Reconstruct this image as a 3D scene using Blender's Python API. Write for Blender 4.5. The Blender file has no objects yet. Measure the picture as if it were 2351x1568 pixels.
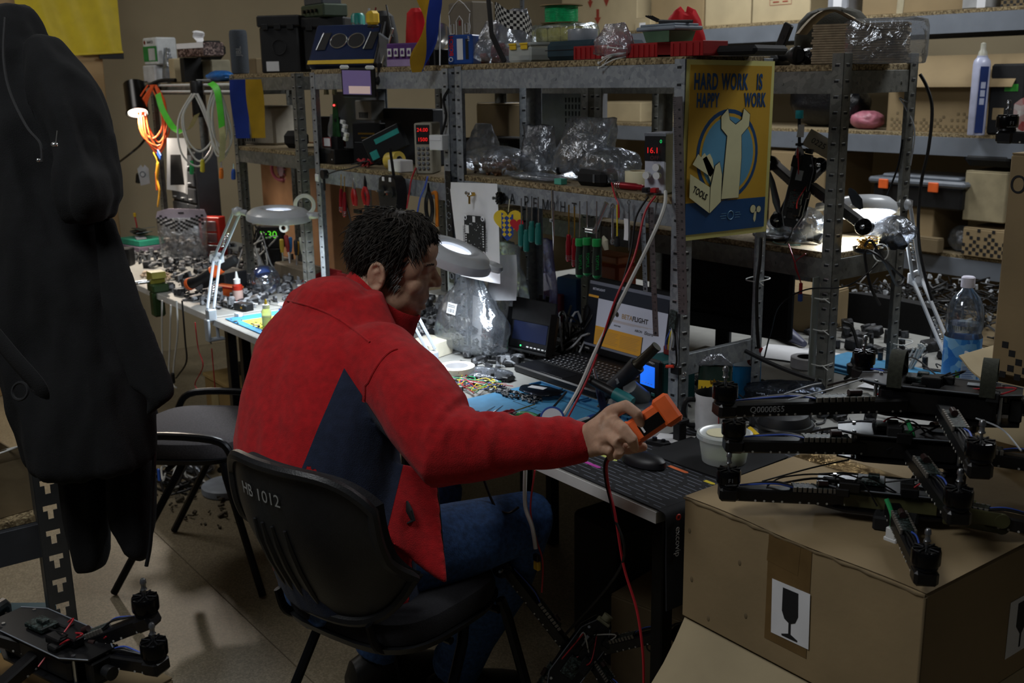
import bpy,bmesh,math,random
from math import radians as _rd,cos,sin,copysign as cps
from mathutils import Vector as V,Matrix as Mx,Euler,noise
R_=random.Random(7)
pi=math.pi
SC=bpy.context.scene
COL=SC.collection
# -- camera
F_PX,CAM_Z=2441.9,1.6
YAW,PITCH,ROLL=_rd(53.347),_rd(13.850),_rd(-0.911)
_f=V((-sin(YAW)*cos(PITCH),cos(YAW)*cos(PITCH),-sin(PITCH)))
_r=V((cos(YAW),sin(YAW),0));_u=_r.cross(_f)
_R=_r*cos(ROLL)+_u*sin(ROLL);_U=-_r*sin(ROLL)+_u*cos(ROLL)
cd=bpy.data.cameras.new('camera');cam=bpy.data.objects.new('camera',cd);COL.objects.link(cam)
cd.sensor_width=36;cd.lens=36*F_PX/2351;cd.clip_start=.05
cam.matrix_world=Mx(((_R.x,_U.x,-_f.x,0),(_R.y,_U.y,-_f.y,0),(_R.z,_U.z,-_f.z,CAM_Z),(0,0,0,1)))
cd.dof.use_dof=True;cd.dof.focus_distance=2.25;cd.dof.aperture_fstop=7
SC.camera=cam
SC.view_settings.view_transform='Standard';SC.view_settings.look='None'
SC.view_settings.exposure=0.0;SC.view_settings.gamma=1;SC.view_settings.use_curve_mapping=False
# -- world + ceiling lights
W=bpy.data.worlds.new('world');SC.world=W;W.use_nodes=True
W.node_tree.nodes['Background'].inputs[0].default_value=(.62,.68,.78,1)
W.node_tree.nodes['Background'].inputs[1].default_value=.035
def lamp(name,kind,loc,power,col,size=.1,rot=(0,0,0),**k):
 l=bpy.data.lights.new(name,kind);o=bpy.data.objects.new(name,l);COL.objects.link(o)
 o.location=loc;o.rotation_euler=rot;l.energy=power;l.color=col
 if kind=='AREA':
  l.shape=k.get('shape','RECTANGLE');l.size=size;l.size_y=k.get('sy',size)
  if 'spread' in k:l.spread=k['spread']
 elif kind=='SPOT':
  l.spot_size=k['cone'];l.spot_blend=k.get('blend',.3);l.shadow_soft_size=size
 else:l.shadow_soft_size=size
 return o
lamp('ceiling_light','AREA',(-3.7,3.5,2.95),42,(.95,.98,1),.6,sy=1.2)
lamp('ceiling_light','AREA',(-1.3,3.6,2.95),33,(.94,.97,1),.6,sy=1.2)
lamp('ceiling_light','AREA',(-1.7,-.35,2.95),30,(.96,.98,1),.6,sy=1.2)
lamp('ceiling_light','AREA',(-4.8,.6,2.95),15,(1,.97,.93),.6,sy=1.2)
def ray(px,py):
 return(_R*((px-1175.5)/F_PX)+_U*(-(py-784)/F_PX)+_f)
def Z(px,py,z):
 d=ray(px,py);return V((0,0,CAM_Z))+d*((z-CAM_Z)/d.z)
def Y(px,py,y):
 d=ray(px,py);return V((0,0,CAM_Z))+d*(y/d.y)
def X(px,py,x):
 d=ray(px,py);return V((0,0,CAM_Z))+d*(x/d.x)
def D(px,py,ppm):
 return V((0,0,CAM_Z))+ray(px,py)*(F_PX/ppm)
# -- materials
MATS={}
def srgb(h):
 h=h.lstrip('#');c=[int(h[i:i+2],16)/255 for i in(0,2,4)]
 return tuple(x/12.92 if x<=.04045 else((x+.055)/1.055)**2.4 for x in c)
def mat(name,col='#808080',rough=.55,metal=0,var=.12,scale=18,bump=0,bscale=None,em=0,trans=0,alpha=1,col2=None,coat=0,sheen=0,stretch=None,ior=1.45):
 if name in MATS:return MATS[name]
 m=bpy.data.materials.new(name);m.use_nodes=True;MATS[name]=m
 nt=m.node_tree;b=nt.nodes['Principled BSDF'];L=nt.links.new
 c=srgb(col);c2=srgb(col2)if col2 else tuple(min(1,x*(1+var*1.5))for x in c)
 c1=c if col2 else tuple(x*(1-var)for x in c)
 tc=nt.nodes.new('ShaderNodeTexCoord');src=tc.outputs['Object']
 if stretch:
  mp=nt.nodes.new('ShaderNodeMapping');mp.inputs['Scale'].default_value=stretch;L(src,mp.inputs[0]);src=mp.outputs[0]
 n=nt.nodes.new('ShaderNodeTexNoise');n.inputs['Scale'].default_value=scale;n.inputs['Detail'].default_value=5
 L(src,n.inputs['Vector'])
 r=nt.nodes.new('ShaderNodeValToRGB');r.color_ramp.elements[0].position=.32;r.color_ramp.elements[1].position=.68
 r.color_ramp.elements[0].color=(*c1,1);r.color_ramp.elements[1].color=(*c2,1)
 L(n.outputs['Fac'],r.inputs[0]);L(r.outputs[0],b.inputs['Base Color'])
 b.inputs['Roughness'].default_value=rough;b.inputs['Metallic'].default_value=metal
 b.inputs['Coat Weight'].default_value=coat;b.inputs['IOR'].default_value=ior
 if sheen:b.inputs['Sheen Weight'].default_value=sheen;b.inputs['Sheen Roughness'].default_value=.5
 if trans:b.inputs['Transmission Weight'].default_value=trans
 if alpha<1:b.inputs['Alpha'].default_value=alpha
 if em:
  L(r.outputs[0],b.inputs['Emission Color']);b.inputs['Emission Strength'].default_value=em
 if bump:
  n2=nt.nodes.new('ShaderNodeTexNoise');n2.inputs['Scale'].default_value=bscale or scale*6;n2.inputs['Detail'].default_value=3
  L(src,n2.inputs['Vector'])
  bp=nt.nodes.new('ShaderNodeBump');bp.inputs['Strength'].default_value=bump;bp.inputs['Distance'].default_value=.004
  L(n2.outputs['Fac'],bp.inputs['Height']);L(bp.outputs[0],b.inputs['Normal'])
 return m
def film(name,tint='#dfe6ef',gloss=.16,keep=.86,rough=.18,bump=.5,bscale=28,haze=.13):
 """thin clear plastic: mostly see-through with crumpled highlights"""
 if name in MATS:return MATS[name]
 m=bpy.data.materials.new(name);m.use_nodes=True;MATS[name]=m
 nt=m.node_tree;L=nt.links.new;nt.nodes.remove(nt.nodes['Principled BSDF']);out=nt.nodes['Material Output']
 t=nt.nodes.new('ShaderNodeBsdfTransparent');t.inputs[0].default_value=(*[keep+(1-keep)*.6*x for x in srgb(tint)],1)
 g=nt.nodes.new('ShaderNodeBsdfGlossy');g.inputs['Roughness'].default_value=rough;g.inputs[0].default_value=(*srgb(tint),1)
 d=nt.nodes.new('ShaderNodeBsdfTranslucent');d.inputs[0].default_value=(*srgb(tint),1)
 d2=nt.nodes.new('ShaderNodeBsdfDiffuse');d2.inputs[0].default_value=(*srgb(tint),1)
 lw=nt.nodes.new('ShaderNodeLayerWeight');lw.inputs[0].default_value=.35
 mr=nt.nodes.new('ShaderNodeMapRange');mr.inputs[3].default_value=gloss;mr.inputs[4].default_value=.85
 L(lw.outputs['Fresnel'],mr.inputs[0])
 tc=nt.nodes.new('ShaderNodeTexCoord');n=nt.nodes.new('ShaderNodeTexNoise');n.inputs['Scale'].default_value=bscale;n.inputs['Detail'].default_value=4;n.inputs['Distortion'].default_value=.6
 L(tc.outputs['Object'],n.inputs['Vector'])
 bp=nt.nodes.new('ShaderNodeBump');bp.inputs['Strength'].default_value=bump;bp.inputs['Distance'].default_value=.02
 L(n.outputs['Fac'],bp.inputs['Height']);L(bp.outputs[0],g.inputs['Normal']);L(bp.outputs[0],lw.inputs['Normal'])
 a=nt.nodes.new('ShaderNodeMixShader');a.inputs[0].default_value=.5;L(d.outputs[0],a.inputs[1]);L(d2.outputs[0],a.inputs[2])
 x=nt.nodes.new('ShaderNodeMixShader');x.inputs[0].default_value=haze;L(t.outputs[0],x.inputs[1]);L(a.outputs[0],x.inputs[2])
 y=nt.nodes.new('ShaderNodeMixShader');L(mr.outputs[0],y.inputs[0]);L(x.outputs[0],y.inputs[1]);L(g.outputs[0],y.inputs[2])
 L(y.outputs[0],out.inputs[0]);return m
def emit(name,col,s):
 if name in MATS:return MATS[name]
 m=mat(name,col,.4,var=0);b=m.node_tree.nodes['Principled BSDF']
 b.inputs['Emission Color'].default_value=(*srgb(col),1);b.inputs['Emission Strength'].default_value=s;return m
def chips(name,base,a,bcol,scale=160,rough=.8,metal=0,bump=.3,feature='F1'):
 """voronoi-cell surface: chipboard flakes, zinc spangle, speckled lino"""
 if name in MATS:return MATS[name]
 m=mat(name,base,rough,metal,bump=bump,bscale=scale*2);nt=m.node_tree;L=nt.links.new;b=nt.nodes['Principled BSDF']
 tc=[n for n in nt.nodes if n.type=='TEX_COORD'][0]
 v=nt.nodes.new('ShaderNodeTexVoronoi');v.inputs['Scale'].default_value=scale;L(tc.outputs['Object'],v.inputs['Vector'])
 r=nt.nodes.new('ShaderNodeValToRGB');e=r.color_ramp.elements
 e[0].position=0;e[0].color=(*srgb(a),1);e[1].position=1;e[1].color=(*srgb(bcol),1);k=e.new(.5);k.color=(*srgb(base),1)
 s=nt.nodes.new('ShaderNodeSeparateColor');L(v.outputs['Color'],s.inputs[0]);L(s.outputs[0],r.inputs[0])
 nz=nt.nodes.new('ShaderNodeTexNoise');nz.inputs['Scale'].default_value=3;nz.inputs['Detail'].default_value=6;L(tc.outputs['Object'],nz.inputs['Vector'])
 mm=nt.nodes.new('ShaderNodeMix');mm.data_type='RGBA';mm.blend_type='MULTIPLY';mm.inputs[0].default_value=.5
 L(r.outputs[0],mm.inputs[6]);L(nz.outputs['Fac'],mm.inputs[7]);L(mm.outputs[2],b.inputs['Base Color']);return m
# -- mesh builder
class G:
 def __init__(s,m=None):s.v=[];s.f=[];s.m=m or Mx()
 def add(s,vs,fs):
  o=len(s.v);m=s.m;s.v+=[m@V(p)for p in vs];s.f+=[tuple(i+o for i in f)for f in fs];return s
 def box(s,c,d,rot=None,b=None):
  x,y,z=(d[0]/2,d[1]/2,d[2]/2);m=(Euler(rot).to_matrix()if rot is not None and not isinstance(rot,Mx)else rot)
  if b is None:b=min(d)*.12
  b=min(b,min(x,y,z)*.98);vs=[];idx={}
  for i in(-1,1):
   for j in(-1,1):
    for k in(-1,1):
     for ax in range(3):
      p=[i*(x-b),j*(y-b),k*(z-b)];p[ax]=(i*x,j*y,k*z)[ax]
      idx[(i,j,k,ax)]=len(vs);vs.append(p)
  fs=[]
  sg=(-1,1)
  for i in sg:
   q=[idx[(i,-1,-1,0)],idx[(i,1,-1,0)],idx[(i,1,1,0)],idx[(i,-1,1,0)]];fs.append(q if i>0 else q[::-1])
   q=[idx[(-1,i,-1,1)],idx[(-1,i,1,1)],idx[(1,i,1,1)],idx[(1,i,-1,1)]];fs.append(q if i>0 else q[::-1])
   q=[idx[(-1,-1,i,2)],idx[(1,-1,i,2)],idx[(1,1,i,2)],idx[(-1,1,i,2)]];fs.append(q if i>0 else q[::-1])
  for i in sg:
   for j in sg:
    q=[idx[(i,j,-1,0)],idx[(i,j,-1,1)],idx[(i,j,1,1)],idx[(i,j,1,0)]];fs.append(q if i*j>0 else q[::-1])
    q=[idx[(i,-1,j,0)],idx[(i,1,j,0)],idx[(i,1,j,2)],idx[(i,-1,j,2)]];fs.append(q if i*j>0 else q[::-1])
    q=[idx[(-1,i,j,1)],idx[(-1,i,j,2)],idx[(1,i,j,2)],idx[(1,i,j,1)]];fs.append(q if i*j>0 else q[::-1])
    for k in sg:
     q=[idx[(i,j,k,0)],idx[(i,j,k,1)],idx[(i,j,k,2)]];fs.append(q if i*j*k>0 else q[::-1])
  c=V(c);return s.add([(m@V(p)if m else V(p))+c for p in vs],fs)
 def hexa(s,p):
  return s.add(p,[(3,2,1,0),(4,5,6,7),(0,1,5,4),(1,2,6,5),(2,3,7,6),(3,0,4,7)])
 def rings(s,rs,cap=True,closed=True):
  n=len(rs[0]);vs=[p for r in rs for p in r];fs=[]
  for i in range(len(rs)-1):
   for j in range(n if closed else n-1):
    k=(j+1)%n;fs.append((i*n+j,i*n+k,(i+1)*n+k,(i+1)*n+j))
  if cap:fs.append(tuple(range(n))[::-1]);fs.append(tuple((len(rs)-1)*n+j for j in range(n)))
  return s.add(vs,fs)
 def cyl(s,a,b,r,r2=None,n=14,cap=True):
  return s.tube([a,b],[r,r if r2 is None else r2],n,cap)
 def tube(s,pts,r,n=6,cap=True,flat=1.0,up=None):
  pts=[V(p)for p in pts];k=len(pts);rr=r if isinstance(r,(list,tuple))else[r]*k
  rs=[];prev=None
  for i,p in enumerate(pts):
   t=(pts[min(i+1,k-1)]-pts[max(i-1,0)])
   t=t.normalized()if t.length>1e-9 else V((0,0,1))
   if prev is None:
    a=(up and V(up))or(V((0,0,1))if abs(t.z)<.9 else V((1,0,0)))
   else:a=prev
   a=(a-t*a.dot(t));a=a.normalized()if a.length>1e-6 else t.orthogonal().normalized()
   prev=a;b=t.cross(a)
   rs.append([p+(a*cos(2*pi*j/n)+b*sin(2*pi*j/n)*flat)*rr[i]for j in range(n)])
  return s.rings(rs,cap)
 def lathe(s,prof,c=(0,0,0),n=20,m=None,cap=True):
  c=V(c);mm=m or Mx.Identity(3)
  return s.rings([[mm@V((r*cos(2*pi*j/n),r*sin(2*pi*j/n),z))+c for j in range(n)]for r,z in prof],cap)
 def prism(s,poly,h,m=None):
  m=m or Mx();n=len(poly)
  a=sum(poly[i][0]*poly[(i+1)%n][1]-poly[(i+1)%n][0]*poly[i][1]for i in range(n))
  if a<0:poly=poly[::-1]
  vs=[m@V((x,y,0))for x,y in poly]+[m@V((x,y,h))for x,y in poly]
  return s.add(vs,[tuple(range(n))[::-1],tuple(range(n,2*n))]+[(i,(i+1)%n,n+(i+1)%n,n+i)for i in range(n)])
 def grid(s,fn,nu,nv):
  vs=[fn(i/nu,j/nv)for i in range(nu+1)for j in range(nv+1)];w=nv+1
  return s.add(vs,[(i*w+j,(i+1)*w+j,(i+1)*w+j+1,i*w+j+1)for i in range(nu)for j in range(nv)])
 def ball(s,c,r,n=14,k=8,m=None):
  r=(r,r,r)if not isinstance(r,(tuple,list,V))else r;c=V(c);mm=m or Mx.Identity(3)
  rs=[[mm@V((r[0]*sin(t)*cos(2*pi*j/n),r[1]*sin(t)*sin(2*pi*j/n),-r[2]*cos(t)))+c for j in range(n)]for t in[pi*(i+.5*(i==0)*.2)/k if 0<i<k else(.02 if i==0 else pi-.02)for i in range(k+1)]]
  return s.rings(rs,True)
 def ring(s,c,R,r,n=20,k=6,m=None):
  c=V(c);mm=m or Mx.Identity(3);rs=[]
  vs=[mm@V(((R+r*cos(2*pi*j/k))*cos(2*pi*i/n),(R+r*cos(2*pi*j/k))*sin(2*pi*i/n),r*sin(2*pi*j/k)))+c for i in range(n)for j in range(k)]
  return s.add(vs,[(i*k+j,((i+1)%n)*k+j,((i+1)%n)*k+(j+1)%k,i*k+(j+1)%k)for i in range(n)for j in range(k)])
def ob(name,g,m,par=None,ang=35,world=False):
 me=bpy.data.meshes.new(name)
 vs=g.v
 if world and par is not None:
  inv=par.matrix_basis.inverted();vs=[inv@p for p in vs]
 me.from_pydata(vs,[],g.f);me.update()
 me.polygons.foreach_set('use_smooth',[True]*len(me.polygons));me.set_sharp_from_angle(angle=_rd(ang))
 if m:me.materials.append(m)
 o=bpy.data.objects.new(name,me);COL.objects.link(o)
 if par is not None:o.parent=par
 return o
def tag(o,label=None,cat=None,group=None,kind=None):
 if label:o['label']=label
 if cat:o['category']=cat
 if group:o['group']=group
 if kind:o['kind']=kind
 return o
def thing(name,label,cat,loc=(0,0,0),rz=0,group=None,rot=None):
 o=bpy.data.objects.new(name,None);COL.objects.link(o);o.empty_display_size=.05
 o.location=loc;o.rotation_euler=rot if rot is not None else(0,0,rz)
 o.matrix_basis=Mx.LocRotScale(V(loc),Euler(o.rotation_euler),None)
 return tag(o,label,cat,group)
def solo(name,g,m,label,cat,loc=(0,0,0),rz=0,group=None,rot=None,kind=None,ang=35):
 o=ob(name,g,m,None,ang);o.location=loc;o.rotation_euler=rot if rot is not None else(0,0,rz)
 o.matrix_basis=Mx.LocRotScale(V(loc),Euler(o.rotation_euler),None)
 return tag(o,label,cat,group,kind)
def struct(name,g,m,ang=35):return tag(ob(name,g,m,None,ang),kind='structure')
def dup(o,loc=None,rz=None,label=None,par=None):
 c=o.copy();COL.objects.link(c)
 if par is not None:c.parent=par
 if loc is not None:c.location=loc
 if rz is not None:c.rotation_euler=(rz if isinstance(rz,tuple)else(0,0,rz))
 if label:c['label']=label
 for ch in list(o.children):dup(ch,par=c)
 return c
_font={}
def text(name,s,size,m,material,par=None,bold=0,ext=.0002,sx=1,align='CENTER',spacing=1):
 """flat lettering: m maps (x right, y up, z out) to par's frame"""
 cu=bpy.data.curves.new(name,'FONT');cu.body=s;cu.size=size;cu.align_x=align;cu.align_y='CENTER';cu.extrude=ext;cu.offset=bold*size;cu.resolution_u=3;cu.space_character=spacing
 t=bpy.data.objects.new(name,cu);me=bpy.data.meshes.new_from_object(t);bpy.data.objects.remove(t);bpy.data.curves.remove(cu)
 me.transform(m@Mx.Diagonal((sx,1,1,1)));me.materials.clear();me.materials.append(material)
 o=bpy.data.objects.new(name,me);COL.objects.link(o)
 if par is not None:o.parent=par
 return o
def frame(o,x,y):
 x=V(x).normalized();y=V(y);y=(y-x*y.dot(x)).normalized();z=x.cross(y)
 m=Mx((x,y,z)).transposed().to_4x4();m.translation=V(o);return m
def catmull(pts,n=6):
 pts=[V(p)for p in pts];out=[]
 for i in range(len(pts)-1):
  p0=pts[max(i-1,0)];p1=pts[i];p2=pts[i+1];p3=pts[min(i+2,len(pts)-1)]
  for k in range(n):
   t=k/n;out.append(.5*((2*p1)+(p2-p0)*t+(2*p0-5*p1+4*p2-p3)*t*t+(3*p1-p0-3*p2+p3)*t**3))
 return out+[pts[-1]]
def cable(name,pts,r,m,label,cat='cable',n=6,k=6,group=None,par=None):
 pts=[V(p)for p in pts];base=pts[0].copy();g=G().tube([p-base for p in catmull(pts,k)],r,n)
 if par is not None:return ob(name,G().tube(catmull(pts,k),r,n),m,par,world=True)
 return solo(name,g,m,label,cat,loc=base,group=group)
def remesh(o,vox,smooth=4,fac=.5):
 """one continuous skin over the overlapping volumes of o's mesh"""
 a=o.modifiers.new('r','REMESH');a.mode='VOXEL';a.voxel_size=vox;a.use_smooth_shade=True
 b=o.modifiers.new('s','SMOOTH');b.iterations=smooth;b.factor=fac
 dg=bpy.context.evaluated_depsgraph_get();e=o.evaluated_get(dg);me=bpy.data.meshes.new_from_object(e)
 o.modifiers.clear();old=o.data;mats=list(old.materials);o.data=me;bpy.data.meshes.remove(old)
 me.materials.clear();[me.materials.append(x)for x in mats]
 me.polygons.foreach_set('use_smooth',[True]*len(me.polygons));return o
# -- shared materials
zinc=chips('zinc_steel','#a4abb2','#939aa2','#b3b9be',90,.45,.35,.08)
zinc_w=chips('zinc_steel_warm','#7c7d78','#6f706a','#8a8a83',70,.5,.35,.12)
bluebeam=mat('blue_grey_beam','#7b828c',.5,.4,.08,9)
slot_dark=mat('slot_hole','#15171a',.8,var=0)
slot_lite=mat('slot_tab','#c3c8cc',.35,.8,.05)
chipb=chips('chipboard','#8d7a58','#54452c','#b8a67f',190,.85)
chiptop=chips('chipboard_top','#8f7f62','#7d6e52','#9f9072',110,.8,bump=.1)
lam=mat('white_laminate','#8f8f8b',.45,var=.06,scale=30)
lam_edge=mat('laminate_edge','#c9cac8',.5,var=.05)
blk=mat('black_plastic','#121315',.45,var=.2,scale=40)
blk_m=mat('black_matte','#0d0e10',.75,var=.2,scale=60,bump=.1)
blk_met=mat('black_metal','#17181b',.35,.6,.15)
gry=mat('grey_plastic','#6c7178',.5)
lgry=mat('light_grey_plastic','#a7abb0',.45)
wht=mat('white_plastic','#d6d8d8',.4,var=.05)
red=mat('red_plastic','#a3151a',.45)
dred=mat('dark_red_plastic','#6d1517',.5)
teal=mat('teal_plastic','#1d5a5c',.5)
grn=mat('green_plastic','#1d7a3a',.4)
org=mat('orange_plastic','#e0622a',.45)
yel=mat('yellow_plastic','#d9b52a',.45)
blu=mat('blue_plastic','#2a4f9e',.45)
steel=mat('bright_steel','#c9ccce',.22,.95,.05)
gold=mat('brass_metal','#b58f3f',.3,.9)
rubber=mat('rubber_cable','#0b0b0d',.5,var=.1)
cab_w=mat('white_cable','#c9cac6',.45,var=.05)
cab_r=mat('red_cable','#a8202b',.45,var=.05)
cab_o=mat('orange_cable','#e8602c',.45,var=.05)
cab_y=mat('yellow_cable','#d8c22c',.45,var=.05)
cab_g=mat('green_cable','#2f9c5c',.45,var=.05)
cab_b=mat('blue_cable','#3a57b0',.45,var=.05)
card=mat('cardboard','#8b7858',.82,var=.1,scale=5,bump=.12,bscale=60)
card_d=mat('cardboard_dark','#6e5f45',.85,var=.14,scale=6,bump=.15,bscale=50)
card_l=mat('cardboard_light','#ab9c7c',.8,var=.08,scale=6,bump=.1,bscale=60)
paper=mat('white_paper','#dcdde0',.7,var=.03)
paper_y=mat('cream_paper','#d8d2b0',.7,var=.04)
ink=mat('black_ink','#16171a',.7,var=0)
ink_w=mat('white_ink','#dedede',.6,var=0)
ink_g=mat('faded_ink','#74777a',.7,var=0)
bagm=film('clear_bag')
bagd=film('cloudy_bag','#c9ced6',.2,.6,.25,.6)
bagv=film('violet_bag','#b4b0e0',.2,.6,.25,.6)
glassm=mat('clear_hard_plastic','#eef2f6',.06,var=0,trans=.95,ior=1.25)
frost=mat('frosted_plastic','#dfe6e4',.35,var=.03,trans=.6,ior=1.3)
pcb=chips('circuit_board','#15221d','#0c0f10','#4a5a58',320,.4)
jumble=chips('mixed_components','#3c3d40','#121315','#b9bcc0',260,.4,.2)
solder=mat('lens_glass','#0b0c14',.05,var=0,coat=1)
# -- room
floorm=chips('speckled_lino','#8c8068','#7b7059','#a09379',210,.5,bump=.05)
wallm=mat('ochre_wall','#91846a',.85,var=.06,scale=2.5,bump=.1,bscale=120)
struct('floor',G().box((-2.5,1.6,-.05),(11,8.6,.1),b=0.001),floorm)
struct('trim_1',G().box((-2.2,1.11,.0006),(3.2,.003,.0018)),mat('lino_seam','#5b5140',.8),60)['label']='dark welded seam across the speckled floor'
struct('wall_left',G().box((-6.45,2.2,1.6),(.1,7.0,3.2),b=.001),wallm)
struct('wall_pier',G().box((-6.15,.6,1.6),(.3,2.35,3.2),b=.004),mat('warm_bounce_wall','#957c58',.85,var=.06,scale=2.5,bump=.1,bscale=120))  # warm bounce of the spot lamp is put into this wall colour
struct('wall_back',G().box((-2.5,5.65,1.6),(8,.1,3.2),b=.001),wallm)
struct('ceiling',G().box((-2.5,1.6,3.06),(11,8.6,.08),b=.001),mat('ceiling_white','#c4c4c2',.9))
# -- shelving
def post(par,x,y,sx,sy,z0,z1,m=None):
 w,t=.036,.0022;h=z1-z0;c=(z0+z1)/2
 g=G().box((x+sx*w/2,y+sy*t/2,c),(w,t,h),b=.0004).box((x+sx*t/2,y+sy*w/2,c),(t,w,h),b=.0004)
 p=ob('post',g,m or zinc,par)
 a,b=G(),G();z=z0+.03
 while z<z1-.012:
  for q,(cx,cy,dx,dy)in enumerate(((x+sx*w*.55,y-sy*.0003,.013,.001),(x-sx*.0003,y+sy*w*.55,.001,.013))):
   a.box((cx,cy,z),(dx,dy,.0055),b=.0001)
   b.box((cx-(sx*.004 if q==0 else 0),cy-(sy*.004 if q else 0),z+.0042),(max(.0012,dx),max(.0012,dy),.0022),b=.0001)
  z+=.04
 tag(ob('slot',a,slot_dark,p),kind='stuff');tag(ob('slot_tab',b,slot_lite,p),kind='stuff')
def beam(par,a,b,h,m,t=.016):
 a,b=V(a),V(b);d=b-a;n=V((-d.y,d.x,0)).normalized();c=(a+b)/2
 g=G();L=d.length;ang=math.atan2(d.y,d.x)
 g.box(c-V((0,0,h/2)),(L,.003,h),(0,0,ang),.0005)
 g.box(c-V((0,0,.002))+n*t/2,(L,t,.003),(0,0,ang),.0005)
 g.box(c-V((0,0,h-.002))+n*t/2,(L,t,.003),(0,0,ang),.0005)
 for s in(-1,1):g.box(c+d.normalized()*s*(L/2-.012)-V((0,0,h/2))-n*.0022,(.022,.002,h*1.05),(0,0,ang),.0004)
 for s in(-.5,0,.5):g.cyl(c+d*s*.6-V((0,0,h*.55))-n*.0018,c+d*s*.6-V((0,0,h*.55))-n*.003,.004,n=8)
 return ob('beam',g,m,par)
def shelf_unit(label,x0,x1,y0,y1,zb,zp,levels,m=None,bh=.054,sides=(),boards=True,group=None):
 m=m or zinc;u=thing('shelving_unit',label,'shelf',((x0+x1)/2,(y0+y1)/2,zb),group=group)
 o=V(u.location);L0=lambda x:x-o.x
 ax,bx,ay,by=x0-o.x,x1-o.x,y0-o.y,y1-o.y
 for x,sx in((ax,1),(bx,-1)):
  for y,sy in((ay,1),(by,-1)):post(u,x,y,sx,sy,0,zp-zb,m)
 for z in levels:
  z-=zb
  beam(u,(ax+.003,ay+.004,z),(bx-.003,ay+.004,z),bh,m);beam(u,(bx-.003,by-.004,z),(ax+.003,by-.004,z),bh,m)
  beam(u,(bx-.004,ay+.003,z),(bx-.004,by-.003,z),bh,m);beam(u,(ax+.004,by-.003,z),(ax+.004,ay+.003,z),bh,m)
  if boards:
   b=ob('shelf_board',G().box((0,0,z+.008),(bx-ax-.010,by-ay-.010,.016),b=.001),chipb,u)
   ob('board_face',G().box((0,0,z+.0163),(bx-ax-.012,by-ay-.012,.001),b=.0003),chiptop,b)
 for z in sides:z-=zb;beam(u,(bx-.004,ay+.003,z),(bx-.004,by-.003,z),bh,m)
 return u
YF=1.855
u1=shelf_unit('zinc shelving unit on the workbench with the yellow poster on its end',-2.765,-1.80,YF,2.165,.751,1.640,(1.629,1.299),sides=(.925,))
u0=shelf_unit('zinc shelving unit on the bench between the flag-hung unit and the poster unit',-3.735,-2.80,YF,2.165,.751,1.635,(1.629,1.283))
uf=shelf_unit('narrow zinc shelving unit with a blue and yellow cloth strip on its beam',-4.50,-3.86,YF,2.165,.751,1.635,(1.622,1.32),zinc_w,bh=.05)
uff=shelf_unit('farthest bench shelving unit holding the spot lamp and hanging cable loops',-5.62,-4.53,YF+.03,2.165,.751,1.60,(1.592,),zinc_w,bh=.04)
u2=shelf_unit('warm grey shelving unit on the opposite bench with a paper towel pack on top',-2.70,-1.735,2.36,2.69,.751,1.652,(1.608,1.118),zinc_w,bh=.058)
zub=.40
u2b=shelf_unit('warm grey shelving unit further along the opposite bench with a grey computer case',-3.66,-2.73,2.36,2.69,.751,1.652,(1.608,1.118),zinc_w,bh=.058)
u3=shelf_unit('long store rack along the back wall stacked with cardboard boxes',-5.9,-1.3,4.5,5.2,0,2.6,(1.85,1.315,.775),bluebeam,bh=.082)
# -- benches
def bench(label,x0,x1,y0,y1,z=.775,top=lam,edge=lam_edge,leg=blk_met,t=.026):
 o=thing('workbench',label,'table',((x0+x1)/2,(y0+y1)/2,0));w,d=x1-x0,y1-y0
 ob('tabletop',G().box((0,0,z-t/2),(w,d,t),b=.002),top,o)
 ob('edge_band',G().box((0,-d/2-.001,z-t/2),(w,.002,t-.001),b=.0004),edge,o)
 for sx in(-1,1):
  for sy in(-1,1):
   ob('leg',G().box((sx*(w/2-.07),sy*(d/2-.09),(z-t)/2),(.035,.035,z-t),b=.003),leg,o)
  ob('side_rail',G().box((sx*(w/2-.07),0,z-t-.03),(.03,d-.21,.03)),leg,o)
 ob('rear_rail',G().box((0,d/2-.09,z-t-.03),(w-.17,.03,.03)),leg,o)
 return o
BZ=.75
bench('white workbench the man in red works at',-2.79,-1.43,1.42,2.28,BZ)
bench('white workbench with the grey magnifier lamp clamped on its corner',-3.78,-2.80,1.42,2.28,BZ)
bench('far white workbench under the black spot lamp',-5.64,-3.80,1.43,2.28,BZ)
bench('opposite workbench beyond the shelving with a blue mat on it',-3.7,-1.25,2.30,3.15,BZ)
# -- the man
def denim():return mat('denim','#2b4a78',.85,var=.3,scale=90,bump=.25,bscale=400)
fleece=mat('red_fleece','#a00c13',.95,var=.14,scale=60,bump=.35,bscale=420,sheen=.06)
navyf=mat('navy_fleece','#1a2338',.95,var=.15,scale=60,bump=.35,bscale=420,sheen=.05)
skin=mat('skin','#b08c74',.6,var=.13,scale=38,bump=.12,bscale=260);skin.node_tree.nodes['Principled BSDF'].inputs['Subsurface Weight'].default_value=.08
hairm=mat('dark_hair','#15120f',.6,var=.5,scale=70,col2='#332e29')
man=thing('person','man in a red fleece jacket and jeans seated at the bench holding an orange tester','person',(-2.03,1.0,.0))
def T3(*a):return V(a)
hairm.node_tree.nodes['Principled BSDF'].inputs['Specular IOR Level'].default_value=.2
HC=D(905,612,965)
hr=V((.80,-.60,.06)).normalized();hf0=V((.60,.80,0));ph=_rd(19)
hf=(hf0*cos(ph)-V((0,0,1))*sin(ph));hf=(hf-hr*hf.dot(hr)).normalized();hu=hr.cross(hf)
HM=Mx((hr,hf,hu)).transposed()
def H(r,f,u):return HC+HM@V((r,f,u))
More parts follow.
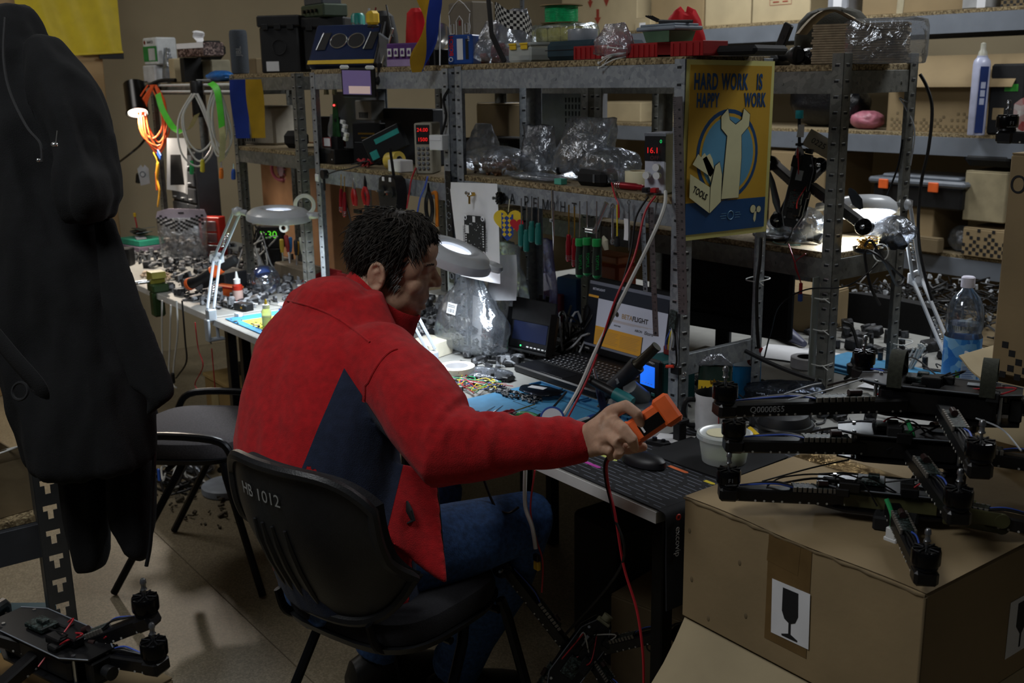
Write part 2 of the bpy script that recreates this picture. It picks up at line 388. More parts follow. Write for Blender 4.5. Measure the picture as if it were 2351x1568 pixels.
def body_volumes(g):
 e=lambda c,r:g.ball(H(*c),r,18,10,HM)
 e((0,-.014,.036),(.076,.096,.086));e((0,.038,-.018),(.064,.058,.085));e((0,.040,-.066),(.057,.052,.046))
 e((0,.076,-.090),(.024,.018,.019));e((0,.034,-.100),(.053,.050,.028));e((0,.064,.058),(.058,.026,.036))
 for s in(-1,1):
  e((s*.043,.024,-.062),(.027,.046,.038));e((s*.040,.058,-.022),(.024,.024,.026));e((s*.013,.099,-.010),(.0095,.010,.0085))
  e((s*.032,.0745,.0195),(.0175,.0125,.0095));e((s*.032,.0735,.0045),(.017,.0115,.0065));e((s*.058,.02,.02),(.016,.05,.04))
  c=H(s*.080,-.024,-.022);em=HM@Euler((0,s*_rd(14),s*_rd(-22))).to_matrix()
  rim=[c+em@V((s*.006,.020*cos(t),.033*sin(t)))for t in[pi*2*k/14 for k in range(15)]]
  g.tube(rim,[.0055 if k<8 else .0048 for k in range(15)],6,False)
  g.ball(c+em@V((s*.001,0,0)),(.0042,.018,.030),12,8,em);g.ball(c+em@V((s*.004,.006,-.030)),(.0065,.010,.009),10,6,em)
  g.ball(c+em@V((s*.007,.016,-.006)),(.006,.005,.008),8,6,em);g.ball(c+em@V((-s*.006,.004,0)),(.008,.014,.024),8,6,em)
  g.tube([c+em@V((s*.005,-.008,-.018)),c+em@V((s*.006,-.010,.004)),c+em@V((s*.005,.006,.018))],.0042,6)
 g.tube([H(-.050,.070,.028),H(-.026,.085,.034),H(0,.086,.028),H(.026,.085,.034),H(.050,.070,.028)],[.008,.011,.010,.011,.008],8)
 g.tube([H(0,.084,.028),H(0,.096,.010),H(0,.108,-.004)],[.009,.0115,.0150],10)
 e((0,.108,-.006),(.0145,.0125,.0115));e((0,.074,-.046),(.036,.026,.030))
 e((0,.0925,-.0445),(.022,.0085,.0055));e((0,.0905,-.0560),(.021,.0085,.006));e((0,.088,-.072),(.024,.014,.008))
 nb=V((-2.155,1.135,1.03));g.tube([nb,H(0,-.035,-.055),H(0,-.02,.0)],[.058,.058,.058],14)
 g.tube([H(0,.03,-.095),nb+V((.02,.05,.0))],[.04,.055],12)
def hand_R(g):
 g.tube([D(1318,1022,1150),D(1348,1008,1170),D(1372,998,1182),D(1400,980,1198)],[.030,.029,.033,.030],12,True,.8)
 for a,b in(((1352,1000,1168),(1404,946,1190)),((1352,1005,1175),(1412,972,1206)),((1354,1015,1175),(1404,1002,1214)),((1354,1028,1168),(1388,1026,1206))):
  g.tube([D(*a),D(*b)],[.020,.0150],10)
 g.tube([D(1404,946,1190),D(1438,932,1212),D(1462,950,1216),D(1473,976,1210)],[.0150,.0128,.0112,.0092],10);g.ball(D(1473,977,1210),.0092)
 g.tube([D(1412,972,1206),D(1433,988,1240),D(1451,1008,1243),D(1456,1027,1230)],[.0145,.0128,.0115,.0096],10);g.ball(D(1456,1028,1230),.0096)
 g.tube([D(1404,1002,1214),D(1420,1018,1240),D(1425,1034,1236),D(1417,1046,1222)],[.0135,.0120,.0108,.0092],10);g.ball(D(1417,1046,1222),.0092)
 g.tube([D(1388,1026,1200),D(1402,1036,1212),D(1408,1044,1206),D(1402,1050,1196)],[.0120,.0100,.0092,.0080],10);g.ball(D(1402,1050,1196),.0080)
 g.tube([D(1368,1005,1165),D(1405,1025,1150),D(1445,1030,1152),D(1476,1026,1162)],[.020,.0145,.0125,.0100],10);g.ball(D(1476,1026,1162),.0100)
def hand_L(g):
 w=Z(985,905,.80)
 P=lambda px,py,z:Z(px,py,z)
 g.tube([w,P(1012,895,.80),P(1026,888,.795)],[.028,.032,.026],12,True,.7)
 for k,(a,b,c)in enumerate((((1022,878),(1034,880),(1037,892)),((1026,886),(1037,890),(1038,902)),((1026,894),(1036,900),(1036,911)),((1022,902),(1031,909),(1030,918)))):
  g.tube([P(*a,.80),P(*b,.805),P(*c,.785),P(c[0]-3,c[1]+5,.775)],[.0125,.0108,.0098,.0085],8)
 g.tube([P(1005,885,.79),P(1020,872,.785),P(1034,872,.78)],[.015,.011,.009],8)
g=G();body_volumes(g);hand_R(g)
SR,EL,WR=V((-1.925,1.10,1.005)),D(1035,1032,1150),D(1345,1012,1165)
SL,ELl,WL=V((-2.345,1.13,1.045)),V((-2.42,1.30,.85)),Z(985,905,.80)
hand_L(g)
g.tube([V((-2.13,1.09,1.0)),SR,SR*.5+EL*.5,EL,EL*.5+WR*.5,D(1325,1018,1152)],[.06,.06,.055,.050,.042,.030],12)
g.tube([V((-2.13,1.09,1.0)),SL,SL*.5+ELl*.5,ELl,ELl*.5+WL*.5,WL],[.06,.06,.05,.045,.038,.028],12)
g.tube([V((-2.15,1.13,1.05)),V((-2.12,1.07,.95)),V((-2.06,.98,.75)),V((-2.02,.99,.55))],[.07,.12,.13,.13],16)
bd=ob('body',g,skin,man,world=True);remesh(bd,.0034,5)
for s in(-1,1):
 ey=ob('eye',G().ball(H(s*.032,.0715,.0135),.0118,14,8),mat('eye_white','#cfc9c2',.2),man,world=True)
 ob('iris',G().ball(H(s*.032,.0795,.0115),(.005,.005,.005),10,6),mat('iris','#241a14',.2),ey).location=(0,0,0)
 ey.children[0].matrix_parent_inverse=Mx();[setattr(v,'co',v.co-man.location)for v in ey.children[0].data.vertices]
 gb=G()
 for k in range(26):
  t=k/25;r0=s*(.014+.038*t);a=H(r0,.0905-.016*t*t,.033+.005*sin(pi*t)+R_.uniform(-.002,.002));gb.tube([a,a+HM@V((s*.006,.0015,.003*(1-t))),a+HM@V((s*.011,-.001,.0))],[.0011,.0009,.0003],4)
 ob('eyebrow',gb,hairm,man,world=True)
g=G();cr,cf,cu=.081,.101,.091
def on_skull(th,phi,k=1.0):
 return V((cr*k*sin(th)*sin(phi),-.014+cf*k*sin(th)*cos(phi),.036+cu*k*cos(th)))
def limit(phi):
 p=abs((phi+pi)%(2*pi)-pi)
 if p<.75:return .90
 if p<1.25:return .90+(p-.75)/.5*.72
 if p<1.75:return 1.60+.10*sin((p-1.25)/.5*pi)
 return min(2.5,1.62+(p-1.75)*1.6)
rs=[]
for i in range(11):
 rs.append([HC+HM@on_skull(.03+limit(2*pi*j/40)*i/10,2*pi*j/40,1.055-(.04 if i==10 else 0))for j in range(40)])
g.rings(rs,True)
for k in range(3600):
 phi=R_.uniform(-pi,pi);L=limit(phi);th=L*math.sqrt(R_.uniform(.0,1));p=on_skull(th,phi,1.035)
 n=V((p.x/cr**2,(p.y+.014)/cf**2,(p.z-.036)/cu**2)).normalized()
 front=cos(phi);ap=abs(phi)
 if ap<1.2:flow=V((.55*sin(phi)+R_.uniform(-.4,.4)+.3,.75,-.25))
 elif ap<1.95:flow=V((0,-.45+R_.uniform(-.45,.35),-.9))
 else:flow=V((R_.uniform(-.35,.35),-.35,-.85))
 if th<.55:flow=V((.9*sin(phi)+R_.uniform(-.6,.6),.5*cos(phi)+.35,0))
 flow=(flow-n*flow.dot(n));flow=flow.normalized()if flow.length>.01 else V((0,1,0))
 ln=R_.uniform(.018,.044)*(.62 if(ap<.8 and th>.6)else 1);lift=R_.uniform(.1,.75)*(1 if th<1.3 else .5);q=p.copy();pts=[q.copy()];d=flow
 cu_=V((R_.uniform(-.5,.5),R_.uniform(-.3,.3),R_.uniform(-.35,.05)))
 for s in range(4):
  q=q+(d+n*(lift*(1-s*.42)))*ln/3.2;d=(d+cu_*.7).normalized();pts.append(q.copy())
 r=R_.uniform(.0006,.0017)
 g.tube([HC+HM@x for x in pts],[r*.8,r*1.1,r,r*.7,r*.12],4,False)
ob('hair',g,hairm,man,world=True,ang=80)
g=G()
for k in range(90):
 a=R_.uniform(-.3,.55);z=R_.uniform(-.04,.02);s=1
 p=V((.0735+R_.uniform(-.003,.003),.016+R_.uniform(-.016,.018),.012+z*1.2));g.tube([HC+HM@p,HC+HM@(p+V((.002,-.004,-.008))),HC+HM@(p+V((.002,-.006,-.018)))],[.0014,.0012,.0003],4,False)
tag(ob('sideburn',g,mat('greying_hair','#322e2a',.5,var=.4,scale=200),man,world=True),'greying sideburn')
# ---- jacket
def ring_el(c,a,b,rot=0,n=28,p=2.3):
 o=[]
 for j in range(n):
  t=2*pi*j/n;x=a*cps(abs(cos(t))**(2/p),cos(t));y=b*cps(abs(sin(t))**(2/p),sin(t))
  o.append(V(c)+V((x*cos(rot)-y*sin(rot),x*sin(rot)+y*cos(rot),0)))
 return o
def tilt(r,c,k):return[p+V((0,0,(p.x-c[0])*k))for p in r]
g=G();rs=[]
for z,x,y,a,b,k in((.50,-1.99,1.02,.185,.150,0),(.60,-2.0,1.0,.195,.160,0),(.70,-2.03,.98,.212,.166,0),(.82,-2.07,.985,.218,.162,0),(.92,-2.095,1.02,.222,.155,-.04),(1.00,-2.118,1.055,.222,.142,-.08),(1.06,-2.13,1.085,.185,.118,-.10),(1.105,-2.14,1.11,.130,.092,-.08),(1.135,-2.145,1.13,.088,.072,0)):
 rs.append(tilt(ring_el((x,y,z),a,b),(x,y),k))
g.rings(rs)
g.tube([V((-2.08,1.09,1.0)),SR+V((-.03,0,.004)),SR*.72+EL*.28,SR*.35+EL*.65,EL+V((-.004,0,-.004)),EL*.75+WR*.25,EL*.45+WR*.55,EL*.15+WR*.85,D(1350,1014,1164)],[.085,.088,.092,.092,.084,.068,.056,.047,.040],18)
g.tube([V((-2.16,1.09,1.0)),SL+V((.02,0,.0)),SL*.5+ELl*.5,ELl,ELl*.6+WL*.4,ELl*.1+WL*.9],[.085,.088,.078,.07,.058,.042],16)
g.ball((-2.16,1.10,1.09),(.115,.088,.082))
q=[D(880,1060,1075),D(1000,1085,1065),D(1022,1338,1078),D(884,1240,1096)]
n0=(q[1]-q[0]).cross(q[3]-q[0]).normalized()
def fl(u,v,s):return q[0]*(1-u)*(1-v)+q[1]*u*(1-v)+q[2]*u*v+q[3]*(1-u)*v+n0*(.010*s-.014*sin(u*5+v*2)*v)
for s in(-1,1):pass
gr=[[fl(i/6,j/10,1)for i in range(7)]+[fl(i/6,j/10,-1)for i in range(6,-1,-1)]for j in range(11)]
g.rings(gr)
def fold(a,b,c,r):g.tube(catmull([a,b,c],5),[r*.5]+[r]*9+[r*.5],8)
arm=[SR,SR*.5+EL*.5,EL,EL*.75+WR*.25,EL*.5+WR*.5,EL*.2+WR*.8,WR];rad=[.088,.085,.079,.068,.058,.047,.040]
def armpt(t,ang,k=1.0):
 i=min(int(t),5);u=t-i;p=arm[i].lerp(arm[i+1],u);r=rad[i]*(1-u)+rad[i+1]*u
 ax=(arm[min(i+1,6)]-arm[max(i-1,0)]if i else arm[1]-arm[0]).normalized();a=(V((0,0,1))-ax*ax.z).normalized();b=ax.cross(a)
 return p+(a*cos(ang)+b*sin(ang))*r*k
for t,sl in((.9,.3),(1.3,.35),(1.65,.4),(1.95,.35),(2.3,.35),(2.65,.3),(3.0,.25),(3.6,-.3),(4.3,.3),(5.0,-.25),(5.45,.12)):
 ph0=R_.uniform(-.4,.4);pts=[armpt(max(.1,t+sl*sin(a*.9)),a,.965)for a in[-2.2+ph0+.35*i for i in range(13)]]
 rr=.0115 if t<3.2 else .0085;g.tube(pts,[rr*sin(pi*(i+.4)/13)+.001 for i in range(13)],8)
jk=ob('jacket',g,fleece,man,world=True);remesh(jk,.0058,4)
nrm_=[v.normal.copy()for v in jk.data.vertices]
for v,nv in zip(jk.data.vertices,nrm_):
 p=v.co;a=noise.noise(V((p.x*9+p.z*4,p.y*9,p.z*5)))*.008+noise.noise(V((p.x*21+3+p.z*12,p.y*21,p.z*9)))*.0035
 v.co+=nv*a
def seam(bm,pa,pb,side):
 nrm=(pb-pa).cross(-_f).normalized();
 bmesh.ops.bisect_plane(bm,geom=bm.verts[:]+bm.edges[:]+bm.faces[:],plane_co=pa,plane_no=nrm,dist=1e-6);return pa,nrm
bm=bmesh.new();bm.from_mesh(jk.data);off=man.location
s1=seam(bm,D(822,808,1040)-off,D(733,1070,1010)-off,1)
s2=seam(bm,D(932,1030,1085)-off,D(886,1238,1090)-off,1)
s3=seam(bm,D(858,828,1070)-off,D(842,905,1075)-off,1)
s4=seam(bm,D(842,905,1075)-off,D(935,1035,1085)-off,1)
s5=seam(bm,D(822,808,1040)-off,D(860,830,1060)-off,1)
def sd(c,s):return(c-s[0]).dot(s[1])
ref=D(830,950,1060)-off;sg=[1 if sd(ref,s)>0 else-1 for s in(s1,s2,s3,s4,s5)]
pick=[]
for f_ in bm.faces:
 c=f_.calc_center_median();w=c+off;fr=(w-V((0,0,CAM_Z)))
 if f_.normal.dot(-_f)<-.25 or w.z<.5:continue
 in1,in2,in3,in4,in5=[sd(c,s)*k>0 for s,k in zip((s1,s2,s3,s4,s5),sg)]
 depth=fr.dot(_f)
 if in1 and in5 and(in3 or w.z<.955)and in4 and(in2 or(w.z<.66 and depth>F_PX/1070))and depth>F_PX/1125:pick.append(f_)
bn=bmesh.new();vm={}
for f_ in pick:
 vs=[]
 for v in f_.verts:
  if v not in vm:vm[v]=bn.verts.new(v.co+v.normal*.0006)
  vs.append(vm[v])
 nf=bn.faces.new(vs);nf.smooth=True
bmesh.ops.delete(bm,geom=pick,context='FACES');bm.to_mesh(jk.data);bm.free()
me=bpy.data.meshes.new('jacket_side_panel');bn.to_mesh(me);bn.free();me.materials.append(navyf)
sp=bpy.data.objects.new('side_panel',me);COL.objects.link(sp);sp.parent=jk;tag(sp,'navy blue side panel')
cb,cf_=D(797,630,968),D(958,746,972);nc=(cb+cf_)/2;ca=(cf_-cb)/2;cn=hr.cross(ca).normalized();g=G();rs=[]
for z,k in((-.085,1.45),(-.060,1.26),(-.030,1.08),(.0,.99),(.014,.975),(.018,.945),(.012,.92),(-.02,.92),(-.05,1.0)):
 rs.append([nc-off+ca*(k*cos(t))+hr*(.080*k*sin(t))+cn*(z+.004*sin(3*t+1))for t in[2*pi*j/40 for j in range(40)]])
ob('collar',g.rings(rs,False),fleece,jk,ang=60)
def on_jacket(px,py):
 o=V((0,0,CAM_Z))-off;d=ray(px,py).normalized();ok,loc,nn,i=jk.ray_cast(o,d);return(loc,nn)if ok else None
bpy.context.view_layer.update()
def stitch(pts,r,m,name='seam'):
 ps=[on_jacket(*p)for p in pts];ps=[a[0]+a[1]*r*.3 for a in ps if a]
 if len(ps)>1:ob(name,G().tube(ps,r,6),m,jk)
stitch([(660+i*13.5,690+i*5.2-12*sin(pi*i/14)+i*i*.12)for i in range(15)],.0026,fleece)
stitch([(838+i*.3,925-i*8)for i in range(6)]+[(846+i*6,878-i*13+i*i*.55)for i in range(12)],.0028,fleece)
a=on_jacket(941,1180)
if a:
 g=G();ps=[on_jacket(934,1150),on_jacket(938,1172),on_jacket(947,1195),on_jacket(934,1202)]
 ps=[p[0]for p in ps if p];g.tube(ps,[.004,.014,.010,.003][:len(ps)],10,True,.5);tag(ob('pocket_opening',g,blk_m,jk),'dark pocket opening')
ob('zip',G().tube([p-off for p in[D(1001,1090,1067),D(1012,1210,1072),D(1023,1336,1080)]],.0028,6),blk,jk)
# ---- jeans and shoes
g=G()
KR,KL,FR,FL_=V((-1.87,1.42,.58)),V((-2.17,1.36,.57)),Z(1045,1535,.11),V((-2.30,1.24,.11))
g.tube([V((-2.02,.90,.56)),V((-2.02,1.06,.56))],[.14,.16],16)
g.tube([V((-1.94,.98,.545)),V((-1.90,1.20,.57)),KR,KR*.6+FR*.4+V((0,.02,0)),KR*.25+FR*.75,FR],[.098,.095,.080,.074,.066,.066],16)
g.tube([V((-2.11,.98,.545)),V((-2.14,1.17,.565)),KL,KL*.6+FL_*.4,KL*.25+FL_*.75,FL_],[.098,.092,.078,.070,.064,.064],16)
for(a,b)in((KR,FR),(KL,FL_)):
 for t in(.08,.2,.55,.68,.8,.9):
  c=a.lerp(b,t);r=.073 if t<.5 else .067;an=R_.uniform(0,6)
  g.tube([c+V((r*cos(an+k*.3),r*sin(an+k*.3),.012*sin(k*.5)))for k in range(9)],[.002]+[.007]*7+[.002],6)
je=ob('jeans',g,denim(),man,world=True);remesh(je,.007,6)
for nm,F0,yaw in(('shoe',FR,-.25),('shoe',FL_,-.15)):
 g=G();m=Euler((0,0,yaw)).to_matrix();c0=V((F0.x,F0.y,0));rs=[]
 for y,w,h in((-.085,.028,.05),(-.07,.038,.085),(-.03,.043,.105),(.03,.042,.095),(.09,.048,.07),(.14,.046,.055),(.175,.036,.045),(.195,.018,.035)):
  rs.append([c0+m@V((w*cos(t)*(1 if sin(t)>0 else 1.05),y,.012+max(0,sin(t)*.5+.5)*h))for t in[2*pi*j/16 for j in range(16)]])
 s=ob(nm,g.rings(rs),mat('black_leather','#14120f',.5,bump=.15),man,world=True)
 g=G();g.rings([[c0+m@V((x*1.06,y,z))for x,y in((-.03,-.09),(.03,-.09),(.046,-.02),(.052,.1),(.038,.18),(0,.202),(-.038,.18),(-.052,.1),(-.046,-.02))]for z in(0,.02)])
 for v in range(len(g.v)):g.v[v]=g.v[v]-off
 ob('sole',g,rubber,s)
# -- chairs
upholst=mat('dark_upholstery','#1b1b1f',.95,var=.2,scale=200,bump=.3,bscale=500)
uph_g=mat('grey_upholstery','#3f3c3e',.95,var=.2,scale=200,bump=.3,bscale=500)
shell=mat('chair_shell_plastic','#1b1c1e',.42,var=.1,scale=60,bump=.15,bscale=300)
def office_chair(label,loc,rz,seat_m,arms=False,txt=None,back=True):
 c=thing('visitor_chair',label,'chair',loc,rz)
 rs=[]
 for z,k in((.445,.90),(.455,.98),(.48,1.0),(.502,.97),(.512,.86),(.516,.5)):
  rs.append([V((.212*k*cps(abs(cos(t))**.6,cos(t)),-.02+.20*k*cps(abs(sin(t))**.6,sin(t)),z-.012*abs(sin(t))**3*(sin(t)>0)))for t in[2*pi*j/32 for j in range(32)]])
 ob('seat',G().rings(rs),seat_m,c)
 rs=[[V((.217*k*cps(abs(cos(t))**.6,cos(t)),-.02+.205*k*cps(abs(sin(t))**.6,sin(t)),z))for t in[2*pi*j/32 for j in range(32)]]for z,k in((.428,.8),(.435,.96),(.452,1.0))]
 ob('seat_pan',G().rings(rs),shell,c)
 def bk(u,v,off):
  w=.217*(1-.06*abs(v-.45));x=w*cps(abs(u)**.9,u);cut=(abs(u)**4)*.075
  z=.505+(.365)*v;z+=(-cut if v>.5 else cut*1.6)*abs(2*v-1);y=-.225-.11*v+.075*u*u-.03*sin(pi*v)+off
  return V((x,y,z))
 if back:
  def slab(o1,o2,s=1.0):
   g=G();n,k=22,14;f1=lambda i,j:bk((2*i/n-1)*s,.5+(j/k-.5)*s,o1);f2=lambda i,j:bk((2*i/n-1)*s,.5+(j/k-.5)*s,o2)
   path=[(i,0)for i in range(n)]+[(n,j)for j in range(k)]+[(i,k)for i in range(n,0,-1)]+[(0,j)for j in range(k,0,-1)]
   g.grid(lambda u,v:f1(u*n,v*k),n,k);g.grid(lambda u,v:f2((1-u)*n,v*k),n,k)
   for a,b in zip(path,path[1:]+path[:1]):g.add([f1(*a),f1(*b),f2(*b),f2(*a)],[(0,1,2,3)])
   return g,[f1(*p)for p in path]
  gs,_=slab(-.012,.0);ob('back_shell',gs,shell,c)
  gp,_=slab(.001,.028,.955);ob('backrest',gp,seat_m,c)
  _,rim=slab(-.014,0,.985);ob('back_rim',G().tube(rim+rim[:2],.0125,8,False),shell,c)
  g=G()
  for u in(-.36,-.22,-.08,.06):g.tube([bk(u,v,-.0135)for v in(.62,.5,.35,.18,.06)],[.004,.007,.007,.006,.002],6)
  ob('back_rib',g,shell,c)
  if txt:
   for i,w_ in enumerate(txt.split()):
    u0=-.38+.33*i;p=bk(u0,.80,-.0150);xa=(bk(u0+.2,.80,0)-bk(u0-.2,.80,0));ya=(bk(u0,.9,0)-bk(u0,.7,0))
    text('chalk_writing',w_,.038,frame(p,xa,ya),mat('chalk','#8b8c88',.9),c)
 for s in(-1,1):
  ob('leg',G().tube([V((s*.195,.0,.44)),V((s*.205,-.02,.40)),V((s*.245,-.25,.008))],.0125,8,True),blk_met,c)
  ob('leg',G().tube([V((s*.195,.13,.44)),V((s*.205,.14,.40)),V((s*.235,.24,.008))],.0125,8,True),blk_met,c)
  ob('back_upright',G().tube(catmull([V((s*.14,.0,.425)),V((s*.14,-.15,.43)),V((s*.14,-.215,.46)),V((s*.14,-.235,.52))],4),.011,8,True,.5),blk_met,c)
  if arms:ob('armrest',G().tube(catmull([V((s*.245,.16,.40)),V((s*.262,.20,.55)),V((s*.262,.15,.625)),V((s*.262,-.10,.63)),V((s*.25,-.24,.60)),V((s*.2,-.30,.56))],5),.0125,10),blk_met,c)
 for y in(.12,-.05):ob('cross_bar',G().cyl((-.20,y,.418),(.20,y,.418),.009,n=8),blk_met,c)
 return c
office_chair('black visitor chair the man sits on, with a number chalked on its back',(-1.965,1.125,0),_rd(16),upholst,txt='HB 1012')
# -- cartons
tape=film('packing_tape','#8a7350',.12,.55,.2,.35,40)
tape_m=mat('brown_tape','#6b5535',.25,var=.15,scale=12,coat=.3)
dark_in=mat('carton_inside','#5e4d33',.9,var=.1)
def carton(label,c,d,rz=0,m=None,group=None,open_flaps=None,tape_top=True,name='cardboard_box',lid=True):
 """c is the middle of the base; open_flaps: dict side -> opening angle"""
 m=m or card;o=thing(name,label,'box',c,rz,group);x,y,z=d[0]/2,d[1]/2,d[2];t=.005
 if open_flaps is None:
  ob('body',G().box((0,0,z/2),(d[0],d[1],z),b=.004),m,o)
  if lid:
   for s in(-1,1):ob('flap',G().box((0,s*y/2,z+.0018),(d[0]-.004,y-.003,.0036),b=.0008),m,o)
  if tape_top:
   ob('tape',G().box((0,0,z+.004),(d[0]+.002,.05,.0008),b=.0002).box((d[0]/2+.0006,0,z-.03),(.0008,.05,.07),b=.0002).box((-d[0]/2-.0006,0,z-.03),(.0008,.05,.07),b=.0002),tape_m,o)
 else:
  g=G()
  for s in(-1,1):
   g.box((s*(x-t/2),0,z/2),(t,d[1],z),b=.0008);g.box((0,s*(y-t/2),z/2),(d[0]-2*t,t,z),b=.0008)
  g.box((0,0,t/2),(d[0]-.01,d[1]-.01,t),b=.0005);ob('body',g,m,o)
  for sd_,(ang,ln)in open_flaps.items():
   a=_rd(ang)
   w=d[1]if sd_[1]=='x' else d[0]
   g=G();n=6
   def pt(u,v,k):
    l=ln*v;bend=a+.25*sin(v*2.2)*v;dx=l*cos(bend);dz=l*sin(bend);s=1 if sd_[0]=='+' else-1
    q=(u-.5)*w*(1-.06*v)
    return V((s*(x+dx),q,z+dz+k))if sd_[1]=='x' else V((q,s*(y+dx),z+dz+k))
   rr=[[pt(i/4,j/n,.002)for i in range(5)]+[pt(i/4,j/n,-.002)for i in range(4,-1,-1)]for j in range(n+1)]
   ob('flap',g.rings(rr),m,o)
 return o
def decal(name,par,plane,pts,m,lift=.0012):
 """flat print: polygon given in plane-local metres"""
 return ob(name,G().prism(pts,.0006,plane@Mx.Translation((0,0,lift-.0006))),m,par)
big=carton('large taped cardboard box with a goblet label, holding the stacked drones',(-1.103,1.795,.545),(.525,.73,.255),tape_top=False,lid=False)
ob('flap',G().grid(lambda u,v:V((-.2615+.523*u,-.364+.36*v+.004*sin(u*9),.2575+.003*sin(u*4+1)*v+.004*v)),14,6),card,big)
ob('flap',G().grid(lambda u,v:V((-.2615+.523*u,.002+.362*v,.2570+.006*(1-v)*sin(u*5))),14,6),card,big)
ob('tape',G().grid(lambda u,v:V((-.262+.524*u,-.035+.065*v,.2638+.003*sin(u*5))),14,2),tape,big)
ob('edge_crease',G().tube([V((-.262+.524*i/30,-.3655+.0012*sin(i*2.3),.2535+.0012*sin(i*1.7)))for i in range(31)],.0024,6),card_d,big)
ob('edge_crease',G().cyl((.262,-.365,.005),(.262,-.365,.252),.003,n=8),card_d,big)
fp=frame((0,-.3652,.1275),(1,0,0),(0,0,1))
ob('tape',G().box((Y(1812,1300,1.43).x-big.location.x,-.3658,.15),(.095,.0008,.21),b=.0002),tape_m,big)
ob('tape',G().box((Y(1800,1270,1.43).x-big.location.x,-.3663,.225),(.07,.0008,.055),rot=(0,.06,0),b=.0002),tape_m,big)
lx=Y(1816,1408,1.43).x-big.location.x;L0=fp@Mx.Translation((lx,Y(1816,1408,1.43).z-.6725,.0018))@Mx.Rotation(_rd(1.5),4,'Z')
lb=ob('fragile_label',G().prism([(-.042,-.053),(.042,-.053),(.042,.053),(-.042,.053)],.0006,L0),paper,big)
decal('goblet_mark',lb,L0,[(-.017,.045),(.017,.045),(.018,.0),(.012,-.014),(.0025,-.019),(.0025,-.040),(.018,-.046),(.017,-.049),(-.017,-.049),(-.018,-.046),(-.0025,-.040),(-.0025,-.019),(-.012,-.014),(-.018,.0)],ink)
rp=frame((.2630,-.05,.10),(0,1,0),(0,0,1))
lb2=ob('fragile_label',G().prism([(-.045,-.055),(.045,-.055),(.045,.055),(-.045,.055)],.0006,rp),paper,big)
decal('goblet_mark',lb2,rp,[(-.018,.045),(.018,.045),(.018,.0),(.0025,-.019),(.0025,-.045),(-.0025,-.045),(-.0025,-.019),(-.018,.0)],ink)
for i,(px,py)in enumerate(((1583,1218),(1698,1292),(1588,1330),(1712,1414),(1626,1420))):
 p=Y(px,py,1.4298);ob('dent',G().ball(p-V(big.location),(.004,.0012,.006),8,6),card_d,big)
mpl=frame((.02,-.10,.2665),(1,.12,0),(-.1,1,0))
sh=ob('shipping_label',G().prism([(-.05,-.03),(.05,-.03),(.05,.03),(-.05,.03)],.0005,mpl),paper,big)
decal('label_print',sh,mpl,[(-.05,.017),(.05,.017),(.05,.03),(-.05,.03)],ink,.001)
carton('pale cardboard box under the goblet-label box with its front flap sticking out',(-1.105,1.795,0),(.515,.715,.538),0,card_l,open_flaps={'-y':(-54,.30)})
def pixel_print(par,plane,w,h,n,rows,m=ink,seed=1):
 r=random.Random(seed);g=G();s=w/n
 for j in range(rows):
  for i in range(n):
   k=(j+1)/rows
   if(i+j)%2==0 and r.random()<(k**.8)*1.15-.05 or(j==rows-1 and i%2==0):
    x=-w/2+(i+.5)*s;y=-j*s;q=s*.42;g.prism([(x-q,y-q),(x+q,y-q),(x+q,y+q),(x-q,y+q)],.0005,plane@Mx.Translation((0,h,0)))
 return tag(ob('pixel_print',g,m,par),kind='stuff')
pc=carton('upright cardboard box with handwriting and a pixel pattern, on the open box',(-.965,2.36,.965),(.40,.40,.468),0,card)
pp=frame((0,-.2006,0),(1,0,0),(0,0,1))
text('handwriting','Орак',.05,pp@Mx.Translation((-.135,.405,.0006)),ink,pc)
pixel_print(pc,pp,.36,.068,22,5)
flc=carton('open cardboard box with a torn flap beneath the pixel-printed box',(-.95,2.36,.752),(.44,.46,.205),0,card_l,open_flaps={'-x':(18,.07),'-y':(-82,.12)})
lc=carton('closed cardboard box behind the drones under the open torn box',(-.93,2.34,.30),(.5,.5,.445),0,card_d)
carton('cardboard box on the floor at the bottom of the right box stack',(-.93,2.34,0),(.5,.5,.295),0,card)
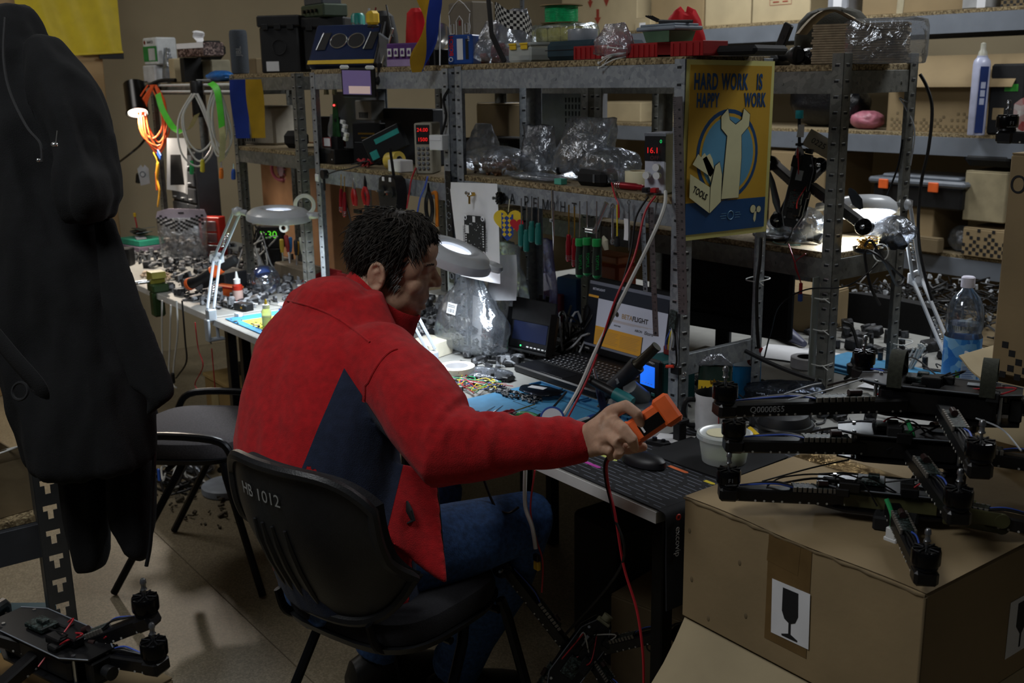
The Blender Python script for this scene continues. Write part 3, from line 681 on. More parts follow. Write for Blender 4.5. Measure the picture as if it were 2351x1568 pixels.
# -- drones
carbon=mat('carbon_black','#0a0a0c',.38,var=.35,scale=120)
olive=mat('olive_print','#4d4c2e',.55,var=.1,scale=40)
motm=mat('motor_black','#0c0c0e',.22,.5,.2)
hs=mat('heatsink_grey','#77736c',.5,.5,.1)
strapm=mat('olive_webbing','#2e3026',.9,var=.25,scale=160,bump=.3)
def motor(par,p,up=V((0,0,1)),r=.0225,h=.034,shaft=.026,logo=False):
 up=V(up).normalized();a=up.orthogonal().normalized();m3=Mx((a,up.cross(a),up)).transposed();p=V(p)
 o=ob('motor',G().lathe([(r*.80,0),(r*.86,.003),(r*.80,.007),(r*.80,.009)],p,20,m3),blk_met,par)
 ob('bell',G().lathe([(r*.97,.009),(r,.011),(r,h-.004),(r*.95,h-.001),(r*.80,h),(r*.45,h-.001),(r*.3,h)],p,24,m3),motm,o)
 g=G()
 for k in range(8):
  t=2*pi*k/8;d=a*cos(t)+up.cross(a)*sin(t);g.box(p+up*(h+.0008)+d*r*.58,(r*.72,.0032,.002),rot=Mx((d,up.cross(d),up)).transposed(),b=.0004)
 ob('spoke',g,blk_met,o)
 ob('shaft',G().cyl(p+up*h,p+up*(h+shaft),.0026,n=10).lathe([(.0055,h+shaft*.45),(.006,h+shaft*.5),(.004,h+shaft*.62),(.0042,h+shaft*.9),(.0055,h+shaft*.92),(.005,h+shaft*1.15),(.003,h+shaft*1.25)],p,10,m3),mat('dull_steel','#8d8f92',.3,.9),o)
 if logo:
  d=V((_f.x,_f.y,0)).normalized()*-1;xd=V((0,0,1)).cross(d);q=p+up*(h*.55)+d*(r+.0006)
  text('maker_mark','F1',.011,frame(q,xd,(0,0,1)),ink_g,o);text('maker_mark','FLASHHOBBY',.0036,frame(q-V((0,0,.008)),xd,(0,0,1)),ink_g,o)
 return o
def arm(par,a,b,w=.028,h=.025,esc=True,m=None,holes=True):
 a,b=V(a),V(b);d=b-a;L=d.length;x=d.normalized();y=V((0,0,1)).cross(x).normalized();z=x.cross(y);m3=Mx((x,y,z)).transposed();c=(a+b)/2
 o=ob('arm',G().box(c,(L,w,h),rot=m3,b=.003).box(b,(w*1.25,w*1.35,h*1.05),rot=m3,b=.005),m or carbon,par)
 if holes:
  g=G();n=int(L/.016)
  for k in range(1,n):
   if k%5!=3:
    for s in(-1,1):g.cyl(a+x*L*k/n+y*s*(w/2+.0002)-z*h*.36,a+x*L*k/n+y*s*(w/2+.0007)-z*h*.36,.0022,n=6)
  tag(ob('hole',g,mat('pale_hole','#a9a7a0',.6),o),kind='stuff')
 if esc:
  e=a+x*L*.36+z*(h*.5+.004)
  g=G().box(e,(L*.32,w*.78,.006),rot=m3,b=.001)
  s=ob('speed_controller',g,pcb,o);g=G()
  for k in range(9):
   for sgn in(-1,1):g.box(e+x*L*.30*(k/8-.5)+y*sgn*w*.42-z*.001,(L*.026,.004,.009),rot=m3,b=.0005)
  ob('heatsink',g,hs,s)
  ob('capacitor',G().cyl(e+x*(-L*.1)+z*.008,e+x*(-L*.03)+z*.008,.006,n=12),mat('brown_cap','#2c1d1c',.35),s)
  for q,mm in((-1,cab_r),(0,blk),(1,cab_b)):ob('motor_wire',G().tube(catmull([e+x*L*.16+y*q*.005,e+x*L*.3+y*q*.006+z*.006,b-x*.02+z*h*.6]),.0016,6),blk if q<1 else mm,o)
 return o
def drone(label,c,motors,dirv,body_m=None,size=(.20,.085,.035),esc=(1,1,1,1),logo=(),tag_txt=None,straps=False,group='racing drone frames',up=V((0,0,1)),z_arm=0,rise=None):
 c=V(c);o=thing('drone',label,'drone',c,0,group)
 x=V(dirv).normalized();z=V(up).normalized();y=z.cross(x).normalized();x=y.cross(z);m3=Mx((x,y,z)).transposed();L,w,h=size
 ob('bottom_plate',G().prism([(-L/2,-w*.28),(-L*.30,-w/2),(L*.30,-w/2),(L/2,-w*.28),(L/2,w*.28),(L*.30,w/2),(-L*.30,w/2),(-L/2,w*.28)],.004,m3.to_4x4()),carbon,o)
 ob('body_shell',G().box(z*(h*.5),(L*.72,w*.78,h*.86),rot=m3,b=.006),body_m or carbon,o)
 ob('top_plate',G().prism([(-L/2,-w*.22),(-L*.34,-w*.46),(L*.34,-w*.46),(L/2,-w*.22),(L/2,w*.22),(L*.34,w*.46),(-L*.34,w*.46),(-L/2,w*.22)],.0035,Mx.Translation(z*h)@m3.to_4x4()),carbon,o)
 for sx in(-1,1):
  for sy in(-1,1):
   q=x*sx*L*.38+y*sy*w*.30;ob('standoff',G().cyl(q,q+z*(h+.006),.0035,n=8),steel,o)
 g=G().box(x*L*.47+z*h*.5,(.022,w*.42,h*.8),rot=m3,b=.003).cyl(x*L*.53+z*h*.5,x*L*.60+z*h*.5,.011,.012,14);ob('camera_mount',g,body_m or blk,o)
 ob('flight_controller',G().box(z*(h+.010)-x*L*.12,(.05,.036,.010),rot=m3,b=.002).box(z*(h+.018)-x*L*.1,(.02,.014,.008),rot=m3,b=.001),pcb,o)
 ob('status_sticker',G().box(z*(h+.0062)+x*L*.22+y*w*.1,(.028,.018,.0012),rot=m3,b=.0003),mat('grey_sticker','#8f969c',.6),o)
 for k,p in enumerate(motors):
  p=V(p)-c;st=(p*.16);st.z=z_arm+h*.45
  q=p.copy();a=arm(o,st,q-z*.0135,esc=bool(esc[k]),m=carbon)
  motor(o,q-z*.002,z,logo=(k in logo))
  if tag_txt and k==0:
   a0,b0=st,q-z*.0135;xx=(b0-a0).normalized();
   if xx.dot(_R)<0:xx=-xx
   nrm=V((0,0,1)).cross(xx);nrm=nrm if nrm.dot(_f)<0 else-nrm
   text('serial_number',tag_txt,.0155,frame(b0+(a0-b0).normalized()*.075+nrm*.0146+V((0,0,.001)),xx,(0,0,1)),mat('serial_ink','#a2a5a8',.7),a)
 if straps:
  for sx in(-.26,.30):
   q=x*L*sx+z*h;g=G();pts=[q-y*w*.5,q-y*w*.46+z*.032,q-y*w*.15+z*.056,q+y*w*.22+z*.052,q+y*w*.44+z*.022,q+y*w*.48]
   pp_=catmull(pts,5);rr=[[p+x*(.013*s)+z*t for s,t in((-1,0),(1,0),(1,.002),(-1,.002))]for p in pp_]
   ob('strap',g.rings(rr),strapm,o)
 for sy in(-1,1):ob('plate_edge',G().tube([x*L*s_*.5+y*sy*w*(.24 if abs(s_)>.9 else .47)+z*(h+.004)for s_ in(-1,-.65,0,.65,1)],.0013,5),gry,o)
 for k in range(5):
  r=random.Random(k+int(abs(c.x)*900));q=x*L*r.uniform(-.4,.4)+y*w*r.uniform(-.5,.5)+z*h*r.uniform(.9,1.3);ob('module',G().box(q,(r.uniform(.02,.045),r.uniform(.015,.03),r.uniform(.010,.022)),rot=m3,b=.002),blk_m if k%2 else carbon,o);ob('signal_wire',G().tube(catmull([q,q+z*.02+x*.03,x*L*r.uniform(-.5,.5)+y*w*r.uniform(-.6,.6)+z*h*.5]),.0016,5),r.choice([rubber,cab_w,cab_r,rubber]),o)
 for k in range(2):
  q=x*(-L*.3+.1*k)+z*h*.6+y*w*.3*(1-2*k)
  ob('power_lead',G().tube(catmull([q,q-y*.03*(1-2*k)+z*.02-x*.05,q-x*.12+z*.01*(k-1)]),.0022,6),cab_r if k else rubber,o)
 return o
dA=drone('lowest stacked drone, olive body, resting on the goblet-label box',Z(2035,1165,.822),[Z(1672,1114,.862),Z(2124,1302,.850),Z(2440,1205,.85),Z(2190,1085,.85)],(.75,.5,0),olive,(.25,.09,.040),logo=(0,))
dB=drone('middle drone of the stack with a ridged grey heatsink on its arm',Z(2075,1050,.905),[Z(1684,1004,.95),Z(2198,1165,.935),Z(2460,1060,.93),Z(2230,960,.93)],(.75,.55,0),None,(.24,.09,.048),logo=())
dC=drone('top drone of the stack with a serial number and two olive straps',Z(2150,950,.985),[Z(1664,922,1.045),Z(2248,1056,1.02),Z(2500,930,1.03),Z(1982,842,1.03)],(.85,.42,0),None,(.28,.10,.055),tag_txt='Q0000855',straps=True)
for(px,py,z,o_,col)in((2088,1035,.93,dB,cab_g),(2040,1215,.825,dA,cab_g)):
 a=Z(px-5,py-70,z+.05);b=Z(px+8,py,z)
 ob('green_lead',G().tube(catmull([a,(a+b)/2+V((.006,0,0)),b]),.0042,8),col,o_,world=True)
 ob('white_plug',G().box(b-V((0,0,.008)),(.020,.010,.022),b=.002).box(b-V((0,0,.02)),(.026,.012,.010),b=.002),wht,o_,world=True)
for a,b,o_ in(((2120,1165),(2150,1145),dA),):
 for s in(0,1):
  p0,p1=Z(2165,1172+s*14,.86-.02*s),Z(2300,1196+s*14,.845-.02*s);d=(p1-p0).normalized();y=V((0,0,1)).cross(d)
  tag(ob('olive_bracket',G().box((p0+p1)/2,((p1-p0).length,.006,.026),rot=Mx((d,y,V((0,0,1)))).transposed(),b=.002).cyl(p1-y*.004,p1+y*.004,.013,n=14),olive,o_,world=True),'olive printed bracket')
for pts,o_ in(([(1950,1055,.90),(1860,1075,.875),(1750,1105,.86)],dA),([(1990,1120,.86),(1900,1090,.885),(1800,1095,.87),(1762,1115,.86)],dA),([(1885,880,1.03),(1860,885,1.06),(1800,905,1.05)],dC),([(1980,870,1.05),(1900,895,1.06),(1810,918,1.04)],dC),([(2240,960,1.0),(2300,985,.99),(2345,1035,.98)],dC)):
 ob('antenna',G().tube(catmull([Z(*p)for p in pts]),.0016,6),rubber if o_ is dA else lgry,o_,world=True)
b0=Z(2010,1215,.803);ob('battery',G().box(b0+V((.02,.03,.014)),(.075,.05,.028),(0,0,.5),b=.004),blk_m,dA,world=True)
dL=drone('drone at the floor beside the T-slot rack, two upright motors showing',D(130,1515,1300),[D(336,1408,1350),D(356,1510,1370),D(-160,1400,1300),D(-130,1680,1400)],(1,.35,0),blk,(.27,.10,.05),esc=(1,1,0,0))
text('number_print','013',.022,frame(V((-.115,-.036,.030)),(.94,.33,0),(-.1,.1,1)),ink_w,dL)
ob('flat_cable_plug',G().box(D(190,1465,1320)-dL.location,(.014,.012,.010),(0,.3,.4),b=.001),wht,dL)
_z=D(130,1515,1300).z
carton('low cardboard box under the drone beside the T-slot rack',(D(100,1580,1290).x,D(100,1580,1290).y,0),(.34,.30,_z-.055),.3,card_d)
dU=drone('drone propped on edge in the dark under the bench, sand-coloured mount',D(1330,1500,960),[D(1155,1300,980),D(1560,1450,1020),D(1440,1640,1000),D(1180,1700,960)],(.2,.6,.77),mat('sand_print','#8d8b70',.55),(.20,.08,.04),up=V((.70,-.66,.25)),z_arm=0)
dT=drone('drone on top of the handwritten pixel-printed box, one motor showing',(-.78,2.36,1.445),[Y(2311,300,2.25),V((-.55,2.2,1.455)),V((-.55,2.6,1.455)),V((-.95,2.53,1.455))],(1,.2,0),None,(.2,.07,.03),esc=(0,0,0,0),logo=(0,))
# -- rack and coats on the left
rk=D(128,1270,920);rx,ry=rk.x,rk.y
rack=thing('shelving_rack','dark rack with T-slot post and chipboard shelf beside the hanging coats','shelf',(rx,ry,0))
tslot=mat('grey_rack_steel','#4a4c4d',.45,.5,.08)
def tpost(y,rack=rack):
 g=G();w=.062;zs=[.10+.066*k for k in range(18)]
 prev=0
 for z in zs:
  for a,b,segs in((prev,z,[(-w/2,w/2)]),(z,z+.022,[(-w/2,-.0065),(.0065,w/2)]),(z+.022,z+.036,[(-w/2,-.0165),(.0165,w/2)])):
   for s0,s1 in segs:g.box((0,(s0+s1)/2+y,(a+b)/2),(.002,s1-s0,b-a+.0002),b=.0001)
  prev=z+.036
 g.box((0,y,(prev+1.4)/2),(.002,w,1.4-prev),b=.0001)
 for s in(-1,1):g.box((-.017,y+s*w/2,.7),(.036,.002,1.4),b=.0004)
 p=ob('post',g,tslot,rack)
 ob('foot',G().box((-.017,y,.006),(.05,.07,.012),b=.002),blk,p)
tpost(0);tpost(-1.1)
bz=D(60,1200,930).z
for z in(bz,bz+.62):
 ob('beam',G().box((-.004,-.55,z-.045),(.003,1.05,.088),b=.0008).box((-.018,-.55,z-.002),(.03,1.05,.003),b=.0006),mat('dark_beam','#3a3d42',.5,.4,.12,12),rack)
 ob('shelf_board',G().box((-.25,-.55,z+.008),(.46,1.05,.016),b=.001),chipb,rack)
carton('pale cardboard tray on the T-slot rack behind the coats',(rx-.22,ry-.20,bz+.017),(.36,.30,.14),.15,card_d,open_flaps={'+x':(75,.03)})
cable('white_cable',[V((rx-.1,ry-.1,bz+.17)),V((rx-.02,ry-.05,bz+.2)),V((rx-.02,ry-.13,bz+.19)),V((rx-.12,ry-.16,bz+.18)),V((rx-.06,ry-.09,bz+.22)),V((rx-.1,ry-.2,bz+.165))],.0022,cab_w,'loose white cable coil on the tray of the T-slot rack')
wool=mat('black_wool','#050608',.95,var=.25,scale=60,bump=.4,bscale=500)
wool2=mat('black_cotton','#07080a',.9,var=.25,scale=40,bump=.3,bscale=300)
def cloth(par,name,rows,m,vox=.009,seed=0,amp=.010,ppm=1010):
 """rows: left px, right px, py, thickness and depth offset of a hanging garment"""
 g=G();rs=[]
 for(x0,x1,py,th,dz)in rows:
  a,b=D(x0,py,ppm+dz),D(x1,py,ppm+dz);c=(a+b)/2;u=(b-a)/2;n=V((-_f.x,-_f.y,0)).normalized()*th
  rs.append([c+u*cos(t)+n*sin(t)*(1+.16*sin(5*t+py*.003))for t in[2*pi*j/28 for j in range(28)]])
 o=ob(name,g.rings(rs),m,par,world=True)
 return o
def finish(o,vox,amp,seed):
 remesh(o,vox,5);ns=[v.normal.copy()for v in o.data.vertices]
 for v,n in zip(o.data.vertices,ns):
  p=v.co;v.co+=n*(noise.noise(V((p.x*11+seed,p.y*11,p.z*3.2)))*amp+noise.noise(V((p.x*28,p.y*28+seed,p.z*9)))*amp*.35)
 return o
c1=thing('jacket','black fleece jacket with toggles hung at the front of the rack','clothing',D(180,1000,1010));
o=cloth(c1,'jacket_body',[(-60,70,22,.05,0),(-90,100,70,.09,0),(-110,128,160,.11,0),(-110,190,270,.12,0),(-100,230,420,.12,0),(-80,262,560,.12,0),(-60,300,700,.12,0),(-20,350,830,.125,0),(30,352,950,.125,0),(62,355,1050,.12,0),(75,350,1068,.10,0)],wool)
o2=cloth(c1,'x',[(60,130,95,.06,20),(85,215,210,.075,30),(115,268,310,.08,35),(140,283,400,.085,40),(150,282,455,.08,40),(160,262,497,.055,40)],wool)
o.data=(lambda a,b:(lambda bm:(bm.from_mesh(a),bm.from_mesh(b),bm.to_mesh(a),a)[3])(bmesh.new()))(o.data,o2.data);bpy.data.objects.remove(o2)
finish(o,.009,.028,3)
flp=cloth(c1,'jacket_flap',[(215,262,500,.02,30),(230,330,700,.022,40),(300,402,890,.02,40),(335,400,912,.02,40),(336,345,955,.012,35)],wool);finish(flp,.007,.006,9)
ob('piping',G().tube([p-c1.location for p in catmull([D(x,y,1185)for x,y in((12,40),(8,130),(22,210),(60,290),(92,330),(96,372))])],.003,6),blk_m,c1)
ob('toggle',G().ball(D(125,332,1185)-c1.location,(.007,.007,.005),12,8).tube([D(128,330,1185)-c1.location,D(131,300,1180)-c1.location],.001,5),steel,c1)
ob('toggle',G().ball(D(88,368,1180)-c1.location,(.004,.004,.004),10,6),steel,c1)
ob('belt_end',G().tube([p-c1.location for p in catmull([D(-10,770,1170),D(40,830,1180),D(88,885,1185),D(92,905,1180)])],.022,10,True,.35),wool,c1)
ob('cuff_ring',G().ring(D(46,898,1185)-c1.location,.017,.003,20,6,Euler((1.2,.3,.6)).to_matrix()),blk_m,c1)
c2=thing('coat','longer black coat hanging under the fleece jacket, both sleeves dangling','clothing',D(250,1100,990))
o=cloth(c2,'coat_body',[(60,340,900,.07,-40),(90,352,1050,.07,-40),(120,352,1100,.05,-40)],wool2,ppm=1000)
for k,rows in enumerate(([(130,250,1040,.05,-30),(142,250,1130,.055,-30),(150,250,1210,.055,-30),(165,246,1270,.05,-30),(172,236,1303,.04,-30)],[(240,356,1030,.05,-20),(246,358,1120,.055,-20),(252,352,1200,.055,-20),(290,340,1255,.045,-20),(322,336,1276,.02,-20)])):
 s=cloth(c2,'sleeve',rows,wool2,ppm=1000);finish(s,.008,.010,5+k)
finish(o,.009,.01,2)
zp=cable('zip_pull',[D(352,1000,1000),D(354,1060,1005),D(350,1130,1005),D(346,1240,1005),D(336,1300,1005)],.005,blk,None,par=c2)
tag(ob('zip_tag',G().box(D(365,1090,1015)-c2.location,(.009,.006,.030),(0,.05,0),b=.002),blu,c2),'blue plastic zip tag')
ch2=office_chair('empty visitor chair with a grey padded seat beside the hanging coats',Z(470,968,.47)*1,_rd(-42),uph_g,back=False)
p=Z(468,968,.512);ch2.location=(p.x,p.y,0);ch2.matrix_basis=Mx.LocRotScale(ch2.location,ch2.rotation_euler,None)
for s in(-1,1):ob('armrest',G().tube(catmull([V((s*.235,.19,.38)),V((s*.245,.18,.48)),V((s*.245,.12,.535)),V((s*.245,-.12,.54)),V((s*.245,-.19,.48)),V((s*.235,-.20,.38))],5),.0125,10),blk_met,ch2)
# -- poster on the end of the shelving
P_c,P_y,P_n,P_b=mat('poster_cream','#dcd888',.5,var=.03),mat('poster_yellow','#cfa537',.45,var=.05,scale=4),mat('poster_navy','#174a80',.45,var=.05),mat('poster_sky','#5f9fc4',.45,var=.04)
P_k,P_w=mat('poster_outline','#0f1218',.5,var=0),mat('poster_pale','#e2e0b4',.5,var=.03)
po=thing('poster','yellow printed poster reading HARD WORK IS HAPPY WORK on the shelving end','poster',(-1.7935,2.0035,1.212))
pw,phh=.312,.424;F0=frame((0,0,phh/2),(0,1,0),(0,0,1))@Mx.Rotation(_rd(-1.0),4,'Z')
def pl(name,pts,m,lift,par=po):return ob(name,G().prism(pts,.0004,F0@Mx.Translation((0,0,lift))),m,par)
rc=lambda x0,y0,x1,y1:[(x0,y0),(x1,y0),(x1,y1),(x0,y1)]
circ=lambda x,y,r,n=36,a0=0,a1=2*pi:[(x+r*cos(a0+(a1-a0)*k/(n if a1-a0<6.2 else n)),y+r*sin(a0+(a1-a0)*k/n))for k in range(n+(1 if a1-a0<6.2 else 0))]
sheet=ob('sheet',G().grid(lambda u,v:F0@V((-pw/2+pw*u,-phh/2+phh*v,-.001*sin(u*3+v*4))),10,12),P_c,po)
pl('print_field',rc(-.144,-.122,.144,.200),P_y,.0010);pl('print_band',rc(-.144,-.198,.144,-.122),P_n,.0012)
pl('ring_print',circ(-.004,-.012,.110),P_n,.0014);pl('ring_gap',circ(-.004,-.012,.100),P_y,.0018);pl('disc_print',circ(-.004,-.012,.092),P_b,.0022)
for i,(w_,x)in enumerate((('HARD',-.090),('WORK',.010),('IS',.100))):text('headline',w_,.052,F0@Mx.Translation((x,.160,.0020)),P_n,po,bold=.028,sx=.54,spacing=1.12)
for w_,x in(('HAPPY',-.082),('WORK',.086)):text('headline',w_,.046,F0@Mx.Translation((x,.117,.0020)),P_n,po,bold=.028,sx=.52,spacing=1.1)
def outlined(nm,pts,lift,m=P_w,k=.0022):
 c=(sum(p[0]for p in pts)/len(pts),sum(p[1]for p in pts)/len(pts));out=[]
 n=len(pts)
 for i in range(n):
  a,b,d=V((*pts[i-1],0)),V((*pts[i],0)),V((*pts[(i+1)%n],0));e1=(b-a).normalized();e2=(d-b).normalized();q=V((e1.y,-e1.x,0))+V((e2.y,-e2.x,0));q=q.normalized()if q.length>.1 else V((0,0,0));out.append((b.x+q.x*k,b.y+q.y*k))
 pl(nm+'_outline',out,P_k,lift);pl(nm,pts,m,lift+.0005)
outlined('spanner_print',[(-.022,-.118),(.040,-.118),(.044,-.02),(.040,.035),(.066,.056),(.068,.084),(.046,.098),(.040,.072),(.018,.060),(-.004,.072),(-.012,.098),(-.034,.080),(-.032,.052),(-.010,.034),(-.014,-.02)],.0028)
for pts in([(-.128,-.030),(-.110,-.006),(-.100,-.014),(-.088,-.004),(-.052,-.048),(-.064,-.062)],[(-.094,-.018),(-.070,-.006),(-.060,-.020),(-.044,-.072),(-.060,-.080)]):outlined('printed_tool',pts,.0036)
outlined('toolbox_front',[(-.136,-.052),(-.064,-.088),(-.064,-.150),(-.136,-.108)],.0044)
outlined('toolbox_end',[(-.064,-.150),(-.026,-.124),(-.026,-.058),(-.036,-.028),(-.050,-.036),(-.064,-.088)],.0050)
text('toolbox_word','TOOLS',.022,F0@Mx.Translation((-.100,-.100,.0056))@Mx.Rotation(_rd(-27),4,'Z'),P_k,po,bold=.02,sx=.75)
ob('emblem_print',G().ring((0,0,0),.0105,.0009,28,4,F0.to_3x3()),mat('poster_line','#7fb4d6',.5,var=0),po).location=F0@V((.016,-.160,.0020))
for k in range(3):
 pl('emblem_bar',rc(-.022+.004*abs(k-1),-.161+.006*(k-1),.000,-.1602+.006*(k-1)),MATS['poster_line'],.0018);pl('emblem_bar',rc(.032,-.161+.006*(k-1),.054-.004*abs(k-1),-.1602+.006*(k-1)),MATS['poster_line'],.0018)
outlined('screw_print',circ(.098,-.150,.010,16),.0018,k=.0012);outlined('screw_print',circ(.120,-.152,.008,16),.0018,k=.0012)
outlined('screw_print',[(.104,-.158),(.112,-.156),(.110,-.178),(.106,-.184),(.101,-.176)],.0016,k=.0012)
# -- lamps
lamp_g=mat('lamp_grey_enamel','#c0c5cb',.3,var=.05,coat=.4)
lamp_w=mat('lamp_white_enamel','#cfd3d8',.3,var=.04,coat=.3)
lamp_a=mat('lamp_arm_paint','#aeb8c2',.35,.2,.05)
glow=emit('ring_tube_glow','#eef3ff',7);lensm=emit('lit_lens','#e6ecf8',2.0)
def ring_lamp(label,head,up,base,elbow,m=lamp_g,R=.118,power=9,arm_m=None,flip=1):
 head,base,elbow=V(head),V(base),V(elbow);o=thing('magnifier_lamp',label,'lamp',base);off=V(o.location);arm_m=arm_m or lamp_a
 up=V(up).normalized();x=V((_R.x,_R.y,0));x=(x-up*x.dot(up)).normalized();x=x*flip;m3=Mx((x,up.cross(x),up)).transposed();c=head-off
 ob('head',G().lathe([(R*.40,.016),(R*.46,.022),(R*.62,.024),(R*.82,.018),(R*.97,.004),(R,-.008),(R*.99,-.020),(R*.95,-.022),(R*.60,-.006),(R*.42,-.004),(R*.40,.016)],c,40,m3,False).lathe([(0.001,-.004),(R*.22,-.004),(R*.25,.004),(R*.22,.014),(.001,.016)],c+m3@V((R*1.02,0,-.004)),16,m3),m,o)
 ob('light_ring',G().ring(c-up*.015,R*.78,.0075,36,8,m3),glow,o)
 ob('lens',G().lathe([(.001,.011),(R*.25,.0105),(R*.41,.007),(R*.25,.003),(.001,.002)],c,28,m3),lensm,o)
 ob('yoke',G().cyl(c-x*R*1.0,c-x*R*1.25+up*.005,.012,.009,10).ball(c-x*R*1.28+up*.005,.016),m,o)
 j0=base-off;j1=elbow-off;j2=c-x*R*1.28+up*.005
 for a,b in((j0+V((0,0,.035)),j1),(j1,j2)):
  d=(b-a).normalized();s=d.cross(V((-_f.x,-_f.y,0))).normalized()
  for k in(-1,1):ob('arm_bar',G().box((a+b)/2+s*k*.012,((b-a).length,.009,.009),rot=Mx((d,s,d.cross(s))).transposed(),b=.0015),arm_m,o)
  ob('spring',G().tube([a.lerp(b,.25+.3*i/60)+V((cos(i*1.9)*.0045,sin(i*1.9)*.0045,0))for i in range(61)],.0011,4),steel,o)
 for p,r in((j1,.026),(j2,.018)):
  nrm=V((-_f.x,-_f.y,0)).normalized();ob('joint',G().prism([(-r,-r*.5),(0,-r),(r,-r*.5),(r,r*.6),(0,r),(-r,r*.6)],.012,frame(p-nrm*.006,nrm.cross(V((0,0,-1))),(0,0,1))).cyl(p+nrm*.007,p+nrm*.012,r*.4,n=10),m,o)
 ob('clamp',G().box(j0+V((0,0,.012)),(.030,.034,.045),b=.004).box(j0+V((0,-.018,-.045)),(.034,.012,.085),b=.003).box(j0+V((0,.012,-.082)),(.034,.06,.010),b=.003).cyl(j0+V((0,.02,-.075)),j0+V((0,.02,-.030)),.006,n=10).cyl(j0+V((0,.02,-.030)),j0+V((0,.02,-.026)),.014,n=14),arm_m,o)
 if power:
  l=lamp('ring_light','AREA',head-up*.026,power,(.86,.93,1),R*1.6,shape='DISK');l.rotation_euler=(-up).to_track_quat('-Z','Y').to_euler();l.data.spread=2.6
 return o
ring_lamp('grey magnifier lamp on a spring arm clamped to the middle bench',Y(640,492,1.64),(.06,.02,1),V((-3.768,1.412,.755)),Y(498,594,1.50),power=5)
ring_lamp('grey magnifier lamp lighting the bench in front of the man\'s face',D(1042,582,800),(.30,.22,.93),V((-2.70,1.70,.755)),V((-2.78,1.62,1.02)),power=3.4)
L3=ring_lamp('white magnifier lamp on the opposite bench behind the shelving',D(1975,474,815),(-.22,.17,.96),V((-1.60,2.76,.755)),Y(2105,640,2.80),m=lamp_w,arm_m=lamp_w,power=6,R=.10,flip=-1)
sp0=Y(312,226,1.75);so=thing('spot_lamp','black cylinder spot lamp glowing above the far bench','lamp',sp0)
sd0=V((.55,-.14,-1)).normalized();sa=V((1,0,.3));m3=Mx(((V((0,1,0)).cross(sd0)).normalized(),sd0.cross((V((0,1,0)).cross(sd0)).normalized()),sd0)).transposed()
ob('housing',G().lathe([(.045,-.082),(.052,-.078),(.053,.072),(.056,.076),(.056,.082),(.050,.082),(.046,.06)],(0,0,0),28,m3,True),mat('gloss_black','#0b0b0c',.25,.2,.1),so)
ob('lamp_face',G().lathe([(.001,.079),(.045,.079),(.045,.074),(.001,.072)],(0,0,0),28,m3),emit('warm_glow','#fff1dc',9),so)
ob('stem',G().tube(catmull([V((0,.01,-.02))-sd0*.06,V((.05,.10,.08)),V((.16,.15,.085))]),.009,8),blk,so)
sl=lamp('spot_light','SPOT',sp0+sd0*.09,60,(1,.87,.72),.03,cone=2.1,blend=.5);sl.rotation_euler=sd0.to_track_quat('-Z','Y').to_euler()
# -- the man's bench
B=.7505
mat_b=mat('blue_silicone','#3f86b0',.7,var=.08,scale=30);mat_b2=mat('blue_silicone_dark','#2f6b94',.7)
m0=thing('silicone_mat','blue silicone repair mat with moulded part trays in front of the man','mat',(-2.06,1.665,B))
ob('mat',G().box((0,0,.002),(.50,.32,.004),b=.001),mat_b,m0)
for(x,y,w,d)in((-.19,.125,.1,.045),(-.08,.125,.1,.045),(.03,.125,.1,.045),(.13,.125,.08,.045),(.205,.125,.05,.045),(.205,.05,.05,.07),(.205,-.04,.05,.07)):
 g=G()
 for s in(-1,1):g.box((x+s*(w/2-.002),y,.007),(.004,d,.008),b=.001).box((x,y+s*(d/2-.002),.007),(w,.004,.008),b=.001)
 ob('tray',g,mat_b2,m0)
g=G()
for(x,y,w,d)in((-.02,-.02,.26,.0015),(-.02,.085,.26,.0015),(-.15,.032,.0015,.105),(.11,.032,.0015,.105)):g.box((x,y,.0042),(w,d,.0006),b=.0001)
ob('printed_line',g,ink,m0)
def pile(name,label,cat,c,w,d,h,n,m,seed,size=(.003,.008),kinds=None,par=None):
 r=random.Random(seed);g=G()
 for k in range(n):
  a=r.random()*2*pi;q=math.sqrt(r.random());x,y=q*w/2*cos(a),q*d/2*sin(a);s=r.uniform(*size);z=s*.4+h*(1-q)*r.random()
  if k%3:g.box((x,y,z),(s*r.uniform(.7,1.8),s,s*r.uniform(.4,.9)),(r.uniform(-.5,.5),r.uniform(-.5,.5),r.uniform(0,3)),b=s*.1)
  else:g.cyl((x-s,y,z),(x+s*.6,y+s*r.uniform(-1,1),z+s*.3),s*.22,n=6)
 return solo(name,g,m,label,cat,c,kind='stuff')
for i,(px,py,w)in enumerate(((1140,893,.11),(1178,908,.09),(1222,918,.07))):
 pile('small_components','heap of tiny black electronic parts in the mat trays','parts',Z(px,py,B+.005),w,.05,.012,90,jumble,20+i)
def tape_roll(label,c,R,r,h,m,core=None,up=None,rz=0,name='tape_roll',group=None):
 o=thing(name,label,'tape',c,rz,group);m3=Mx.Identity(3)
 if up is not None:
  u=V(up).normalized();a=u.orthogonal().normalized();m3=Mx((a,u.cross(a),u)).transposed()
 ob('tape',G().lathe([(r,0),(R*.985,0),(R,.001),(R,h-.001),(R*.985,h),(r,h)],(0,0,0),36,m3,False),m,o)
 ob('core',G().lathe([(r*.93,0),(r*1.001,0),(r*1.001,h+.0004),(r*.93,h+.0004),(r*.93,0)],(0,0,0),32,m3,False),core or card_l,o)
 return o
tr=tape_roll('wide roll of white masking tape on the bench near the man\'s chin',Z(1049,862,B),.054,.038,.030,mat('masking_tape','#dfdccf',.75,var=.03),paper)
solo('paper_tray',G().box((0,0,.025),(.10,.12,.05),b=.002).box((0,-.0615,.025),(.03,.001,.05),b=.0002),mat('cream_card','#c9c4b2',.8),'small cream paper box behind the masking tape roll','box',Z(985,815,B),.3)
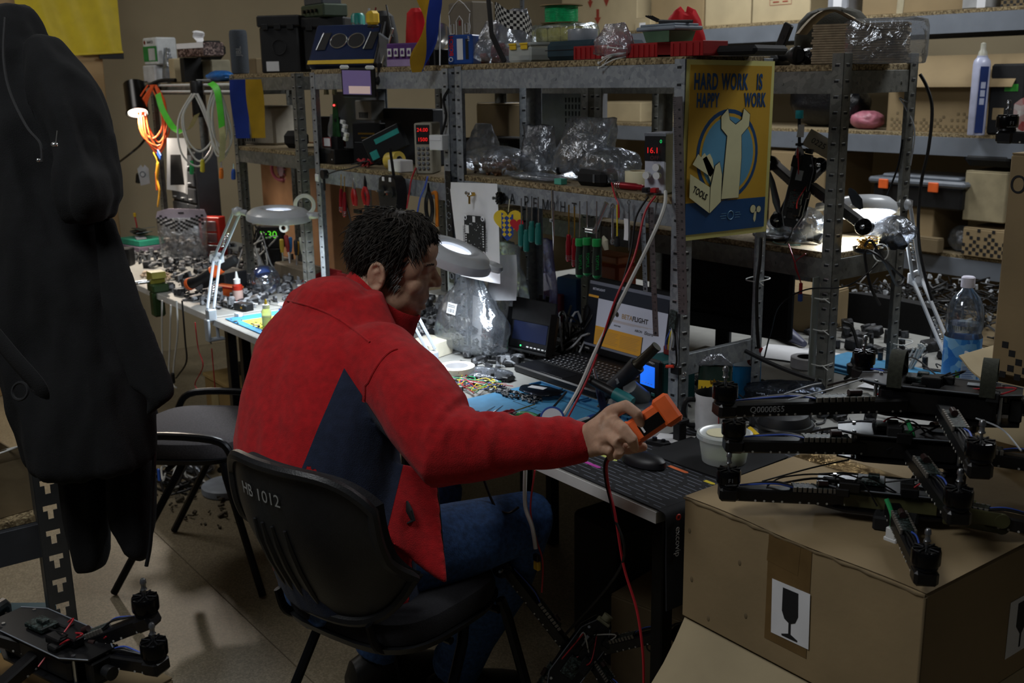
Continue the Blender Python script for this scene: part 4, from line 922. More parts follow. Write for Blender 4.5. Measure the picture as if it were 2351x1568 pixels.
def bag(label,c,w,d,h,seed,m=None,rz=0,cont=None,cn=0,lie=False,name='plastic_bag',tagged=None,top=.35,group=None,cont_size=(.006,.018),lean=0):
 r=random.Random(seed);o=thing(name,label,'bag',c,rz,group);g=G();rs=[];N=36;K=14;sx=r.uniform(0,50)
 for k in range(K+1):
  t=k/K
  if lie:prof=sin(pi*min(max(t*.94+.03,0),1))**.45
  else:prof=min(1,(t*7+.25))*(1-(1-top)*max(0,(t-.45)/.55)**1.3)
  ring=[]
  for j in range(N):
   a=2*pi*j/N;n=noise.noise(V((cos(a)*1.7+sx,sin(a)*1.7,t*3.2)))*.30+noise.noise(V((cos(a)*4.5,sin(a)*4.5+sx,t*8)))*.15
   cx_,cy_=cps(abs(cos(a))**.75,cos(a)),cps(abs(sin(a))**.75,sin(a))
   dd=d*(1 if lie else(1-.72*max(0,(t-.35)/.65)))
   if lie:ring.append(V((w/2*cx_*(1+n*.4)*prof,d/2*cy_*(1+n*.4)*prof,h*t*(1+n*.5*sin(pi*t)))))
   else:ring.append(V((w/2*cx_*prof*(1+n*.55)+lean*h*t*t,dd/2*cy_*prof*(1+n*.9),h*t*(1+n*.12))))
  rs.append(ring)
 g.rings(rs);ob('film',g,m or bagm,o,ang=55 if not lie else 50)
 if cont:
  g=G()
  for k in range(cn):
   a=r.random()*2*pi;q=math.sqrt(r.random())*.78;s=r.uniform(*cont_size)
   g.box((w/2*q*cos(a),d/2*q*sin(a)*.8,s*.5+h*(.5 if lie else .32)*r.random()*(1-q*.6)),(s*1.6,s,s*.7),(r.uniform(-1,1),r.uniform(-1,1),r.uniform(0,3)),b=s*.12)
  tag(ob('contents',g,cont,o),kind='stuff')
 if tagged:
  x,y,z,w2,h2=tagged;p=V((x,y,z));fr=frame(p,(1,0,0),(0,.25,1));l=ob('label',G().prism(rc(-w2/2,-h2/2,w2/2,h2/2),.0006,fr),paper,o)
  g=G()
  for k in range(9):g.prism(rc(-w2*.35+w2*.08*k,-h2*.35,-w2*.35+w2*.08*k+w2*r.choice((.02,.045)),-h2*.02),.0004,fr@Mx.Translation((0,0,.0008)))
  for k in range(2):g.prism(rc(-w2*.4,h2*(.12+.14*k),w2*.38,h2*(.18+.14*k)),.0004,fr@Mx.Translation((0,0,.0008)))
  tag(ob('label_print',g,ink_g,l),kind='stuff')
 return o
bag('big clear zip bag of parts standing behind the masking tape',Z(1085,812,B),.33,.14,.25,3,cont=jumble,cn=26,tagged=(-.03,-.055,.15,.05,.035))
bag('tall clear bag with barcode label under the hanging circuit print',Z(1165,780,B),.17,.10,.33,8,cont=mat('white_straps','#cfcfc8',.5),cn=6,cont_size=(.02,.04),tagged=(-.02,-.045,.27,.06,.04),top=.8)
bag('small flat zip bag lying by the silicone mat',Z(1120,862,B+.004),.16,.10,.016,12,m=bagd,lie=True,cont=ink,cn=4,rz=.4)
bag('grey antistatic zip bag lying on the mat trays',Z(1240,900,B+.014),.13,.085,.010,14,m=film('antistatic','#565a66',.25,.45,.2,.4),lie=True,rz=.15)
ob('label',G().box((-.01,0,.011),(.05,.022,.0008),(0,0,.2),b=.0002),paper,[o for o in COL.objects if o.get('label','').startswith('grey antistatic')][0])
st=thing('strap_loop','white plastic strap loop bent inside the tall clear bag','strap',Z(1180,770,B))
pp_=catmull([V((-.06,.0,.05)),V((-.07,.0,.18)),V((-.03,.01,.29)),V((.04,.01,.28)),V((.05,.0,.17)),V((.0,-.01,.05))],6)
ob('strap',G().rings([[p+V((0,s*.012,t))for s,t in((-1,0),(1,0),(1,.002),(-1,.002))]for p in pp_]),mat('pale_strap','#d5d3c6',.5),st)
fm=thing('small_monitor','small black hooded field monitor on the bench beside the laptop','monitor',Z(1228,828,B)-V((0,.02,0)),_rd(8))
ob('foot',G().box((0,.01,.006),(.08,.05,.012),b=.003).cyl((0,.012,.01),(0,.012,.04),.008,n=10),blk,fm)
tl_=Mx.Translation((0,0,.035))@Mx.Rotation(_rd(-12),4,'X')
ob('bezel',G(tl_).box((0,.008,.06),(.185,.018,.12),b=.004).box((0,-.012,-.002),(.185,.03,.006),b=.002),blk,fm)
ob('hood',G(tl_).box((0,-.004,.122),(.185,.008,.072),(_rd(4),0,0),b=.002).box((-.091,-.012,.06),(.004,.03,.13),b=.001).box((.091,-.012,.06),(.004,.03,.13),b=.001),blk_m,fm)
scr=emit('noise_screen','#141c38',.12);ob('screen',G(tl_).box((-.008,-.0015,.066),(.145,.002,.078),b=.0005),scr,fm)
g=G(tl_)
for k in range(7):g.box((-.01+.016*k,-.0015,.010),(.010,.002,.004),b=.0005)
tag(ob('button_print',g,ink_w,fm),kind='stuff');ob('power_light',G(tl_).ball((-.04,-.0015,.0105),.0025,8,6),emit('green_led','#39ff7a',3),fm)
lp=thing('laptop','open black laptop showing a web page behind the cables','laptop',(-2.275,1.965,B))
W2,D2=.37,.26;ob('base',G().box((0,0,.012),(W2,D2,.022),b=.004),mat('laptop_black','#131417',.4,var=.2,scale=60),lp)
key_m=mat('key_cap','#191a1e',.35);g=G();ks=ob('keyboard_deck',G().box((0,.015,.0235),(.335,.125,.0015),b=.0004),blk_m,lp)
for r in range(6):
 for c in range(18):g.box((-.158+.0186*c+(.004*(r%2)),.068-.0205*r,.0255),(.0155,.0165,.003),b=.0012)
tag(ob('key',g,key_m,lp),kind='stuff');g=G()
for r in range(6):
 for c in range(18):g.box((-.160+.0186*c+(.004*(r%2)),.070-.0205*r,.0272),(.0055,.0055,.0004),b=.0001)
tag(ob('key_legend',g,mat('legend','#a9abb0',.6),lp),kind='stuff')
ob('touchpad',G().box((-.02,-.092,.0234),(.10,.055,.001),b=.0003),key_m,lp)
S=Mx.Translation((0,.133,.024))@Mx.Rotation(_rd(-8),4,'X')
lid=ob('screen_lid',G(S).box((0,.004,.118),(W2,.010,.236),b=.003),blk,lp)
scm=emit('page_dark','#1c1f28',.25);fs=S@frame((0,-.0016,.122),(1,0,0),(0,0,1));fs=fs
def sc_(nm,x0,y0,x1,y1,m,l):return ob(nm,G().prism(rc(x0,y0,x1,y1),.0003,fs@Mx.Translation((0,0,l))),m,lid)
p_w,p_y,p_b2,p_d=emit('page_white','#9a9dab',.30),emit('page_yellow','#a87a2c',.30),emit('page_bar','#5a5d68',.25),emit('page_night','#14161d',.2)
sc_('display',-.172,-.100,.172,.100,scm,0);sc_('browser_bar',-.172,.090,.172,.100,p_b2,.0005);sc_('side_panel',-.172,-.100,-.126,.050,p_d,.0005);sc_('active_tab',-.172,.050,-.126,.057,p_y,.0008)
sc_('page',-.126,-.034,.172,.050,p_w,.0006);sc_('panel',-.126,-.092,.080,-.034,p_y,.0007);sc_('panel',.084,-.092,.172,-.034,p_w,.0007);sc_('taskbar',-.172,-.100,.172,-.093,p_b2,.0009)
t_k,t_g=emit('type_dark','#2a2622',.2),emit('type_grey','#8a6f48',.2)
text('page_logo','BETA',.020,fs@Mx.Translation((.008,.012,.0012)),t_g,lid,bold=.02);text('page_logo','FLIGHT',.020,fs@Mx.Translation((.064,.012,.0012)),t_k,lid,bold=.03)
ob('bee_logo',G().ball(fs@V((-.036,.014,.0014)),(.008,.0012,.009),10,6).ball(fs@V((-.043,.024,.0014)),(.004,.001,.006),8,6),t_k,lid)
text('small_logo','BETAFLIGHT',.010,fs@Mx.Translation((-.128,.076,.0010)),p_w,lid)
for w_,x,sz in(('AIRON',.062,.010),('iStore',.105,.015),('SPEEDYBEE',-.03,.006)):text('sponsor_mark',w_,sz,fs@Mx.Translation((x,-.020,.0012)),t_k,lid,bold=.02)
g=G()
for k in range(4):g.prism(rc(-.06,-.004-.002*k,.13-.03*k,-.0034-.002*k),.0003,fs@Mx.Translation((0,0,.0012)))
for k in range(8):g.prism(rc(-.118,-.046-.005*k,-.02-.006*(k%3),-.0448-.005*k),.0003,fs@Mx.Translation((0,0,.0012)));g.prism(rc(-.012,-.046-.005*k,.07-.006*(k%3),-.0448-.005*k),.0003,fs@Mx.Translation((0,0,.0012)))
tag(ob('body_text',g,t_g,lid),kind='stuff');text('rate_sticker','144Hz',.008,S@frame((-.155,-.0016,.012),(1,0,0),(0,0,1)),ink_w,lid)
hst=thing('hot_air_station','teal and black hot air station with a lit blue display','tool',(-1.955,1.945,B),_rd(-4))
ob('case',G().box((0,.03,.065),(.085,.12,.125),b=.006),teal,hst);ob('front_panel',G().box((0,-.034,.065),(.092,.012,.132),b=.005),blk,hst)
ob('display',G().box((-.004,-.0405,.082),(.058,.002,.056),b=.0006),emit('blue_screen','#1e6cf0',.9),hst)
g=G()
for k in range(4):g.box((-.022+.012*k,-.0418,.062),(.006,.001,.0015),b=.0002)
tag(ob('display_mark',g,ink_w,hst),kind='stuff');text('brand_print','YIHUA 995D+',.008,frame((0,-.0405,.120),(1,0,0),(0,0,1)),ink_w,hst)
for k in range(3):ob('button',G().box((-.02+.02*k,-.041,.036),(.015,.004,.009),b=.0015),mat('teal_button','#3f8c86',.4),hst)
ob('dial',G().cyl((.03,-.04,.018),(.03,-.05,.018),.006,n=14),teal,hst);ob('dark_red_part',G().box((.0,.05,.14),(.04,.05,.025),b=.003),dred,hst)
a,b=Y(1392,905,1.80),Y(1508,795,1.86);hh=thing('hot_air_gun','dark grey hot air gun leaning over the laptop keyboard','tool',a);d=b-a
ob('grip',G().tube([d*.0,d*.12,d*.45,d*.62],[.016,.022,.021,.023],14),mat('handle_grey','#26282d',.5),hh);ob('nozzle',G().tube([d*.62,d*.66,d*.95,d*1.0],[.018,.014,.013,.014],14),mat('nozzle_steel','#3b382f',.4,.8),hh)
ob('label',G().box(d*.28+V((.006,-.019,.003)),(.020,.001,.014),(0,-.6,0),b=.0002),ink_g,hh);ob('hose',G().tube(catmull([V((0,0,0)),V((-.02,-.02,-.05)),V((-.05,-.10,-.10)),V((-.15,-.16,-.105))]),.007,8),rubber,hh)
sti=thing('iron_stand','grey sloped soldering iron stand beside the hot air station','stand',Z(1470,945,B),.5)
ob('base',G().box((0,0,.012),(.075,.11,.024),b=.004),mat('stand_grey','#55595c',.45,.3),sti);ob('tube',G().tube([V((.0,.02,.03)),V((-.02,-.03,.075))],[.024,.020],16,True),mat('stand_grey_light','#84898c',.4,.4),sti)
a,b=Y(1452,925,1.72),Y(1345,868,1.68);si=thing('soldering_iron','soldering iron with teal collar resting in the grey stand','tool',a);d=b-a
ob('collar',G().tube([d*0,d*.12,d*.38],[.014,.017,.016],14),mat('teal_grip','#1c6f72',.5),si);ob('handle',G().tube([d*.38,d*.5,d*.9,d*1.0],[.013,.012,.010,.006],12),blk,si)
mt=thing('tester','orange and black handheld tester gripped in the man\'s right hand','tool',D(1496,966,1205));ax=(_R*.80+_U*.56-_f*.10).normalized();nz=(-_f*.80+_U*.35+_R*.2);nz=(nz-ax*nz.dot(ax)).normalized();ay=nz.cross(ax);m3=Mx((ax,ay,nz)).transposed()
ob('body',G().box((0,0,0),(.104,.048,.033),rot=m3,b=.006).box(ax*.036,(.036,.060,.042),rot=m3,b=.006).box(ax*-.044,(.016,.052,.037),rot=m3,b=.005),org,mt)
ob('dark_face',G().box(ax*.000+nz*.0165-ay*.006,(.056,.024,.003),rot=m3,b=.0008),mat('tester_glass','#0c0a0a',.2),mt);ob('side_ridge',G().box(ay*.0215,(.05,.003,.022),rot=m3,b=.001).box(ax*.012+ay*.0225,(.004,.003,.024),rot=m3,b=.001),mat('orange_dark','#b84d1f',.5),mt)
ob('label',G().box(ax*-.022+nz*.0182-ay*.006,(.004,.014,.0006),rot=m3,b=.0002),ink_w,mt)
hang=[D(1416,1040,1180),D(1394,1062,1170),Y(1396,1110,1.37),Y(1412,1180,1.36),Y(1432,1300,1.37),Y(1462,1400,1.38),Y(1476,1500,1.38),Y(1478,1575,1.38)]
cable('test_lead',hang,.0030,cab_r,'red test lead hanging from the hand below the bench edge');cable('test_lead',[p+V((-.006,.0,.0))for p in hang[:5]]+[V((-1.72,1.42,.35))],.0030,rubber,'black test lead hanging from the hand beside the red one')
T0=Y(1522,442,1.86)
cable('supply_cable',[Y(1528,440,1.845),Y(1524,480,1.80),Y(1490,560,1.77),Y(1420,700,1.73),Y(1370,800,1.70),Y(1330,890,1.66),Y(1290,960,1.60),Y(1262,1010,1.56)],.0048,cab_w,'thick white cable running from the shelf supply down to the bench')
cable('supply_lead',[Y(1505,450,1.85),Y(1480,490,1.82),Y(1456,590,1.78),Y(1412,690,1.72),Y(1376,800,1.70),Y(1344,880,1.66),Y(1300,965,1.60),Y(1276,1000,1.56)],.0030,cab_r,'thin red lead beside the thick white cable')
cable('supply_lead',[Y(1488,452,1.85),Y(1460,500,1.82),Y(1448,580,1.79),Y(1416,690,1.73),Y(1352,860,1.68),Y(1310,930,1.63),Y(1268,985,1.57),Z(1240,1000,B+.01)],.0028,rubber,'thin black lead running down beside the red one')
for i,pts in enumerate(([(1405,965),(1330,985),(1250,992),(1180,1000)],[(1440,945),(1370,960),(1310,980),(1240,1002)],[(1400,880),(1390,930),(1340,970),(1280,975)],[(1300,900),(1270,935),(1245,960),(1250,990)])):
 cable('bench_cable',[Z(x,y,B+.012+.006*i)for x,y in pts],.0050 if i<2 else .0032,rubber,['black cable along the front of the blue mat','second black cable crossing behind the pen','black cable curling over the mat edge by the iron','thin black cable arching past the solder spool'][i])
cl=thing('cable_loop','small black velcro loop around a cable by the solder spool','strap',Z(1243,975,B+.012));ob('loop',G().ring((0,0,.012),.016,.004,24,6,Euler((.9,.3,0)).to_matrix()),blk_m,cl)
def driver(label,a,b,hm,hl=.45,r=.009,sr=.0022,shaft=None,name='screwdriver',rings=False,group=None,prof=None,band=None):
 """a = butt of the handle, b = tip"""
 a,b=V(a),V(b);o=thing(name,label,'screwdriver' if name=='screwdriver' else 'tool',a,group=group);d=b-a;L=d.length;x=d/L;m3=Mx((x.orthogonal().normalized(),x.cross(x.orthogonal().normalized()),x)).transposed();H_=L*hl
 ob('handle',G().lathe([(z_*r,t*H_)for z_,t in(prof or((.7,0),(1,.06),(1,.72),(.75,.82),(.85,.92),(.6,1)))],(0,0,0),12,m3),hm,o)
 ob('shaft',G().cyl(x*H_,d,sr,n=8),shaft or steel,o)
 if rings:
  for k in range(3):ob('ring_band',G().lathe([(r*1.03,H_*(.06+.07*k)),(r*1.03,H_*(.09+.07*k))],(0,0,0),12,m3,False),steel,o)
 if band:ob('handle_band',G().lathe([(r*1.04,H_*.80),(r*1.08,H_*.84),(r*1.04,H_*.98),(r*.7,H_)],(0,0,0),12,m3),band,o);ob('butt_cap',G().lathe([(r*.5,-.002),(r*.9,.002),(r*1.02,H_*.07)],(0,0,0),12,m3),band,o)
 return o
redh=mat('anodised_red','#8e1a26',.35,.5,.08)
driver('red knurled screwdriver lying on the blue mat',Z(1128,962,B+.012),Z(1228,928,B+.010),redh,.5,.0105,.0018,gold,rings=True)
tw=thing('tweezers','steel tweezers lying by the red screwdriver','tool',Z(1106,968,B+.006));b=Z(1146,932,B+.02)-tw.location
for s in(-1,1):ob('arm',G().tube([V((0,0,0)),b*.5+V((.008*s,.006*s,.004)),b+V((.004*s,.010*s,0))],[.004,.004,.0012],6,True,.4),steel,tw)
pr=thing('pliers','green and black handled nippers on the mat','tool',Z(1215,965,B+.012))
for s in(-1,1):ob('handle',G().tube(catmull([V((.03,.01,0)),V((.02,.014*s,.004)),V((-.02,.024*s-.01,.004)),V((-.055,.012*s-.012,.0))]),[.008]*4+[.011]*8+[.011]*5+[.008]*2,10),grn,pr);ob('grip_tip',G().ball((-.056,.012*s-.012,0),(.011,.009,.009),10,6),blk,pr)
ob('jaw',G().tube([V((.025,.01,0)),V((.05,.015,.0)),V((.075,.02,0))],[.010,.009,.002],8),blk_met,pr)
sw=thing('solder_spool','blue rimmed spool of solder wire beside the nippers','spool',Z(1268,962,B+.032),0)
m3=Euler((_rd(70),0,_rd(50))).to_matrix()
ob('flange',G().lathe([(.008,-.016),(.030,-.016),(.031,-.013),(.008,-.012)],(0,0,0),28,m3),blu,sw);ob('flange',G().lathe([(.008,.012),(.031,.013),(.030,.016),(.008,.016)],(0,0,0),28,m3),blu,sw);ob('solder_wire',G().lathe([(.024,-.012),(.0255,-.006),(.024,0),(.0255,.006),(.024,.012)],(0,0,0),28,m3),mat('solder','#aeb2b6',.3,.8),sw);ob('face_label',G().lathe([(.010,.0162),(.026,.0162),(.026,.0170),(.010,.0170)],(0,0,0),28,m3),paper,sw)
driver('white flux pen with a blue cap end lying in front of the cables',Z(1288,985,B+.010),Z(1392,948,B+.010),mat('pen_white','#b8bcc4',.4),.75,.0085,.003,wht,name='pen',band=blu)
driver('pen-shaped desoldering pump standing blue and dark',Z(1388,948,B+.02),Y(1364,845,1.74),mat('navy_plastic','#1b2340',.4),.7,.010,.004,name='desoldering_pump')
bu=thing('wire_bundle','tangle of coloured wires and plugs beside the tape roll','wire',Z(1090,885,B))
for k in range(16):
 r=random.Random(k+50);p=[V((r.uniform(-.10,.10),r.uniform(-.07,.07),.004+.012*r.random()))for _ in range(4)];ob('wire',G().tube(catmull(p,5),.0014,5),r.choice([cab_r,cab_y,rubber,cab_w,cab_b,cab_g,cab_r]),bu)
for k in range(8):
 r=random.Random(k+90);ob('plug',G().box((r.uniform(-.1,.1),r.uniform(-.07,.07),.005),(.012,.008,.006),(0,0,r.random()*3),b=.001),wht,bu)
solo('usb_hub',G().box((0,0,.008),(.075,.032,.016),b=.003).box((-.02,-.0165,.008),(.014,.002,.006),b=.0005).box((.01,-.0165,.008),(.014,.002,.006),b=.0005),blk,'small black usb hub behind the parts trays','electronics',Z(1150,872,B),.3)
mp_m=mat('mat_fabric','#17181c',.9,var=.2,scale=150)
em=thing('desk_mat','black extended mouse mat printed with rows of text, draped over the bench end','mat',(-1.58,1.64,B))
x0,x1,y0,y1=-.175,.150,-.215,.26
ob('mat',G().box(((x0+x1)/2,(y0+y1)/2,.0015),(x1-x0,y1-y0,.003),b=.0008),mp_m,em)
fold_=catmull([V((.149,0,.0025)),V((.166,0,-.002)),V((.171,0,-.03)),V((.172,0,-.10)),V((.176,0,-.21))],5)
ob('hanging_end',G().rings([[p+V((t,y0 if s<0 else y1,0))for s,t in((-1,0),(1,0),(1,.003),(-1,.003))]for p in fold_]),mp_m,em)
g=G()
for k in range(30):
 r=random.Random(k);y=y0+.012+k*.0152;x=x0+.01
 while x<x1-.02:
  w=r.uniform(.02,.06);w=min(w,x1-.005-x);g.box((x+w/2,y,.0031),(w,.0022,.0002),b=.00005);x+=w+r.uniform(.008,.02)
tag(ob('text_row',g,mat('mat_print','#5f6470',.8),em),kind='stuff')
for(px,py,c_,l)in((1362,1068,'#b23fa0',.05),(1400,1052,'#b9c26a',.05),(1558,1078,'#d0683a',.06),(1612,1062,'#6aa5c8',.05),(1630,1108,'#c9b52a',.03),(1528,1018,'#b76ab0',.025)):
 p=Z(px,py,B+.003)-em.location;ob('colour_tag',G().prism([(-l/2,-.005),(l/2-.006,-.005),(l/2,.0),(l/2-.006,.005),(-l/2,.005)],.0005,Mx.Translation(p)),mat('tag_'+c_[1:],c_,.8),em)
hp=frame((.1760,-.105,-.09),(0,0,-1),(0,1,0));hp=frame((.1765,-.185,-.085),(0,0,-1),(0,1,0))
text('mat_brand','excovip',.021,hp@Mx.Translation((-.020,0,.0006)),ink_w,em,align='CENTER');ob('brand_dot',G().ring((.1770,-.185,-.012),.005,.002,18,6,Euler((0,pi/2,0)).to_matrix()),mat('brand_red','#c8321f',.6),em)
g=G()
for k in range(7):g.box((.1762,-.14+.05*k,-.1),(.0006,.0015,.19),b=.0001)
tag(ob('edge_stripe',g,mat('mat_print2','#6d6f72',.8),em),kind='stuff')
ms=thing('computer_mouse','low black computer mouse on the printed mat','mouse',Z(1478,1068,B+.003),_rd(12))
rs=[[V((a*cos(t),b*sin(t),z+(.006*(1-(b*sin(t)/.03)**2)if z>.01 else 0)))for t in[2*pi*j/24 for j in range(24)]]for z,a,b in((0,.052,.027),(.004,.056,.031),(.012,.055,.030),(.019,.046,.025),(.023,.028,.015),(.0245,.008,.004))]
ob('shell',G().rings(rs),mat('mouse_black','#15161a',.45),ms);ob('wheel',G().cyl((-.030,-.003,.019),(-.030,.003,.019),.006,n=12),rubber,ms);ob('button_gap',G().box((-.036,0,.0195),(.03,.0008,.006),(0,-.25,0),b=.0002),ink,ms)
solo('rubber_pad',G().box((0,0,.0015),(.24,.22,.003),b=.0008),mat('pad_black','#101114',.9),'plain black rubber pad under the plastic tub','mat',Z(1600,1045,B+.003)+V((.03,.03,.001)),.05)
cn_=thing('connector_block','black connector block standing by the shelf post foot','electronics',Z(1560,1010,B+.003));ob('body',G().box((0,0,.022),(.024,.024,.044),b=.002),blk,cn_);ob('top_plate',G().box((0,0,.050),(.036,.030,.010),b=.002).cyl((-.008,0,.055),(-.008,0,.058),.003,n=8).cyl((.008,0,.055),(.008,0,.058),.003,n=8),blk_m,cn_)
br=thing('bracket','flat black plastic bracket lying on the printed mat','parts',Z(1512,1020,B+.003),.4);ob('plate',G().prism([(-.028,-.012),(.02,-.014),(.03,0),(.02,.014),(-.02,.012)],.008),blk_m,br);ob('boss',G().cyl((-.01,0,.006),(-.01,0,.016),.006,n=12).cyl((.012,0,.006),(.012,0,.014),.005,n=12),blk,br)
solo('paper_note',G().grid(lambda u,v:V((-.045+.09*u,-.03+.06*v,.001+.003*u*v)),4,4),paper,'loose white paper by the shelf post foot','paper',Z(1555,1020,B+.0035)-V((.03,-.02,0)),.5)
mg=thing('mug','white mug with a black handle and black inside, behind the drone motors','mug',Z(1632,988,B+.003))
ob('cup',G().lathe([(.036,0),(.040,.004),(.041,.095),(.0405,.097)],(0,0,0),28,None,False),mat('mug_white','#cfd0d2',.25,coat=.4),mg);ob('lining',G().lathe([(.001,.010),(.036,.010),(.038,.09),(.0407,.0975)],(0,0,0),28,None,False),blk,mg)
hd=-_R;ob('handle',G().tube(catmull([V((hd.x*.040,hd.y*.040,.080)),V((hd.x*.062,hd.y*.062,.078)),V((hd.x*.068,hd.y*.068,.048)),V((hd.x*.058,hd.y*.058,.018)),V((hd.x*.040,hd.y*.040,.014))]),.0065,8),blk,mg)
ob('red_print',G().box((-_f.x*.0412+_R.x*.01,-_f.y*.0412+_R.y*.01,.04),(.0015,.0015,.03),b=.0003),red,mg)
def pouch(label,c,w,d,h,m,cap=None,rz=0,name='pouch',neck=False):
 o=thing(name,label,'bag',c,rz);rs=[]
 for z,kw,kd in((0,.93,.75),(.04,.99,1),(.3,1.0,.95),(.6,1,.7),(.85,.97,.3),(.97,.95,.07),(1.0,.95,.05)):rs.append([V((w/2*kw*cps(abs(cos(t))**.6,cos(t)),d/2*kd*sin(t)+.003*sin(5*t+z*9),h*z))for t in[2*pi*j/28 for j in range(28)]])
 ob('body',G().rings(rs),m,o);return o
fr_rz=_rd(38)
jc=pouch('dark green coffee refill pouch with a yellow band reading JACOBS',Z(1632,972,B)+V((.0,.01,0)),.085,.055,.150,mat('coffee_green','#142a22',.35,var=.2,scale=20,coat=.3),rz=fr_rz)
ob('yellow_band',G().box((0,-.0215,.098),(.078,.002,.034),(_rd(-8),0,0),b=.0004),yel,jc);f2=frame((0,-.0232,.095),(1,0,0),(0,.14,1));text('brand_print','JACOBS',.0185,f2@Mx.Translation((0,-.002,.0004)),ink,jc,bold=.015);ob('crown_print',G().prism([(-.009,0),(.009,0),(.011,.012),(.005,.006),(0,.014),(-.005,.006),(-.011,.012)],.0005,f2@Mx.Translation((0,.012,.0005))),gold,jc)
g=G()
for k in range(6):g.box((0,-.0275,.066-.008*k),(.05-.006*(k%2),.001,.0022),b=.0002)
tag(ob('small_print',g,ink_g,jc),kind='stuff');ob('clear_top',G().tube([V((-.042,0,.148)),V((-.02,-.004,.162)),V((.01,.003,.166)),V((.042,0,.15))],[.004,.014,.014,.004],8,True,.4),bagd,jc)
fo=pouch('blue and white foil pack with a red screw cap behind the coffee pouch',Z(1712,916,B),.075,.04,.132,mat('foil_blue','#1c82c0',.3,var=.2,scale=14,coat=.4),rz=fr_rz);ob('white_top',G().box((0,-.008,.112),(.070,.006,.038),(_rd(-4),0,0),b=.001),mat('foil_white','#c9d6de',.4),fo)
ob('cap',G().cyl((.022,-.005,.128),(.030,-.005,.148),.011,n=16),red,fo);ob('round_mark',G().cyl((.016,-.0112,.112),(.016,-.0125,.112),.016,n=20),dred,fo);text('mark_print','ju',.018,frame((.014,-.0130,.112),(1,0,0),(0,0,1)),ink_w,fo)
tb=thing('plastic_tub','round clear plastic tub with a pale cake inside and a lid','container',Z(1662,1060,B+.005));ob('wall',G().lathe([(.045,.001),(.049,.004),(.058,.062),(.060,.064)],(0,0,0),32,None,False),frost,tb);ob('lid',G().lathe([(.001,.066),(.050,.066),(.056,.070),(.062,.069),(.063,.060)],(0,0,0),32,None,False),frost,tb)
ob('sticker',G().cyl((-.01,-.005,.0668),(-.01,-.005,.0680),.030,n=24),paper_y,tb);ob('food',G().ball((.004,0,.018),(.040,.038,.020),14,8),chips('cake','#c6c9a0','#dfe0c4','#98a07a',120,.9),tb)
cable('ribbon',[Z(1722,985,B+.03),Z(1738,1000,B+.03),Z(1752,1012,B+.03)],.007,yel,'yellow ribbon end hanging among the drone wires')
hd_=thing('headset_pad','dark curved plastic housing behind the stacked drones','electronics',Z(1800,1000,B));ob('shell',G().lathe([(.06,0),(.065,.03),(.055,.055),(.03,.065)],(0,0,0),24),mat('housing','#202226',.5),hd_);ob('rim',G().ring((0,0,.03),.066,.005,28,6),blk,hd_)
asb=bag('dark antistatic bag with a black zip edge lying between the post and the drones',Z(1800,920,B+.02),.22,.13,.05,31,m=film('smoke_film','#6b7482',.22,.5,.15,.5),lie=True,rz=.9,cont=blk,cn=5,cont_size=(.02,.04))
cable('zip_edge',[Y(1712,806,2.05),Y(1760,830,2.05),Y(1820,855,2.06),Y(1872,872,2.08)],.006,blk,'black folded zip edge of the antistatic bag')
pb=thing('cable_pcb','small board and wires taped to the foot of the ruler post','electronics',Y(1545,735,1.845));ob('board',G().box((0,0,0),(.022,.006,.05),(0,.1,0),b=.001),pcb,pb)
for k in range(4):ob('wire',G().tube(catmull([V((0,-.003,-.02)),V((.01*(k-1),-.012,-.05)),V((.008*(k-2),-.006,-.075))]),.0016,5),(cab_b,cab_y,cab_w,rubber)[k],pb)
cable('lead_end',[Y(1548,760,1.845),Y(1552,800,1.84),Y(1553,835,1.838),Y(1540,842,1.83),Y(1527,845,1.825)],.0026,rubber,'short dark lead with a red tip hanging on the shelf post');solo('lead_tip',G().cyl((0,0,0),(-.020,-.004,-.004),.0042,n=8),mat('tip_red','#d8402a',.4),'red heat-shrunk tip of the lead on the shelf post','connector',Y(1546,841,1.828))
rt=thing('ring_terminal','small ring terminal sticking out from the shelf post','connector',Y(1560,855,1.84));ob('block',G().box((-.012,0,.004),(.03,.012,.022),b=.002),blk,rt);ob('ring',G().ring((.020,-.004,0),.005,.002,16,6,Euler((1.2,0,0)).to_matrix()),steel,rt)
# -- things on the shelving
ST,SM1,SM0=1.6465,1.3165,1.3005
def on(px,y,z,py=None):
 p=Y(px,py if py is not None else 300,y);return V((p.x,y,z))
def bx(name,label,cat,c,d,rz=0,m=None,deco=(),b=None,group=None,part='body',rot=None):
 o=thing(name,label,cat,c,rz,group,rot=rot);ob(part,G().box((0,0,d[2]/2),d,b=b if b is not None else min(d)*.06),m,o)
 for k in deco:
  nm,x,z,w,h,mm=k[:6];side=k[6]if len(k)>6 else 'f'
  if side=='f':ob(nm,G().box((x,-d[1]/2-.0006,z),(w,.0012,h),b=.0002),mm,o)
  elif side=='t':ob(nm,G().box((x,z,d[2]+.0006),(w,h,.0012),b=.0002),mm,o)
  elif side=='r':ob(nm,G().box((d[0]/2+.0006,x,z),(.0012,w,h),b=.0002),mm,o)
  elif side=='l':ob(nm,G().box((-d[0]/2-.0006,x,z),(.0012,w,h),b=.0002),mm,o)
 return o
def ft(o,d,txt,x,z,size,m,rot=0,side='f',bold=.0,sx=1,name='lettering'):
 fr=frame((x,-d[1]/2-.0014,z),(1,0,0),(0,0,1))if side=='f' else frame((d[0]/2+.0014,x,z),(0,1,0),(0,0,1))
 return text(name,txt,size,fr@Mx.Rotation(_rd(rot),4,'Z'),m,o,bold=bold,sx=sx)
